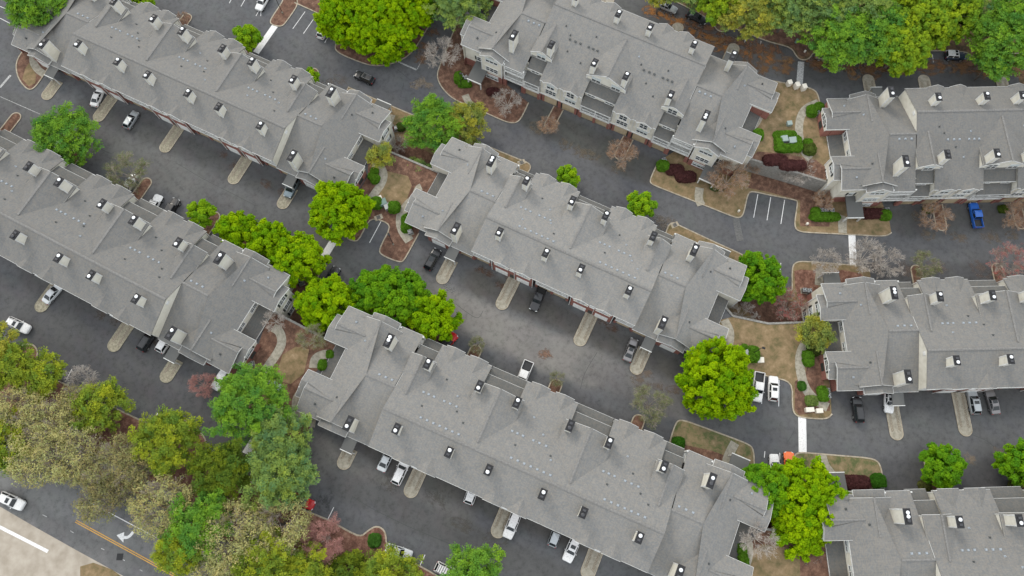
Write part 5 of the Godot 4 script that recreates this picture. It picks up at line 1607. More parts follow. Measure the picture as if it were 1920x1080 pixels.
	bed("garden_bed", "mulch", T2, PackedVector2Array([Vector2(39.44, 11.42), Vector2(43.20, 6.14), Vector2(45.16, 5.25), Vector2(54.57, 5.25), Vector2(57.54, 11.42), Vector2(55.25, 14.86), Vector2(39.59, 14.86)]), 0, "mulch garden with walkway right of the long building")
	sheet("grass_patch", "tan_lawn", T2 + 0.107, PackedVector2Array([Vector2(40.99, 9.67), Vector2(43.96, 7.91), Vector2(50.41, 8.79), Vector2(49.82, 14.00), Vector2(40.59, 14.00)]))
	# main road kerb strip of pale concrete at the lower left corner
	sheet("concrete_road", "pale_road", T2 + 0.006, PackedVector2Array([Vector2(-97.37, -1.27), Vector2(-91.05, 1.65), Vector2(-84.77, 4.81), Vector2(-76.55, 8.79), Vector2(-66.49, 13.58), Vector2(-60.42, 17.41), Vector2(-77.98, 21.60), Vector2(-93.92, 14.86)]), "pale concrete road beside the main road")
	sheet("grass_patch", "tan_lawn", T2 + 0.03, PackedVector2Array([Vector2(-75.14, 11.59), Vector2(-72.92, 10.98), Vector2(-69.49, 12.11), Vector2(-66.43, 14.00), Vector2(-69.84, 15.71), Vector2(-74.88, 13.15)]))
	# walkways
	walkway(T0, PackedVector2Array([Vector2(-7.19, -83.49), Vector2(-9.61, -84.84), Vector2(-10.62, -87.29)]), 1.6, "short concrete walk to the canopy of the dormered building")
	walkway(T0, PackedVector2Array([Vector2(-26.91, -82.28), Vector2(-27.52, -80.01), Vector2(-28.26, -78.29)]), 1.6, "short concrete walk beside the upper left building")
	walkway(T0, PackedVector2Array([Vector2(40.82, -60.36), Vector2(40.25, -61.97), Vector2(40.78, -64.48)]), 1.8, "concrete walk to the canopy beside the bare tree")
	walkway(T0, PackedVector2Array([Vector2(70.47, -53.98), Vector2(70.70, -56.66), Vector2(71.21, -57.89)]), 1.8, "concrete walk to the dark canopy of the pale building")
	walkway(T0, PackedVector2Array([Vector2(64.84, -45.99), Vector2(64.28, -44.11), Vector2(63.96, -42.37)]), 1.7, "concrete walk behind the right edge building")
	walkway(T0, PackedVector2Array([Vector2(43.44, -50.02), Vector2(41.56, -47.64)]), 1.6, "concrete walk behind the central building")
	walkway(T1, PackedVector2Array([Vector2(-30.58, -57.41), Vector2(-28.98, -60.53), Vector2(-27.12, -63.44), Vector2(-27.02, -65.89), Vector2(-28.46, -67.62), Vector2(-29.59, -67.62)]), 1.7, "curved concrete walk at the right end of the upper left building")
	walkway(T1, PackedVector2Array([Vector2(-20.99, -50.35), Vector2(-22.85, -52.92), Vector2(-23.20, -55.86), Vector2(-21.97, -58.25), Vector2(-18.97, -61.25)]), 1.9, "curved concrete walk at the left end of the central building")
	walkway(T1, PackedVector2Array([Vector2(-19.02, -62.47), Vector2(-19.57, -62.22), Vector2(-20.08, -61.01)]), 1.5, "short walk end by the central building")
	walkway(T1, PackedVector2Array([Vector2(-106.46, -94.42), Vector2(-106.05, -92.25), Vector2(-104.52, -90.36), Vector2(-102.91, -89.28)]), 1.6, "curved path at the left end of the upper left building")
	walkway(T1, PackedVector2Array([Vector2(60.52, -16.47), Vector2(58.41, -17.69), Vector2(56.44, -20.15), Vector2(55.96, -24.10), Vector2(56.40, -27.05), Vector2(57.92, -29.39), Vector2(59.26, -30.04)]), 1.8, "long curved walk at the left end of the right edge building")
	walkway(T1, PackedVector2Array([Vector2(41.98, -27.05), Vector2(42.81, -29.39), Vector2(43.10, -31.54), Vector2(42.12, -33.71)]), 1.7, "walk at the right end of the central building")
	walkway(T1, PackedVector2Array([Vector2(42.15, -9.86), Vector2(40.75, -7.60), Vector2(39.99, -5.74)]), 1.7, "concrete walk on the lawn of the long building")
	walkway(T1, PackedVector2Array([Vector2(58.32, -7.69), Vector2(58.49, -5.74), Vector2(59.77, -4.00)]), 1.7, "concrete walk on the lawn of the lower right building")
	walkway(T1, PackedVector2Array([Vector2(53.53, -83.97), Vector2(54.20, -81.35), Vector2(53.19, -78.11), Vector2(51.00, -75.55)]), 1.7, "walk along the right end of the dormered building")
	walkway(T1, PackedVector2Array([Vector2(66.72, -82.39), Vector2(63.67, -81.09), Vector2(61.94, -78.11), Vector2(61.44, -73.64), Vector2(62.37, -69.86), Vector2(63.39, -68.87)]), 1.7, "curved walk at the left end of the pale building on the right")
	walkway(T2, PackedVector2Array([Vector2(-96.53, -15.77), Vector2(-80.56, -8.93), Vector2(-66.85, -2.74), Vector2(-52.85, 3.91), Vector2(-40.99, 9.67)]), 1.6, "sidewalk under the wood trees beside the main road")
	walkway(T2, PackedVector2Array([Vector2(-36.04, -13.15), Vector2(-38.02, -13.34), Vector2(-39.55, -15.28), Vector2(-39.92, -17.24), Vector2(-39.05, -18.73), Vector2(-38.26, -20.02)]), 1.9, "curved walk at the left end of the long building")
	walkway(T2, PackedVector2Array([Vector2(-47.35, -20.42), Vector2(-46.03, -23.23), Vector2(-44.10, -26.27), Vector2(-43.48, -28.33), Vector2(-44.28, -30.40), Vector2(-45.56, -31.02)]), 1.7, "curved walk at the right end of the left edge building")
	walkway(T2, PackedVector2Array([Vector2(-37.22, -23.23), Vector2(-37.16, -25.05), Vector2(-35.62, -25.86), Vector2(-34.21, -25.86)]), 1.7, "walk into the recess of the long building")
	walkway(T2, PackedVector2Array([Vector2(39.29, 13.15), Vector2(41.10, 10.55), Vector2(41.53, 7.91), Vector2(40.76, 6.14)]), 1.7, "walk at the right end of the long building")

	# ---- painted markings and speed humps
	speed_hump(T0, Vector2(-55.30, -105.67), Vector2(-59.05, -98.34), 1.5, "white painted speed hump at the top left street")
	speed_hump(T1, Vector2(-36.26, -51.08), Vector2(-38.65, -46.35), 1.6, "white painted speed hump between the maples")
	speed_hump(T0, Vector2(72.41, -53.66), Vector2(71.83, -46.84), 1.5, "white painted speed hump on the street at the right")
	speed_hump(T1, Vector2(55.45, -14.76), Vector2(54.79, -8.09), 1.5, "white painted speed hump on the lower right street")
	speed_hump(T2, Vector2(-46.46, -11.13), Vector2(-48.32, -7.51), 1.5, "white painted speed hump by the lower left wood")
	speed_hump(T1, Vector2(64.09, -92.59), Vector2(63.09, -86.94), 1.4, "worn grey speed hump on the upper road", "paint_worn")
	speed_hump(T0, Vector2(47.97, -57.56), Vector2(48.52, -52.21), 1.5, "worn grey band across the street behind the central building", "asphalt_band")
	for p in [[Vector2(-48.64, -109.47), Vector2(-51.12, -104.79)], [Vector2(-46.04, -108.29), Vector2(-48.52, -103.49)], [Vector2(-42.54, -103.06), Vector2(-43.38, -101.05)], [Vector2(53.30, -63.02), Vector2(51.86, -57.56)], [Vector2(56.00, -62.27), Vector2(54.66, -56.95)], [Vector2(58.94, -61.64), Vector2(57.54, -56.09)], [Vector2(56.62, -47.32), Vector2(55.48, -41.82)], [Vector2(-59.09, -111.24), Vector2(-58.93, -108.29)], [Vector2(-58.36, -112.73), Vector2(-60.05, -108.29)], [Vector2(-63.05, -113.02), Vector2(-63.84, -110.95)], [Vector2(-66.13, -113.47), Vector2(-66.70, -111.84)]]:
		stripe("bay_line", "paint_white", T0 + 0.006, p[0], p[1], 0.13)
	for p in [[Vector2(-27.03, -54.84), Vector2(-29.19, -50.04)], [Vector2(51.81, -21.82), Vector2(51.17, -16.68)], [Vector2(45.63, -20.99), Vector2(45.12, -17.70)], [Vector2(48.75, -23.28), Vector2(47.94, -17.19)], [Vector2(50.46, -7.99), Vector2(50.33, -6.72)], [Vector2(47.68, -8.29), Vector2(47.46, -7.11)], [Vector2(113.30, -98.07), Vector2(112.26, -95.86)], [Vector2(74.25, -94.36), Vector2(74.18, -92.04)], [Vector2(93.49, -94.49), Vector2(93.39, -92.45)], [Vector2(55.74, -97.93), Vector2(55.18, -95.86)], [Vector2(52.66, -99.46), Vector2(52.00, -97.52)]]:
		stripe("bay_line", "paint_white", T1 + 0.006, p[0], p[1], 0.13)
	for p in [[Vector2(-82.57, -23.04), Vector2(-83.24, -21.13)], [Vector2(-65.33, -14.91), Vector2(-66.21, -12.77)], [Vector2(-31.70, 1.74), Vector2(-32.68, 3.91)], [Vector2(-15.20, 9.68), Vector2(-16.06, 11.51)]]:
		stripe("bay_line", "paint_white", T2 + 0.006, p[0], p[1], 0.13)
	stripe("stop_line", "paint_worn", T0 + 0.006, Vector2(-26.10, -95.94), Vector2(-21.85, -93.84), 0.35, "worn stop line at the kerbed corner")
	stripe("lane_line", "paint_worn", T0 + 0.006, Vector2(-21.74, -93.98), Vector2(-18.66, -100.91), 0.14, "thin worn line beside the stop line")
	stripe("bay_line", "paint_white", T1 + 0.006, Vector2(-116.42, -107.07), Vector2(-112.03, -105.07), 0.12)
	stripe("bay_line", "paint_white", T1 + 0.006, Vector2(-115.79, -103.94), Vector2(-113.22, -102.53), 0.12)
	stripe("stop_line", "paint_worn", T1 + 0.006, Vector2(-112.21, -86.14), Vector2(-110.48, -89.21), 0.5, "worn stop line at the upper left corner")
	stripe("lane_line", "paint_worn", T1 + 0.006, Vector2(-111.76, -83.90), Vector2(-102.23, -79.59), 0.12, "thin worn line along the upper left street")
	for k in [-0.16, 0.16]:
		var q0: Vector2 = Vector2(-77.23, 4.09)
		var q1: Vector2 = Vector2(-57.29, 13.67)
		var nn: Vector2 = (q1 - q0).normalized().orthogonal() * float(k)
		stripe("centre_line", "paint_yellow", T2 + 0.006, q0 + nn, q1 + nn, 0.14, "yellow centre line of the main road")
	stripe("lane_line", "paint_white", T2 + 0.006, Vector2(-76.02, 0.56), Vector2(-60.28, 7.92), 0.15, "white lane line of the main road")
	stripe("edge_line", "paint_white", T2 + 0.012, Vector2(-92.50, 4.18), Vector2(-81.21, 9.15), 0.55, "broad white line on the pale concrete road")
	turn_arrow(Vector2(-66.76, 5.88), Vector2(-69.45, 6.77), T2 + 0.006)
	for q in [[Vector2(-83.28, 3.01), Vector2(-82.45, 3.37)], [Vector2(-77.89, 5.70), Vector2(-77.26, 6.06)], [Vector2(-71.96, 8.63), Vector2(-71.36, 8.89)], [Vector2(-68.14, 10.38), Vector2(-67.54, 10.64)], [Vector2(-64.72, 12.12), Vector2(-64.13, 12.38)]]:
		stripe("lane_dash", "paint_worn", T2 + 0.006, q[0], q[1], 0.12)
	# cracks in the asphalt
	var crack_n := 0
	for c in [[T1, PackedVector2Array([Vector2(-89.78, -72.37), Vector2(-85.30, -69.99), Vector2(-84.72, -70.61)])], [T1, PackedVector2Array([Vector2(-71.20, -68.00), Vector2(-65.10, -64.30), Vector2(-57.97, -60.65), Vector2(-53.49, -58.25)])], [T1, PackedVector2Array([Vector2(-52.99, -55.51), Vector2(-44.94, -51.75)])], [T1, PackedVector2Array([Vector2(-11.18, -37.00), Vector2(-9.56, -35.68), Vector2(-6.67, -33.71), Vector2(-5.74, -35.68)])], [T2, PackedVector2Array([Vector2(-28.57, -0.17), Vector2(-25.61, 1.65), Vector2(-18.84, 4.81), Vector2(-11.23, 7.74), Vector2(-5.58, 10.11)])], [T2, PackedVector2Array([Vector2(-28.88, 0.93), Vector2(-28.46, 0.01)])], [T2, PackedVector2Array([Vector2(-5.79, 8.79), Vector2(-4.87, 7.03), Vector2(-4.50, 6.59)])], [T2, PackedVector2Array([Vector2(-90.03, -31.75), Vector2(-88.72, -33.54)])], [T0, PackedVector2Array([Vector2(-26.24, -93.91), Vector2(-24.34, -92.24), Vector2(-23.07, -91.13)])], [T0, PackedVector2Array([Vector2(-24.79, -88.65), Vector2(-24.62, -90.44)])], [T1, PackedVector2Array([Vector2(52.03, -9.86), Vector2(53.56, -11.84), Vector2(53.78, -12.84)])], [T1, PackedVector2Array([Vector2(86.54, -11.64), Vector2(89.84, -10.35), Vector2(91.11, -9.07)])], [T0, PackedVector2Array([Vector2(82.13, -48.47), Vector2(88.84, -48.23), Vector2(88.87, -47.05)])], [T1, PackedVector2Array([Vector2(13.18, -19.94), Vector2(13.99, -23.05), Vector2(16.72, -27.26)])], [T1, PackedVector2Array([Vector2(0.52, -22.53), Vector2(4.64, -20.77)])]]:
		crack_n += 1
		tag(put("asphalt_crack", ribbon(smooth(c[1]), 0.07, float(c[0]) + 0.006), M.shutter), "", "", "", "structure")
	# stains, litter and bleached patches with outlines of their own
	var sn := 0
	for s in [
		[T1, PackedVector2Array([Vector2(54.72, -96.34), Vector2(58.23, -95.79), Vector2(40.92, -103.02), Vector2(44.37, -100.92), Vector2(47.77, -98.55), Vector2(51.25, -97.45), Vector2(70.86, -92.25), Vector2(75.58, -92.25), Vector2(82.63, -91.98), Vector2(87.39, -92.25), Vector2(94.43, -91.98), Vector2(101.46, -91.71), Vector2(107.42, -91.98), Vector2(110.90, -91.71), Vector2(67.41, -93.06)]), 6.5, Color(0.17, 0.085, 0.045), 0.9],
		[T1, PackedVector2Array([Vector2(40.70, -99.94), Vector2(47.56, -96.07), Vector2(52.19, -94.70), Vector2(56.82, -93.61), Vector2(44.18, -98.55), Vector2(37.31, -103.02), Vector2(33.80, -104.71), Vector2(31.46, -106.13)]), 5.5, Color(0.3, 0.13, 0.035), 0.75],
		[T1, PackedVector2Array([Vector2(68.43, -91.71), Vector2(74.28, -91.30), Vector2(80.11, -90.90), Vector2(85.96, -90.63), Vector2(92.48, -90.90), Vector2(99.01, -91.17), Vector2(104.85, -90.90), Vector2(110.74, -90.90), Vector2(78.80, -89.95), Vector2(55.37, -90.90), Vector2(51.94, -91.98), Vector2(60.13, -91.30)]), 6.0, Color(0.2, 0.1, 0.04), 0.7],
		[T1, PackedVector2Array([Vector2(75.18, -89.28), Vector2(107.61, -86.88), Vector2(104.55, -89.28), Vector2(61.50, -93.06), Vector2(45.34, -98.14)]), 4.5, Color(0.3, 0.15, 0.05), 0.6],
		[T0, PackedVector2Array([Vector2(-19.39, -90.03), Vector2(-20.64, -90.86), Vector2(-21.81, -89.75)]), 4.5, Color(0.24, 0.19, 0.14), 0.6],
		[T0, PackedVector2Array([Vector2(-19.71, -99.55), Vector2(-20.84, -96.72), Vector2(-18.37, -103.85)]), 5.0, Color(0.22, 0.11, 0.05), 0.6],
		[T0, PackedVector2Array([Vector2(-38.86, -91.13), Vector2(-41.24, -90.44), Vector2(-43.62, -89.75)]), 4.0, Color(0.15, 0.13, 0.11), 0.4],
		[T1, PackedVector2Array([Vector2(6.58, -26.84), Vector2(6.47, -26.94)]), 3.2, Color(0.2, 0.12, 0.085), 0.85],
		[T1, PackedVector2Array([Vector2(-12.65, -40.32), Vector2(-12.34, -40.55)]), 3.0, Color(0.22, 0.22, 0.22), 0.5],
		[T1, PackedVector2Array([Vector2(28.34, -20.46), Vector2(31.40, -19.94), Vector2(24.79, -21.49), Vector2(25.90, -23.05)]), 4.0, Color(0.17, 0.12, 0.085), 0.5],
		[T1, PackedVector2Array([Vector2(-6.48, -44.26), Vector2(-4.85, -43.47), Vector2(0.00, -42.34), Vector2(-2.15, -40.88), Vector2(17.99, -33.71), Vector2(20.04, -32.08), Vector2(34.33, -25.15)]), 3.4, Color(0.12, 0.065, 0.04), 0.55],
		[T1, PackedVector2Array([Vector2(-61.24, -69.86), Vector2(-58.70, -67.38), Vector2(-51.51, -63.08), Vector2(-47.99, -61.25)]), 3.4, Color(0.12, 0.07, 0.045), 0.45],
		[T1, PackedVector2Array([Vector2(86.19, -6.91), Vector2(92.39, -7.89), Vector2(94.30, -7.40)]), 3.5, Color(0.26, 0.2, 0.14), 0.5],
		[T0, PackedVector2Array([Vector2(11.81, -75.00), Vector2(15.30, -73.05), Vector2(23.37, -69.18), Vector2(5.94, -78.95), Vector2(17.63, -72.40)]), 5.0, Color(0.15, 0.12, 0.085), 0.5],
		[T0, PackedVector2Array([Vector2(31.91, -55.44), Vector2(33.70, -56.66), Vector2(31.45, -57.28)]), 4.5, Color(0.17, 0.14, 0.11), 0.5],
		[T0, PackedVector2Array([Vector2(88.60, -53.62), Vector2(95.31, -53.02), Vector2(102.11, -53.02), Vector2(106.77, -53.62), Vector2(87.01, -57.89)]), 4.5, Color(0.17, 0.13, 0.09), 0.5],
		[T0, PackedVector2Array([Vector2(82.85, -45.87), Vector2(76.22, -46.46), Vector2(89.67, -46.46), Vector2(98.53, -45.87)]), 5.0, Color(0.16, 0.12, 0.1), 0.45],
		[T2, PackedVector2Array([Vector2(-78.71, -33.54), Vector2(-75.48, -32.49), Vector2(-66.74, -28.33), Vector2(-62.56, -27.30)]), 4.0, Color(0.1, 0.075, 0.055), 0.45],
		[T2, PackedVector2Array([Vector2(-21.53, -2.47), Vector2(-13.32, 0.29), Vector2(-8.48, 4.81), Vector2(-2.81, 7.03)]), 5.0, Color(0.1, 0.092, 0.075), 0.4],
		[T2, PackedVector2Array([Vector2(-38.48, -4.79), Vector2(-33.26, 0.74), Vector2(-37.75, -7.60)]), 4.5, Color(0.05, 0.05, 0.05), 0.4]]:
		for p in s[1]:
			sn += 1
			soft_stain(float(s[0]) + 0.0125 + 0.0011 * (sn % 60), p, Vector2(float(s[2]) * rng.randf_range(0.8, 1.5), float(s[2]) * rng.randf_range(0.6, 1.0)), rng.randf_range(-0.7, 0.1), s[3], s[4], sn)

	# ---- street furniture
	lamp_post(Vector3(-53.86, T0, -109.03), 6.4, 2.4, "black lamp post on the mulch tongue at the top")
	lamp_post(Vector3(-24.30, T1, -49.61), 6.4, 0.6, "black lamp post on the kerbed island left of the central building")
	lamp_post(Vector3(46.88, T1, -26.86), 6.4, 1.2, "black lamp post beside the hedge right of the central building")
	lamp_post(Vector3(-11.51, T0, -89.40), 5.5, 1.2, "black lamp post before the air conditioners of the dormered building")
	for a in [["a", Vector2(-11.43, -91.75), 0.4, "left air conditioner beside the canopy of the dormered building"], ["a", Vector2(-10.45, -91.34), 0.4, "right air conditioner beside the canopy of the dormered building"], ["a", Vector2(33.30, -70.77), 0.4, "air conditioner on the round hedge by the dark red bed"], ["a", Vector2(66.34, -58.92), 0, "left of three air conditioners behind the curved hedge"], ["a", Vector2(67.35, -58.79), 0, "middle of three air conditioners behind the curved hedge"], ["a", Vector2(68.52, -58.92), 0, "right of three air conditioners behind the curved hedge"], ["a", Vector2(80.35, -59.04), 0, "air conditioner at the end of the purple hedge"], ["a", Vector2(-26.64, -78.87), 0.4, "left air conditioner at the right end of the upper left building"], ["a", Vector2(-25.91, -78.47), 0.4, "right air conditioner at the right end of the upper left building"], ["a", Vector2(60.63, -41.12), 0, "left air conditioner behind the right edge building"], ["a", Vector2(61.61, -41.01), 0, "right air conditioner behind the right edge building"], ["a", Vector2(67.97, -83.28), 0, ""],
			["b", Vector2(-20.86, -52.13), 0.4, "air conditioner at the end of the curved walk left of the central building"], ["b", Vector2(60.54, -19.65), 0, "upper air conditioner at the left end of the right edge building"], ["b", Vector2(60.62, -18.62), 0, "lower air conditioner at the left end of the right edge building"], ["b", Vector2(-44.35, -42.04), 0.4, "left of three air conditioners under the maple behind the left edge building"], ["b", Vector2(-43.35, -41.70), 0.4, "middle of three air conditioners under the maple behind the left edge building"], ["b", Vector2(-42.36, -41.36), 0.4, "right of three air conditioners under the maple behind the left edge building"], ["b", Vector2(68.49, -1.99), 0, "air conditioner by the round shrub at the lower right building"], ["b", Vector2(65.59, -80.37), 0, "upper air conditioner between round shrubs at the pale building"], ["b", Vector2(65.83, -79.46), 0, "lower air conditioner between round shrubs at the pale building"],
			["c", Vector2(-49.37, -23.24), 0.4, "lower air conditioner at the right end of the left edge building"], ["c", Vector2(-48.83, -23.85), 0.4, "upper air conditioner at the right end of the left edge building"], ["c", Vector2(-36.51, -15.00), 0.4, "air conditioner at the left end of the long building"]]:
		if a[3] == "": continue
		condenser(Vector3(a[1].x, {"a": T0, "b": T1, "c": T2}[a[0]] + 0.1, a[1].y), a[2], a[3])
	utility_box(Vector3(-26.78, T1, -58.53), 0.42, Vector3(1.6, 1.3, 1.3), "box_green", "green utility box beside the left clipped shrub of the garden")
	utility_box(Vector3(-25.62, T1, -57.69), 0.42, Vector3(1.5, 1.2, 1.2), "metal_grey", "grey utility box beside the right clipped shrub of the garden")
	utility_box(Vector3(-27.50, T1, -59.61), 0.42, Vector3(0.9, 1.0, 0.8), "stone_white", "small white box at the left clipped shrub of the garden")
	utility_box(Vector3(57.89, T1, -73.19), 0.1, Vector3(1.5, 1.2, 1.3), "box_pale", "left pale utility box inside the horseshoe hedge")
	utility_box(Vector3(59.67, T1, -72.81), 0.1, Vector3(1.5, 1.2, 1.3), "box_pale", "right pale utility box inside the horseshoe hedge")
	utility_box(Vector3(59.56, T1, -77.01), 0.1, Vector3(1.0, 0.9, 0.9), "box_pale", "small pale box alone on the lawn between the upper buildings")
	utility_box(Vector3(-44.24, T2, -19.83), 0.42, Vector3(1.5, 1.2, 1.2), "box_pale", "left pale utility box at the feathery tree left of the long building")
	utility_box(Vector3(-43.19, T2, -19.24), 0.42, Vector3(1.5, 1.2, 1.2), "box_pale", "right pale utility box at the feathery tree left of the long building")
	utility_box(Vector3(-45.13, T2, -20.83), 0.42, Vector3(0.8, 0.9, 0.7), "stone_white", "white box at the feathery tree left of the long building")
	utility_box(Vector3(45.99, T1, -27.07), 0.3, Vector3(1.2, 1.2, 1.0), "metal_grey", "grey utility box beside the hedge with the lamp post")
	utility_box(Vector3(48.35, T1, -25.59), 0.0, Vector3(1.2, 0.8, 1.0), "stone_white", "white box on the lawn above the white pickup")
	utility_box(Vector3(56.72, T1, -15.97), 0.05, Vector3(1.5, 1.0, 0.8), "stone_white", "left block of the white stone sign at the corner bed")
	utility_box(Vector3(58.53, T1, -15.77), 0.05, Vector3(1.2, 1.0, 0.8), "stone_white", "right block of the white stone sign at the corner bed")
	utility_box(Vector3(60.49, T1, -86.68), 0.25, Vector3(0.9, 1.4, 0.9), "stone_white", "left white pillar of the three by the upper road")
	utility_box(Vector3(62.05, T1, -86.01), 0.25, Vector3(0.9, 1.6, 1.0), "stone_white", "middle white pillar of the three by the upper road")
	utility_box(Vector3(63.53, T1, -85.61), 0.25, Vector3(0.9, 1.5, 1.0), "stone_white", "right white pillar of the three by the upper road")
	hydrant_like("fire_hydrant", Vector3(48.66, T0, -58.92), 0.8, 0.22, "stone_white", "pale hydrant on the tan lawn corner by the parking bays", "hydrant")
	hydrant_like("fire_hydrant", Vector3(63.01, T0, -55.97), 0.8, 0.25, "stone_white", "pale hydrant on the lawn below the curved hedge", "hydrant")
	hydrant_like("waste_bin", Vector3(-27.54, T0, -98.06), 1.3, 0.35, "metal_black", "dark bin with a pale lid at the kerbed corner", "bin")
	hydrant_like("waste_bin", Vector3(63.45, T1, -97.52), 1.3, 0.35, "box_green", "green topped bin beside the upper road", "bin")
	hydrant_like("fire_hydrant", Vector3(65.08, T1, -95.04), 0.7, 0.2, "stone_white", "pale hydrant on the mulch by the upper road", "hydrant")
	drain(Vector3(2.11, T0, -70.51), 0.42, "storm drain in the kerb behind the central building near the left chimney")
	drain(Vector3(34.81, T0, -55.85), 0.42, "storm drain in the kerb behind the central building at the right")
	drain(Vector3(-27.62, T1, -55.55), 0.42, "storm drain at the head of the parking bay below the garden")
	var mh := base("manhole_cover", Vector3(-68.48, T2, 10.03))
	tag(mh, "square dark cover in the main road", "manhole cover")
	var ms := sb()
	box(ms, Vector3(-0.55, 0, -0.55), Vector3(0.55, 0.02, 0.55))
	put("lid", ms.commit(), M.metal_black, mh)

	# ---- shrubs and hedges
	var green := Color(0.075, 0.17, 0.014)
	var purple := Color(0.075, 0.03, 0.03)
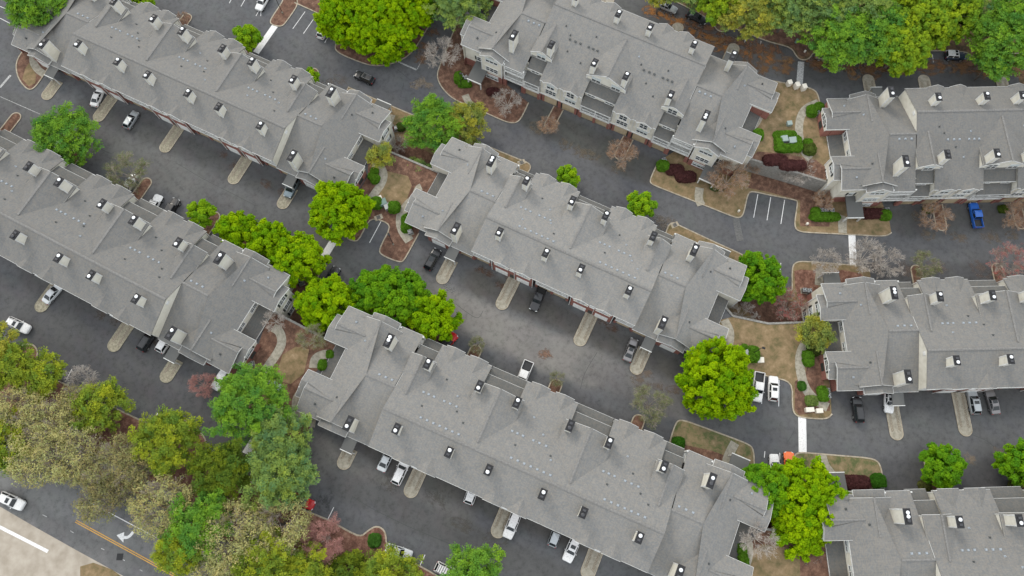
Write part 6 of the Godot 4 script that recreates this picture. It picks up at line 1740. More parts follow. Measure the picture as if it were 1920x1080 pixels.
	for s in [
		[Vector3(-28.11, T1, -58.53), Vector3(2.4, 1.8, 2.4), green, "left clipped round shrub beside the utility boxes"], [Vector3(-24.40, T1, -57.57), Vector3(2.3, 1.8, 2.3), green, "right clipped round shrub beside the utility boxes"],
		[Vector3(-28.95, T1, -65.82), Vector3(1.5, 1.0, 1.5), green, "upper round shrub inside the curved walk"], [Vector3(-28.73, T1, -63.98), Vector3(1.7, 1.1, 1.7), green, "lower round shrub inside the curved walk"], [Vector3(-29.56, T1, -64.71), Vector3(1.2, 0.9, 1.2), green, "left round shrub inside the curved walk"],
		[Vector3(-21.71, T1, -54.13), Vector3(2.0, 1.2, 4.2), green, "curved hedge between the walk and the central building"],
		[Vector3(59.75, T1, -19.03), Vector3(2.0, 1.2, 2.9), green, "hedge beside the air conditioners of the right edge building"], [Vector3(57.66, T1, -25.91), Vector3(1.9, 1.5, 3.1), green, "oval hedge between curved walk and brick wing"], [Vector3(58.93, T1, -27.81), Vector3(2.2, 1.4, 2.8), Color(0.05, 0.07, 0.015), "dark shrub at the recess of the right edge building"],
		[Vector3(47.00, T1, -26.75), Vector3(2.3, 1.6, 3.2), green, "oval hedge under the lamp post right of the central building"], [Vector3(45.56, T1, -28.13), Vector3(1.0, 0.7, 1.0), green, "small round shrub on the lawn right of the central building"],
		[Vector3(55.91, T1, -20.58), Vector3(1.3, 0.7, 1.5), Color(0.05, 0.13, 0.02), "bright small shrub beside the long curved walk"], [Vector3(57.43, T1, -17.70), Vector3(2.2, 0.9, 1.8), Color(0.14, 0.2, 0.05), "pale green shrub behind the white stone sign"],
		[Vector3(31.38, T1, -9.77), Vector3(2.2, 1.2, 2.0), Color(0.035, 0.11, 0.01), "round shrub on the lawn of the long building"], [Vector3(43.43, T1, -4.78), Vector3(2.4, 1.2, 2.2), green, "shrub at the corner of the lawn below the walk"],
		[Vector3(68.02, T1, -2.85), Vector3(2.6, 1.4, 2.6), Color(0.035, 0.11, 0.01), "round shrub at the corner of the lower right lawn"], [Vector3(76.63, T1, -1.99), Vector3(2.2, 0.8, 1.8), Color(0.09, 0.1, 0.03), "low shrub on the island of the round tree"], [Vector3(93.31, T1, -1.99), Vector3(2.2, 0.8, 1.8), Color(0.09, 0.1, 0.03), "low shrub on the island at the right edge"],
		[Vector3(-37.39, T2, -15.00), Vector3(1.8, 1.3, 1.8), green, "round shrub beside the curved walk of the long building"], [Vector3(-35.48, T2, -23.75), Vector3(1.4, 1.0, 1.8), green, "shrub at the recess on the left of the long building"], [Vector3(40.20, T2, 10.55), Vector3(1.6, 1.0, 2.2), green, "lower shrub at the recess on the right of the long building"], [Vector3(40.08, T2, 8.80), Vector3(1.4, 1.0, 1.8), green, "upper shrub at the recess on the right of the long building"], [Vector3(-34.23, T2, -25.78), Vector3(1.2, 0.8, 1.2), green, "small shrub under the wing of the long building"],
		[Vector3(-24.09, T2, 7.30), Vector3(2.0, 0.9, 2.2), Color(0.05, 0.13, 0.02), "small bright shrub on the kerbed nose"],
		[Vector3(64.73, T1, -79.98), Vector3(2.0, 1.6, 2.6), green, "left round shrub at the pale building on the right"], [Vector3(66.35, T1, -80.89), Vector3(1.9, 1.5, 1.9), green, "right round shrub at the pale building on the right"],
		[Vector3(63.05, T1, -72.43), Vector3(1.6, 1.2, 1.6), green, "upper shrub at the corner of the recess of the pale building"], [Vector3(63.22, T1, -70.92), Vector3(2.6, 1.4, 2.6), Color(0.07, 0.1, 0.02), "lower shrub at the corner of the recess of the pale building"],
		[Vector3(52.63, T1, -74.33), Vector3(2.0, 1.3, 2.6), green, "round shrub at the right recess of the dormered building"],
		[Vector3(58.35, T1, -74.33), Vector3(5.2, 1.2, 1.5), green, "back side of the horseshoe hedge round the pale boxes"], [Vector3(56.82, T1, -72.81), Vector3(1.5, 1.2, 3.4), green, "left side of the horseshoe hedge round the pale boxes"], [Vector3(58.35, T1, -71.17), Vector3(5.4, 1.2, 1.6), green, "front side of the horseshoe hedge round the pale boxes"], [Vector3(60.86, T1, -72.18), Vector3(1.5, 1.2, 3.8), green, "right side of the horseshoe hedge round the pale boxes"],
		[Vector3(55.68, T1, -68.42), Vector3(5.4, 1.3, 2.4), purple, "left purple hedge above the grey wall"], [Vector3(59.28, T1, -67.18), Vector3(6.0, 1.3, 2.2), purple, "right purple hedge above the grey wall"],
		[Vector3(32.99, T0, -69.48), Vector3(2.6, 1.5, 2.4), green, "round hedge at the corner by the dark red bed"], [Vector3(35.50, T0, -68.59), Vector3(4.2, 1.1, 2.4), purple, "left part of the dark red bed before the brick bay"], [Vector3(37.84, T0, -66.93), Vector3(4.6, 1.1, 2.6), purple, "right part of the dark red bed before the brick bay"],
		[Vector3(-12.16, T0, -91.47), Vector3(1.8, 1.3, 2.8), green, "hedge beside the air conditioners of the dormered building"], [Vector3(-10.67, T0, -89.82), Vector3(3.0, 1.0, 1.4), green, "hedge in front of the air conditioners of the dormered building"], [Vector3(-4.23, T0, -87.89), Vector3(3.0, 0.9, 1.8), purple, "purple shrub before the brick bay of the dormered building"],
		[Vector3(66.97, T0, -57.56), Vector3(7.0, 1.3, 1.8), green, "curved hedge in front of the three air conditioners"], [Vector3(65.11, T0, -58.30), Vector3(1.8, 1.3, 2.6), green, "left end of the hedge at the three air conditioners"],
		[Vector3(76.58, T0, -58.30), Vector3(7.5, 1.2, 2.2), purple, "purple hedge beside the dark canopy"], [Vector3(79.85, T0, -57.93), Vector3(2.4, 1.3, 2.2), green, "green hedge at the end of the purple one"], [Vector3(89.23, T0, -59.29), Vector3(1.8, 1.0, 1.4), Color(0.06, 0.09, 0.015), "small shrub at the brick pier left of the blue pickup"], [Vector3(105.45, T0, -59.41), Vector3(1.8, 1.0, 1.4), Color(0.06, 0.09, 0.015), "small shrub at the brick pier right of the blue pickup"],
		[Vector3(-24.75, T0, -79.00), Vector3(1.8, 1.0, 1.8), Color(0.06, 0.1, 0.02), "green shrub beside the garden air conditioners"], [Vector3(44.66, T0, -64.78), Vector3(3.4, 1.0, 2.2), Color(0.06, 0.09, 0.03), "shrub under the bare tree beside the canopy"],
		[Vector3(63.60, T1, -2.56), Vector3(6.4, 0.9, 2.6), purple, "dark red bed before the lower right building"],
		[Vector3(-13.02, T1, -29.41), Vector3(1.6, 1.0, 1.6), green, "shrub behind the red off-road car"]]:
		shrub("hedge" if String(s[3]).contains("hedge") or String(s[3]).contains("bed") else "shrub", s[0] + Vector3(0, 0.1, 0), s[1], s[2], s[3])

	# ---- vehicles
	car_paint("paint_white", Color(0.74, 0.75, 0.75), 0)
	car_paint("paint_silverwhite", Color(0.55, 0.57, 0.58), 0)
	car_paint("paint_silver", Color(0.38, 0.4, 0.41), 0.5)
	car_paint("paint_greyblue", Color(0.16, 0.2, 0.22), 0.5)
	car_paint("paint_black", Color(0.012, 0.012, 0.014), 0)
	car_paint("paint_charcoal", Color(0.03, 0.034, 0.036), 0.5)
	car_paint("paint_bronze", Color(0.14, 0.12, 0.085), 0)
	car_paint("paint_navy", Color(0.015, 0.03, 0.055), 0)
	car_paint("paint_red", Color(0.45, 0.01, 0.012), 0)
	car_paint("paint_grey", Color(0.2, 0.19, 0.19), 0.5)
	car_paint("paint_blue", Color(0.01, 0.1, 0.42), 0)
	car_paint("paint_orange", Color(0.75, 0.15, 0.03), 0)
	vehicle("parked_car", "sedan", "paint_white", Vector3(-89.98, T1, -83.47), -0.220, "white sedan nosed in at the upper left building near its end", {})
	vehicle("parked_car", "hatch", "paint_silver", Vector3(-81.89, T1, -77.77), -0.382, "silver hatchback beside a paved island at the upper left building", {})
	vehicle("minivan", "van", "paint_greyblue", Vector3(-45.91, T1, -62.20), 2.797, "grey blue minivan nosing out from under the eave by the big round tree", {})
	vehicle("parked_car", "suv", "paint_white", Vector3(-58.56, T0, -111.61), 2.782, "white car cut by the top edge beside the lamp post", {})
	vehicle("minivan", "van", "paint_white", Vector3(-43.49, T0, -104.11), -0.388, "white van parked half under the trees on the kerbed corner", {})
	vehicle("driven_car", "suv", "paint_black", Vector3(-33.49, T0, -91.32), 1.115, "black car driving along the street at the upper left", {"rails": 2, "sunroof": 1})
	vehicle("parked_car", "sedan", "paint_silver", Vector3(35.05, T1, -106.47), -2.067, "silver sedan parked under leaves at the top edge", {"sunroof": 1})
	vehicle("parked_car", "sedan", "paint_charcoal", Vector3(41.59, T1, -103.61), -2.106, "dark sedan on the leaf strewn road at the top", {})
	vehicle("parked_car", "suv", "paint_bronze", Vector3(69.45, T1, -93.37), -1.789, "bronze car half hidden under the trees of the upper road", {})
	vehicle("off_road_car", "jeep", "paint_navy", Vector3(97.86, T1, -93.57), -1.626, "navy off-road car with a white roof on the upper road", {"roof": "paint_white", "panels": 1, "spare": 1})
	vehicle("parked_car", "sedan", "paint_silverwhite", Vector3(-88.28, T2, -37.77), -0.584, "silver white sedan nosed in at the left edge building", {})
	vehicle("driven_car", "suv", "paint_white", Vector3(-93.71, T2, -31.29), -1.984, "white car with sunroof driving on the dark street at the left", {"sunroof": 1, "rails": 1})
	vehicle("parked_car", "suv", "paint_black", Vector3(-68.75, T2, -28.55), -0.486, "black car nosed in beside the paved island of the left edge building", {"rails": 1})
	vehicle("parked_car", "suv", "paint_white", Vector3(-65.24, T2, -28.27), -0.470, "white car nosed in next to the black one under the gable wall", {})
	vehicle("parked_car", "suv", "paint_white", Vector3(-53.97, T2, -21.24), 2.612, "white car parked beside the pink bare tree", {})
	vehicle("parked_car", "suv", "paint_silver", Vector3(-53.29, T2, -6.85), 1.102, "silver car hidden under the dark green tree by the street", {})
	vehicle("driven_car", "suv", "paint_white", Vector3(-88.68, T2, 0.69), -1.956, "white car on the main road at the lower left edge", {"sunroof": 1})
	vehicle("sports_car", "coupe", "paint_red", Vector3(-37.11, T2, 0.74), -1.961, "red sports car under the trees by the street", {"roof": "car_trim"})
	vehicle("parked_car", "sedan", "paint_silverwhite", Vector3(-19.74, T2, 9.17), -1.849, "silver sedan parked along the kerb beside the small bush", {})
	vehicle("parked_car", "suv", "paint_white", Vector3(-11.09, T2, 12.46), -2.028, "white car with roof bars at the bottom edge", {"slats": 1})
	vehicle("parked_car", "sedan", "paint_silverwhite", Vector3(-22.63, T2, -6.70), -0.411, "silver white sedan nosed in left of a paved island at the long building", {})
	vehicle("parked_car", "suv", "paint_white", Vector3(-19.94, T2, -4.40), -0.413, "white car with red tail lights nosed in beside the paved island", {})
	vehicle("parked_car", "suv", "paint_white", Vector3(-7.03, T2, -1.10), -0.336, "white car with sunroof nosed in under the eave alone between two islands", {"sunroof": 1})
	vehicle("parked_car", "suv", "paint_white", Vector3(0.02, T2, 4.67), 2.739, "white car nosing out right of a paved island at the long building", {})
	vehicle("parked_car", "hatch", "paint_silver", Vector3(7.70, T2, 6.29), -0.389, "silver hatchback with red lights nosed in of the long building", {})
	vehicle("parked_car", "suv", "paint_white", Vector3(10.48, T2, 8.56), 2.690, "white car with sunroof nosing out beside the lowest paved island", {"sunroof": 1})
	vehicle("off_road_car", "jeep", "paint_red", Vector3(-12.46, T1, -29.11), -0.700, "red off-road car with black top in the shade of the maples", {"roof": "car_trim"})
	vehicle("pickup_truck", "pickup", "paint_white", Vector3(2.27, T1, -22.66), 2.750, "white pickup with an open bed behind the long building", {})
	vehicle("pickup_truck", "pickup", "paint_black", Vector3(5.26, T1, -38.12), 2.735, "black pickup nosing out of the central building", {})
	vehicle("parked_car", "suv", "paint_black", Vector3(-16.09, T1, -46.16), -0.467, "black car nosed in beside the first paved island of the central building", {"rails": 1, "sunroof": 1.6})
	vehicle("parked_car", "sedan", "paint_grey", Vector3(23.17, T1, -27.55), -0.392, "grey sedan nosed in beside the last paved island of the central building", {"sunroof": 1})
	vehicle("pickup_truck", "pickup", "paint_white", Vector3(47.32, T1, -20.35), 2.944, "white pickup in the bay right of the big round tree", {})
	vehicle("parked_car", "suv", "paint_white", Vector3(50.20, T1, -19.99), -0.125, "white car with sunroof in the bay next to the lawn", {"sunroof": 1})
	vehicle("parked_car", "sedan", "paint_white", Vector3(44.87, T1, -19.83), 2.922, "white car hidden under the big round tree", {})
	vehicle("parked_car", "suv", "paint_black", Vector3(65.93, T1, -15.97), -0.022, "black car with a long roof at the right edge building", {"rails": 1})
	vehicle("parked_car", "sedan", "paint_white", Vector3(72.19, T1, -17.75), 2.969, "white sedan nosing out beside the canopy of the right edge building", {"sunroof": 1})
	vehicle("parked_car", "suv", "paint_silver", Vector3(88.23, T1, -17.49), 0.015, "silver car with sunroof at the right edge building", {"sunroof": 1, "rails": 2})
	vehicle("parked_car", "sedan", "paint_grey", Vector3(91.90, T1, -17.49), 0.107, "grey sedan next to the silver car at the right edge", {"sunroof": 1})
	vehicle("pickup_truck", "pickup", "paint_blue", Vector3(99.08, T0, -57.77), 0.040, "bright blue pickup nosed in at the pale building on the right", {})
	vehicle("parked_car", "sedan", "paint_white", Vector3(49.04, T1, -5.32), -0.024, "white car with only its hood out of the big trees at the lower right", {})
	vehicle("off_road_car", "jeep", "paint_orange", Vector3(51.70, T1, -6.00), -0.055, "orange off-road car half under the big trees at the lower right", {"roof": "car_trim"})
	vehicle("off_road_car", "jeep", "paint_white", Vector3(-73.93, T1, -58.19), -0.350, "white off-road car with slatted roof behind the left edge building", {"slats": 1})
	vehicle("off_road_car", "jeep", "paint_black", Vector3(-70.35, T1, -57.42), -0.374, "black off-road car next to the white slatted one", {})
	vehicle("off_road_car", "jeep", "paint_black", Vector3(-36.13, T1, -42.54), -0.434, "black off-road car between the maples by the white speed hump", {"roof": "car_trim", "panels": 1})
	vehicle("parked_car", "sedan", "paint_silver", Vector3(-97.03, T1, -70.93), -0.432, "silver sedan mostly under the light green tree at the left", {})
	vehicle("parked_car", "sedan", "paint_silver", Vector3(-79.98, T1, -62.81), -0.387, "silver sedan under the bare grey tree behind the left edge building", {})

	# ---- trees
	leafy_tree("maple_tree", Vector3(-34.39, T1, -55.00), 5.73, 9.5, "round", Color(0.2, 0.36, 0.004), "bright green round maple in front of the upper left building", "dense round maples", 300)
	leafy_tree("maple_tree", Vector3(-35.39, T1, -35.53), 5.22, 9.0, "round", Color(0.2, 0.36, 0.004), "bright green round maple along the bed above the long building, first from the left", "dense round maples", 301)
	leafy_tree("maple_tree", Vector3(-41.76, T1, -44.58), 4.70, 8.5, "round", Color(0.2, 0.36, 0.004), "bright green round maple along the bed behind the left edge building, third from the left", "dense round maples", 302)
	leafy_tree("maple_tree", Vector3(-47.96, T1, -48.24), 3.90, 8.0, "round", Color(0.2, 0.36, 0.004), "bright green round maple along the bed behind the left edge building, second from the left", "dense round maples", 303)
	leafy_tree("maple_tree", Vector3(-54.44, T1, -50.60), 3.71, 7.5, "round", Color(0.2, 0.36, 0.004), "bright green round maple along the bed behind the left edge building, first from the left", "dense round maples", 304)
	leafy_tree("maple_tree", Vector3(-26.55, T1, -38.26), 4.34, 8.0, "round", Color(0.115, 0.275, 0.01), "mid green dense maple along the bed above the long building, second from the left", "dense round maples", 305)
	leafy_tree("maple_tree", Vector3(-21.38, T1, -36.89), 5.14, 8.5, "round", Color(0.115, 0.275, 0.01), "mid green dense maple along the bed above the long building, third from the left", "dense round maples", 306)
	leafy_tree("maple_tree", Vector3(-15.12, T1, -32.94), 4.39, 8.0, "round", Color(0.2, 0.36, 0.004), "bright green round maple along the bed above the long building, second from the left", "dense round maples", 307)
	leafy_tree("maple_tree", Vector3(-30.64, T1, -32.75), 2.67, 6.5, "round", Color(0.115, 0.275, 0.01), "mid green dense maple along the bed above the long building, first from the left", "dense round maples", 308)
	leafy_tree("maple_tree", Vector3(38.23, T1, -21.09), 6.93, 9.5, "round", Color(0.2, 0.36, 0.004), "bright green round maple between the central building and the right parking bays", "dense round maples", 309)
	leafy_tree("maple_tree", Vector3(49.25, T0, -42.40), 4.95, 8.5, "round", Color(0.115, 0.275, 0.01), "mid green dense maple at the right end of the central building", "dense round maples", 310)
	leafy_tree("maple_tree", Vector3(51.70, T1, 0.29), 6.42, 10.0, "round", Color(0.2, 0.36, 0.004), "bright green round maple beside the lower right building, second from the left", "dense round maples", 311)
	leafy_tree("maple_tree", Vector3(44.92, T1, -1.54), 4.28, 9.0, "round", Color(0.115, 0.275, 0.01), "mid green dense maple beside the lower right building", "dense round maples", 312)
	leafy_tree("maple_tree", Vector3(50.80, T1, 4.80), 4.89, 8.5, "round", Color(0.2, 0.36, 0.004), "bright green round maple beside the lower right building, first from the left", "dense round maples", 313)
	leafy_tree("maple_tree", Vector3(-36.55, T0, -104.30), 6.95, 10.0, "round", Color(0.2, 0.36, 0.004), "bright green round maple on the kerbed corner at the top, first from the left", "dense round maples", 314)
	leafy_tree("maple_tree", Vector3(-28.99, T0, -100.58), 7.37, 10.5, "round", Color(0.2, 0.36, 0.004), "bright green round maple on the kerbed corner at the top, second from the left", "dense round maples", 315)
	leafy_tree("maple_tree", Vector3(-23.98, T0, -104.72), 6.00, 10.0, "round", Color(0.2, 0.36, 0.004), "bright green round maple on the kerbed corner at the top, third from the left", "dense round maples", 316)
	leafy_tree("maple_tree", Vector3(-32.78, T0, -109.76), 5.83, 9.0, "round", Color(0.115, 0.275, 0.01), "mid green dense maple on the kerbed corner at the top, first from the left", "dense round maples", 317)
	leafy_tree("maple_tree", Vector3(-18.90, T0, -109.97), 4.39, 8.0, "round", Color(0.115, 0.275, 0.01), "mid green dense maple on the kerbed corner at the top, second from the left", "dense round maples", 318)
	leafy_tree("young_tree", Vector3(26.96, T0, -58.96), 2.70, 5.5, "round", Color(0.19, 0.36, 0.012), "young bright green tree on an island behind the central building, second from the left", "young trees on the planted islands", 319)
	leafy_tree("young_tree", Vector3(12.08, T0, -65.60), 2.16, 5.0, "round", Color(0.19, 0.36, 0.012), "young bright green tree on an island behind the central building, first from the left", "young trees on the planted islands", 320)
	leafy_tree("young_tree", Vector3(-60.06, T0, -99.62), 2.78, 5.5, "round", Color(0.19, 0.36, 0.012), "young bright green tree on an island behind the upper left building, second from the left", "young trees on the planted islands", 321)
	leafy_tree("young_tree", Vector3(-44.95, T0, -89.83), 1.43, 4.5, "round", Color(0.19, 0.36, 0.012), "young bright green tree on an island behind the upper left building, third from the left", "young trees on the planted islands", 322)
	leafy_tree("young_tree", Vector3(-62.70, T1, -54.99), 2.48, 5.5, "round", Color(0.19, 0.36, 0.012), "young bright green tree on an island behind the left edge building", "young trees on the planted islands", 323)
	leafy_tree("maple_tree", Vector3(78.42, T1, -5.20), 3.59, 6.5, "round", Color(0.115, 0.275, 0.01), "mid green dense maple on an island behind the lower right building, first from the left", "dense round maples", 324)
	leafy_tree("maple_tree", Vector3(92.08, T1, -5.58), 3.50, 6.5, "round", Color(0.115, 0.275, 0.01), "mid green dense maple on an island behind the lower right building, second from the left", "dense round maples", 325)
	leafy_tree("young_tree", Vector3(-84.54, T0, -109.50), 2.21, 6.0, "round", Color(0.19, 0.36, 0.012), "young bright green tree on an island behind the upper left building, first from the left", "young trees on the planted islands", 326)
	leafy_tree("feathery_tree", Vector3(-16.37, T0, -76.56), 5.95, 9.0, "feather", Color(0.15, 0.31, 0.035), "fresh green feathery tree between the upper left and central buildings", "feathery spring trees", 327)
	leafy_tree("feathery_tree", Vector3(-10.13, T0, -77.29), 4.26, 8.0, "feather", Color(0.28, 0.3, 0.05), "yellow green loose tree between the upper left and central buildings", "feathery spring trees", 328)
	leafy_tree("feathery_tree", Vector3(-92.05, T1, -70.96), 5.92, 9.0, "feather", Color(0.15, 0.31, 0.035), "fresh green feathery tree on an island behind the left edge building", "feathery spring trees", 329)
	leafy_tree("feathery_tree", Vector3(-46.14, T2, -15.98), 6.22, 10.0, "feather", Color(0.15, 0.31, 0.035), "fresh green feathery tree on the bed left of the long building", "feathery spring trees", 330)
	leafy_tree("feathery_tree", Vector3(-40.35, T2, -10.21), 4.67, 9.0, "feather", Color(0.2, 0.3, 0.075), "pale green feathery tree on the bed left of the long building", "feathery spring trees", 331)
	leafy_tree("feathery_tree", Vector3(-39.20, T2, -3.68), 5.31, 10.0, "feather", Color(0.2, 0.3, 0.075), "pale green feathery tree at the street edge of the lower left wood", "feathery spring trees", 332)
	leafy_tree("feathery_tree", Vector3(-59.88, T2, -9.56), 5.22, 9.0, "feather", Color(0.24, 0.31, 0.03), "olive yellow green open tree at the street edge of the lower left wood", "feathery spring trees", 333)
	leafy_tree("feathery_tree", Vector3(-49.80, T2, -4.59), 4.80, 9.0, "feather", Color(0.13, 0.19, 0.02), "dark green shaggy tree at the street edge of the lower left wood", "feathery spring trees", 334)
	leafy_tree("feathery_tree", Vector3(-104.24, T1, -103.84), 6.06, 9.0, "feather", Color(0.15, 0.31, 0.035), "fresh green feathery tree at the upper left corner", "feathery spring trees", 335)
	leafy_tree("feathery_tree", Vector3(-11.01, T0, -105.65), 5.98, 11.0, "feather", Color(0.2, 0.3, 0.075), "pale green feathery tree beside the dormered building at the top", "feathery spring trees", 336)
	leafy_tree("feathery_tree", Vector3(-27.35, T1, -68.38), 2.45, 4.5, "feather", Color(0.28, 0.3, 0.05), "yellow green loose tree in the garden left of the central building", "feathery spring trees", 337)
	leafy_tree("feathery_tree", Vector3(-20.72, T0, -67.12), 2.86, 4.5, "feather", Color(0.2, 0.3, 0.075), "pale green feathery tree in the garden left of the central building", "feathery spring trees", 338)
	leafy_tree("feathery_tree", Vector3(-93.55, T2, -25.68), 3.87, 9.0, "feather", Color(0.28, 0.3, 0.05), "yellow green loose tree in the lower left wood", "feathery spring trees", 339)
	leafy_tree("feathery_tree", Vector3(-89.91, T2, -22.32), 4.04, 8.5, "feather", Color(0.24, 0.31, 0.03), "olive yellow green open tree in the lower left wood, second from the left", "feathery spring trees", 340)
	leafy_tree("feathery_tree", Vector3(-84.17, T2, -20.88), 3.47, 7.5, "feather", Color(0.24, 0.31, 0.03), "olive yellow green open tree in the lower left wood, third from the left", "feathery spring trees", 341)
	haze_tree("budding_tree", Vector3(-87.40, T2, -14.12), 4.69, 10.0, Color(0.36, 0.345, 0.14), 1.0, "olive budding tree with fine grey branches in the lower left wood, first from the left", "budding woodland trees", 342)
	haze_tree("budding_tree", Vector3(-80.87, T2, -12.73), 4.86, 10.0, Color(0.36, 0.345, 0.14), 1.0, "olive budding tree with fine grey branches in the lower left wood, third from the left", "budding woodland trees", 343)
	leafy_tree("feathery_tree", Vector3(-73.11, T2, -15.48), 4.27, 8.0, "feather", Color(0.24, 0.31, 0.03), "olive yellow green open tree in the lower left wood, fourth from the left", "feathery spring trees", 344)
	leafy_tree("feathery_tree", Vector3(-88.70, T2, -9.11), 4.47, 9.0, "feather", Color(0.24, 0.31, 0.03), "olive yellow green open tree in the lower left wood, first from the left", "feathery spring trees", 345)
	haze_tree("budding_tree", Vector3(-81.32, T2, -7.22), 5.70, 11.0, Color(0.36, 0.345, 0.14), 1.0, "olive budding tree with fine grey branches in the lower left wood, second from the left", "budding woodland trees", 346)
	haze_tree("budding_tree", Vector3(-75.81, T2, -7.22), 5.51, 11.0, Color(0.36, 0.345, 0.14), 1.0, "olive budding tree with fine grey branches in the lower left wood, fourth from the left", "budding woodland trees", 347)
	haze_tree("budding_tree", Vector3(-68.04, T2, -4.54), 5.66, 11.0, Color(0.25, 0.235, 0.1), 1.0, "brown olive hazy budding tree in the lower left wood, third from the left", "budding woodland trees", 348)
	haze_tree("budding_tree", Vector3(-69.89, T2, 0.27), 4.36, 10.0, Color(0.25, 0.235, 0.1), 1.0, "brown olive hazy budding tree in the lower left wood, second from the left", "budding woodland trees", 349)
	haze_tree("budding_tree", Vector3(-64.23, T2, -5.49), 4.16, 9.0, Color(0.25, 0.235, 0.1), 1.0, "brown olive hazy budding tree in the lower left wood, fourth from the left", "budding woodland trees", 350)
	haze_tree("budding_tree", Vector3(-58.98, T2, 1.57), 5.58, 11.0, Color(0.36, 0.345, 0.14), 1.0, "olive budding tree with fine grey branches in the lower left wood, fifth from the left", "budding woodland trees", 351)
	leafy_tree("feathery_tree", Vector3(-52.57, T2, 4.58), 4.94, 10.0, "feather", Color(0.15, 0.31, 0.035), "fresh green feathery tree in the lower left wood", "feathery spring trees", 352)
	leafy_tree("feathery_tree", Vector3(-55.04, T2, 8.43), 3.58, 9.0, "feather", Color(0.24, 0.31, 0.03), "olive yellow green open tree in the lower left wood, fifth from the left", "feathery spring trees", 353)
	haze_tree("budding_tree", Vector3(-46.27, T2, 6.67), 6.41, 11.0, Color(0.36, 0.345, 0.14), 1.0, "olive budding tree with fine grey branches in the lower left wood, seventh from the left", "budding woodland trees", 354)
	haze_tree("budding_tree", Vector3(-39.54, T2, 4.58), 5.57, 10.0, Color(0.36, 0.345, 0.14), 1.0, "olive budding tree with fine grey branches in the lower left wood, eighth from the left", "budding woodland trees", 355)
	leafy_tree("feathery_tree", Vector3(-40.93, T2, 10.94), 5.52, 9.0, "feather", Color(0.24, 0.31, 0.03), "olive yellow green open tree in the lower left wood, sixth from the left", "feathery spring trees", 356)
	haze_tree("budding_tree", Vector3(-48.79, T2, 12.19), 4.44, 9.0, Color(0.36, 0.345, 0.14), 1.0, "olive budding tree with fine grey branches in the lower left wood, sixth from the left", "budding woodland trees", 357)
	leafy_tree("feathery_tree", Vector3(-34.49, T2, 12.31), 4.03, 7.0, "feather", Color(0.24, 0.31, 0.03), "olive yellow green open tree in the lower left wood, seventh from the left", "feathery spring trees", 358)
	leafy_tree("feathery_tree", Vector3(-20.52, T2, 13.97), 4.91, 7.0, "feather", Color(0.24, 0.31, 0.03), "olive yellow green open tree at the lower edge of the picture", "feathery spring trees", 359)
	leafy_tree("feathery_tree", Vector3(-6.25, T2, 11.67), 4.02, 8.0, "feather", Color(0.15, 0.31, 0.035), "fresh green feathery tree at the lower edge of the picture", "feathery spring trees", 360)
	leafy_tree("feathery_tree", Vector3(-27.98, T2, 13.27), 4.06, 5.1, "feather", Color(0.13, 0.19, 0.02), "dark green shaggy tree at the lower edge of the picture", "feathery spring trees", 361)
	haze_tree("budding_tree", Vector3(-76.94, T2, -15.67), 4.27, 8.0, Color(0.25, 0.235, 0.1), 1.0, "brown olive hazy budding tree in the lower left wood, first from the left", "budding woodland trees", 362)
	leafy_tree("feathery_tree", Vector3(32.73, T1, -105.21), 3.27, 9.0, "feather", Color(0.28, 0.3, 0.05), "yellow green loose tree in the upper right wood, first from the left", "feathery spring trees", 363)
	leafy_tree("maple_tree", Vector3(44.64, T1, -102.80), 4.41, 10.0, "round", Color(0.22, 0.345, 0.02), "bright yellow green leafy tree in the upper right wood, first from the left", "dense round maples", 364)
	leafy_tree("feathery_tree", Vector3(51.10, T1, -99.61), 5.74, 11.0, "feather", Color(0.28, 0.3, 0.05), "yellow green loose tree in the upper right wood, second from the left", "feathery spring trees", 365)
	leafy_tree("feathery_tree", Vector3(59.54, T1, -100.22), 5.95, 12.0, "feather", Color(0.2, 0.3, 0.075), "pale green feathery tree in the upper right wood, third from the left", "feathery spring trees", 366)
	leafy_tree("feathery_tree", Vector3(66.33, T1, -99.54), 6.29, 12.0, "feather", Color(0.2, 0.3, 0.075), "pale green feathery tree in the upper right wood, fourth from the left", "feathery spring trees", 367)
	leafy_tree("feathery_tree", Vector3(68.92, T1, -92.91), 6.33, 12.0, "feather", Color(0.15, 0.31, 0.035), "fresh green feathery tree in the upper right wood, first from the left", "feathery spring trees", 368)
	leafy_tree("feathery_tree", Vector3(75.31, T1, -100.41), 6.62, 13.0, "feather", Color(0.2, 0.3, 0.075), "pale green feathery tree in the upper right wood, fifth from the left", "feathery spring trees", 369)
	leafy_tree("feathery_tree", Vector3(77.11, T1, -94.89), 6.58, 12.0, "feather", Color(0.15, 0.31, 0.035), "fresh green feathery tree in the upper right wood, second from the left", "feathery spring trees", 370)
	leafy_tree("maple_tree", Vector3(82.52, T1, -91.13), 5.43, 11.0, "round", Color(0.22, 0.345, 0.02), "bright yellow green leafy tree in the upper right wood, second from the left", "dense round maples", 371)
	leafy_tree("maple_tree", Vector3(85.62, T1, -97.07), 7.48, 13.0, "round", Color(0.22, 0.345, 0.02), "bright yellow green leafy tree in the upper right wood, third from the left", "dense round maples", 372)
	leafy_tree("maple_tree", Vector3(92.31, T1, -99.74), 6.84, 13.0, "round", Color(0.22, 0.345, 0.02), "bright yellow green leafy tree in the upper right wood, fourth from the left", "dense round maples", 373)
	leafy_tree("feathery_tree", Vector3(96.54, T1, -102.24), 4.60, 12.0, "feather", Color(0.2, 0.3, 0.075), "pale green feathery tree in the upper right wood, sixth from the left", "feathery spring trees", 374)
	leafy_tree("feathery_tree", Vector3(103.94, T1, -92.91), 7.00, 12.0, "feather", Color(0.15, 0.31, 0.035), "fresh green feathery tree in the upper right wood, fourth from the left", "feathery spring trees", 375)
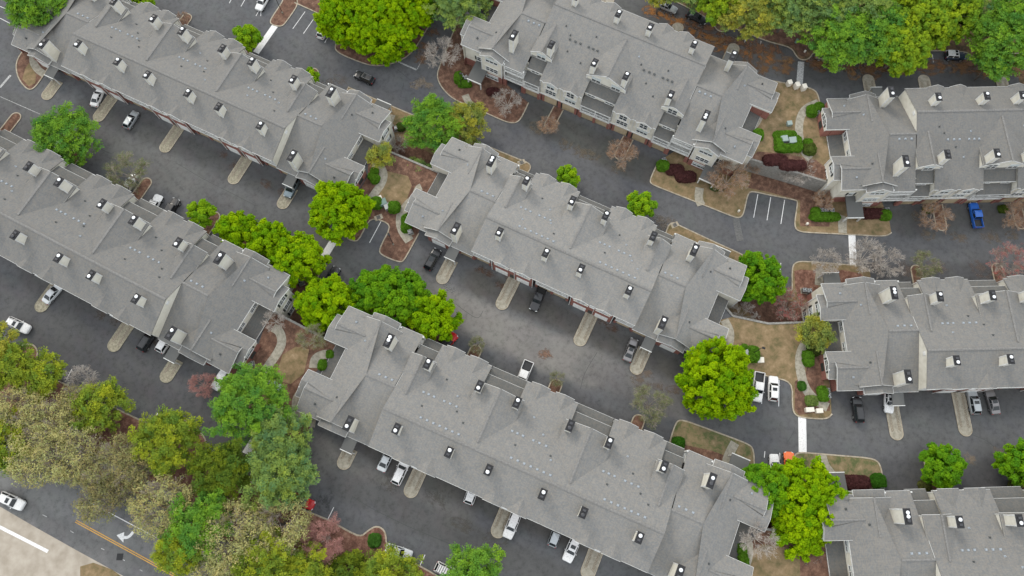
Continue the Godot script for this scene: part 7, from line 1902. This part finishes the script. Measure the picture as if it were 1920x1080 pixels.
	leafy_tree("feathery_tree", Vector3(108.78, T1, -100.22), 6.30, 12.0, "feather", Color(0.15, 0.31, 0.035), "fresh green feathery tree in the upper right wood, fifth from the left", "feathery spring trees", 376)
	leafy_tree("feathery_tree", Vector3(55.70, T1, -105.47), 5.22, 11.0, "feather", Color(0.2, 0.3, 0.075), "pale green feathery tree in the upper right wood, second from the left", "feathery spring trees", 377)
	leafy_tree("feathery_tree", Vector3(101.80, T1, -88.08), 3.41, 8.0, "feather", Color(0.15, 0.31, 0.035), "fresh green feathery tree in the upper right wood, third from the left", "feathery spring trees", 378)
	leafy_tree("feathery_tree", Vector3(39.88, T1, -107.16), 4.69, 9.0, "feather", Color(0.2, 0.3, 0.075), "pale green feathery tree in the upper right wood, first from the left", "feathery spring trees", 379)
	bare_tree("bare_tree", Vector3(-15.57, T0, -95.06), 5.03, 0, 4.12, "twig_pale", Color(0.3, 0.24, 0.2), 0.05, "bare grey tree between the kerbed corner and the dormered building", "bare trees of the gardens and islands", 380)
	bare_tree("bare_tree", Vector3(-1.06, T0, -83.90), 3.71, 1, 5.82, "twig_pale", Color(0.3, 0.24, 0.2), 0.05, "bare grey tree on the lawn before the dormered building", "bare trees of the gardens and islands", 381)
	bare_tree("bare_tree", Vector3(8.18, T0, -78.00), 2.94, 2, 1.24, "twig", Color(0.34, 0.19, 0.1), 0.4, "rusty budded bare tree on an island before the dormered building, first from the left", "bare trees of the gardens and islands", 382)
	bare_tree("bare_tree", Vector3(23.52, T0, -70.80), 3.99, 3, 2.94, "twig", Color(0.34, 0.19, 0.1), 0.4, "rusty budded bare tree on an island before the dormered building, second from the left", "bare trees of the gardens and islands", 383)
	bare_tree("bare_tree", Vector3(45.88, T0, -64.52), 5.25, 0, 4.64, "twig", Color(0.34, 0.19, 0.1), 0.4, "rusty budded bare tree beside the canopy of the dormered building, first from the left", "bare trees of the gardens and islands", 384)
	bare_tree("bare_tree", Vector3(52.01, T0, -69.79), 3.14, 1, 0.06, "twig", Color(0.34, 0.19, 0.1), 0.4, "rusty budded bare tree beside the canopy of the dormered building, second from the left", "bare trees of the gardens and islands", 385)
	bare_tree("bare_tree", Vector3(61.10, T0, -66.50), 4.55, 2, 1.76, "twig_pale", Color(0.3, 0.24, 0.2), 0.05, "bare grey tree by the grey wall between the upper buildings", "bare trees of the gardens and islands", 386)
	bare_tree("bare_tree", Vector3(66.18, T0, -60.46), 2.85, 3, 3.46, "twig", Color(0.34, 0.19, 0.1), 0.4, "rusty budded bare tree by the grey wall between the upper buildings", "bare trees of the gardens and islands", 387)
	bare_tree("bare_tree", Vector3(88.75, T0, -56.34), 4.00, 0, 5.16, "twig", Color(0.34, 0.19, 0.1), 0.4, "rusty budded bare tree on an island before the pale building, first from the left", "bare trees of the gardens and islands", 388)
	bare_tree("bare_tree", Vector3(105.97, T0, -56.70), 4.00, 1, 0.58, "twig", Color(0.34, 0.19, 0.1), 0.4, "rusty budded bare tree on an island before the pale building, second from the left", "bare trees of the gardens and islands", 389)
	bare_tree("bare_tree", Vector3(64.88, T0, -46.48), 3.91, 2, 2.28, "twig_pale", Color(0.3, 0.24, 0.2), 0.05, "bare grey tree on the lawn behind the right edge building, first from the left", "bare trees of the gardens and islands", 390)
	bare_tree("bare_tree", Vector3(72.42, T0, -47.06), 5.07, 3, 3.98, "twig_pale", Color(0.3, 0.24, 0.2), 0.05, "bare grey tree on the lawn behind the right edge building, second from the left", "bare trees of the gardens and islands", 391)
	bare_tree("bare_tree", Vector3(76.91, T0, -46.25), 4.37, 0, 5.68, "twig_pale", Color(0.3, 0.24, 0.2), 0.05, "bare grey tree on the lawn behind the right edge building, third from the left", "bare trees of the gardens and islands", 392)
	bare_tree("bare_tree", Vector3(84.98, T0, -45.76), 3.68, 1, 1.10, "twig", Color(0.16, 0.19, 0.05), 0.45, "thin tree just turning green on an island behind the right edge building", "bare trees of the gardens and islands", 393)
	bare_tree("bare_tree", Vector3(101.58, T0, -46.57), 4.84, 2, 2.80, "twig", Color(0.45, 0.1, 0.09), 0.16, "bare tree with red buds on an island behind the right edge building", "bare trees of the gardens and islands", 394)
	bare_tree("bare_tree", Vector3(56.05, T0, -36.92), 4.30, 3, 4.50, "twig", Color(0.45, 0.1, 0.09), 0.16, "bare tree with red buds beside the right edge building", "bare trees of the gardens and islands", 395)
	bare_tree("bare_tree", Vector3(46.92, T0, -35.39), 3.40, 0, 6.20, "twig_pale", Color(0.3, 0.24, 0.2), 0.05, "bare grey tree at the right end of the central building", "bare trees of the gardens and islands", 396)
	bare_tree("bare_tree", Vector3(25.78, T1, -16.48), 4.41, 1, 1.62, "twig", Color(0.16, 0.19, 0.05), 0.45, "thin tree just turning green on an island behind the long building, third from the left", "bare trees of the gardens and islands", 397)
	bare_tree("bare_tree", Vector3(-6.72, T1, -28.48), 2.17, 2, 3.32, "twig", Color(0.16, 0.19, 0.05), 0.45, "thin tree just turning green on an island behind the long building, first from the left", "bare trees of the gardens and islands", 398)
	bare_tree("bare_tree", Vector3(8.67, T1, -21.72), 1.93, 3, 5.02, "twig", Color(0.16, 0.19, 0.05), 0.45, "thin tree just turning green on an island behind the long building, second from the left", "bare trees of the gardens and islands", 399)
	bare_tree("bare_tree", Vector3(-78.63, T1, -63.87), 5.07, 0, 0.44, "twig", Color(0.16, 0.19, 0.05), 0.45, "thin tree just turning green on an island behind the left edge building", "bare trees of the gardens and islands", 400)
	bare_tree("bare_tree", Vector3(-56.81, T2, -19.66), 2.87, 1, 2.14, "twig_pink", Color(0.36, 0.16, 0.14), 0.5, "bare tree with pinkish twigs beside the white car at the left edge building", "bare trees of the gardens and islands", 401)
	bare_tree("bare_tree", Vector3(-77.86, T2, -20.16), 4.29, 2, 3.84, "twig_pale", Color(0.3, 0.24, 0.2), 0.05, "bare grey tree at the street edge of the lower left wood", "bare trees of the gardens and islands", 402)
	bare_tree("bare_tree", Vector3(-32.08, T2, 6.88), 4.81, 3, 5.54, "twig_pink", Color(0.36, 0.16, 0.14), 0.5, "bare tree with pinkish twigs on the red mulch bank at the bottom", "bare trees of the gardens and islands", 403)
	bare_tree("bare_tree", Vector3(-44.78, T2, -31.91), 2.73, 0, 0.96, "twig_pale", Color(0.3, 0.24, 0.2), 0.05, "bare grey tree in the bed right of the left edge building", "bare trees of the gardens and islands", 404)
	bare_tree("bare_tree", Vector3(-37.36, T2, -28.39), 3.14, 1, 2.66, "twig", Color(0.16, 0.19, 0.05), 0.45, "thin tree just turning green in the bed right of the left edge building", "bare trees of the gardens and islands", 405)
	leafy_tree("feathery_tree", Vector3(58.83, T1, -30.40), 3.10, 4.5, "feather", Color(0.28, 0.3, 0.05), "yellow green loose tree beside the walkway of the right edge building", "feathery spring trees", 406)
	bare_tree("bare_tree", Vector3(42.25, T2, 6.89), 4.05, 3, 6.06, "twig_pale", Color(0.3, 0.24, 0.2), 0.05, "bare grey tree at the right end of the long building, first from the left", "bare trees of the gardens and islands", 407)
	bare_tree("bare_tree", Vector3(-76.37, T0, -106.63), 1.81, 0, 1.48, "twig", Color(0.34, 0.19, 0.1), 0.4, "rusty budded bare tree on an island behind the upper left building", "bare trees of the gardens and islands", 408)
	bare_tree("bare_tree", Vector3(51.72, T1, 9.40), 3.99, 1, 3.18, "twig_pale", Color(0.3, 0.24, 0.2), 0.05, "bare grey tree at the right end of the long building, second from the left", "bare trees of the gardens and islands", 409)
	bare_tree("bare_tree", Vector3(-24.96, T0, -73.75), 2.68, 2, 4.88, "twig_pale", Color(0.3, 0.24, 0.2), 0.05, "bare grey tree between the upper left and central buildings", "bare trees of the gardens and islands", 410)

func turn_arrow(a: Vector2, c: Vector2, y: float) -> void:
	# a painted left-turn arrow: a bent shaft and a head
	var d := (c - a)
	var f := d.normalized()
	var n := Vector2(-f.y, f.x)
	var l := d.length()
	var p := PackedVector2Array([a, a + f * l * 0.25 + n * -0.55, a + f * l * 0.5 + n * -0.6, a + f * l * 0.72 + n * -0.2])
	var o := put("turn_arrow", ribbon(smooth(p), 0.5, y), M.paint_white)
	tag(o, "white left turn arrow painted on the main road", "", "", "structure")
	var st := sb()
	var h := a + f * l * 0.66 + n * -0.3
	flat(st, PackedVector2Array([h + n * -0.95 + f * 0.1, a + f * l * 1.02 + n * 0.35, h + n * 0.75 - f * 0.35]), y + 0.002)
	put("arrow_head", st.commit(), M.paint_white, o)
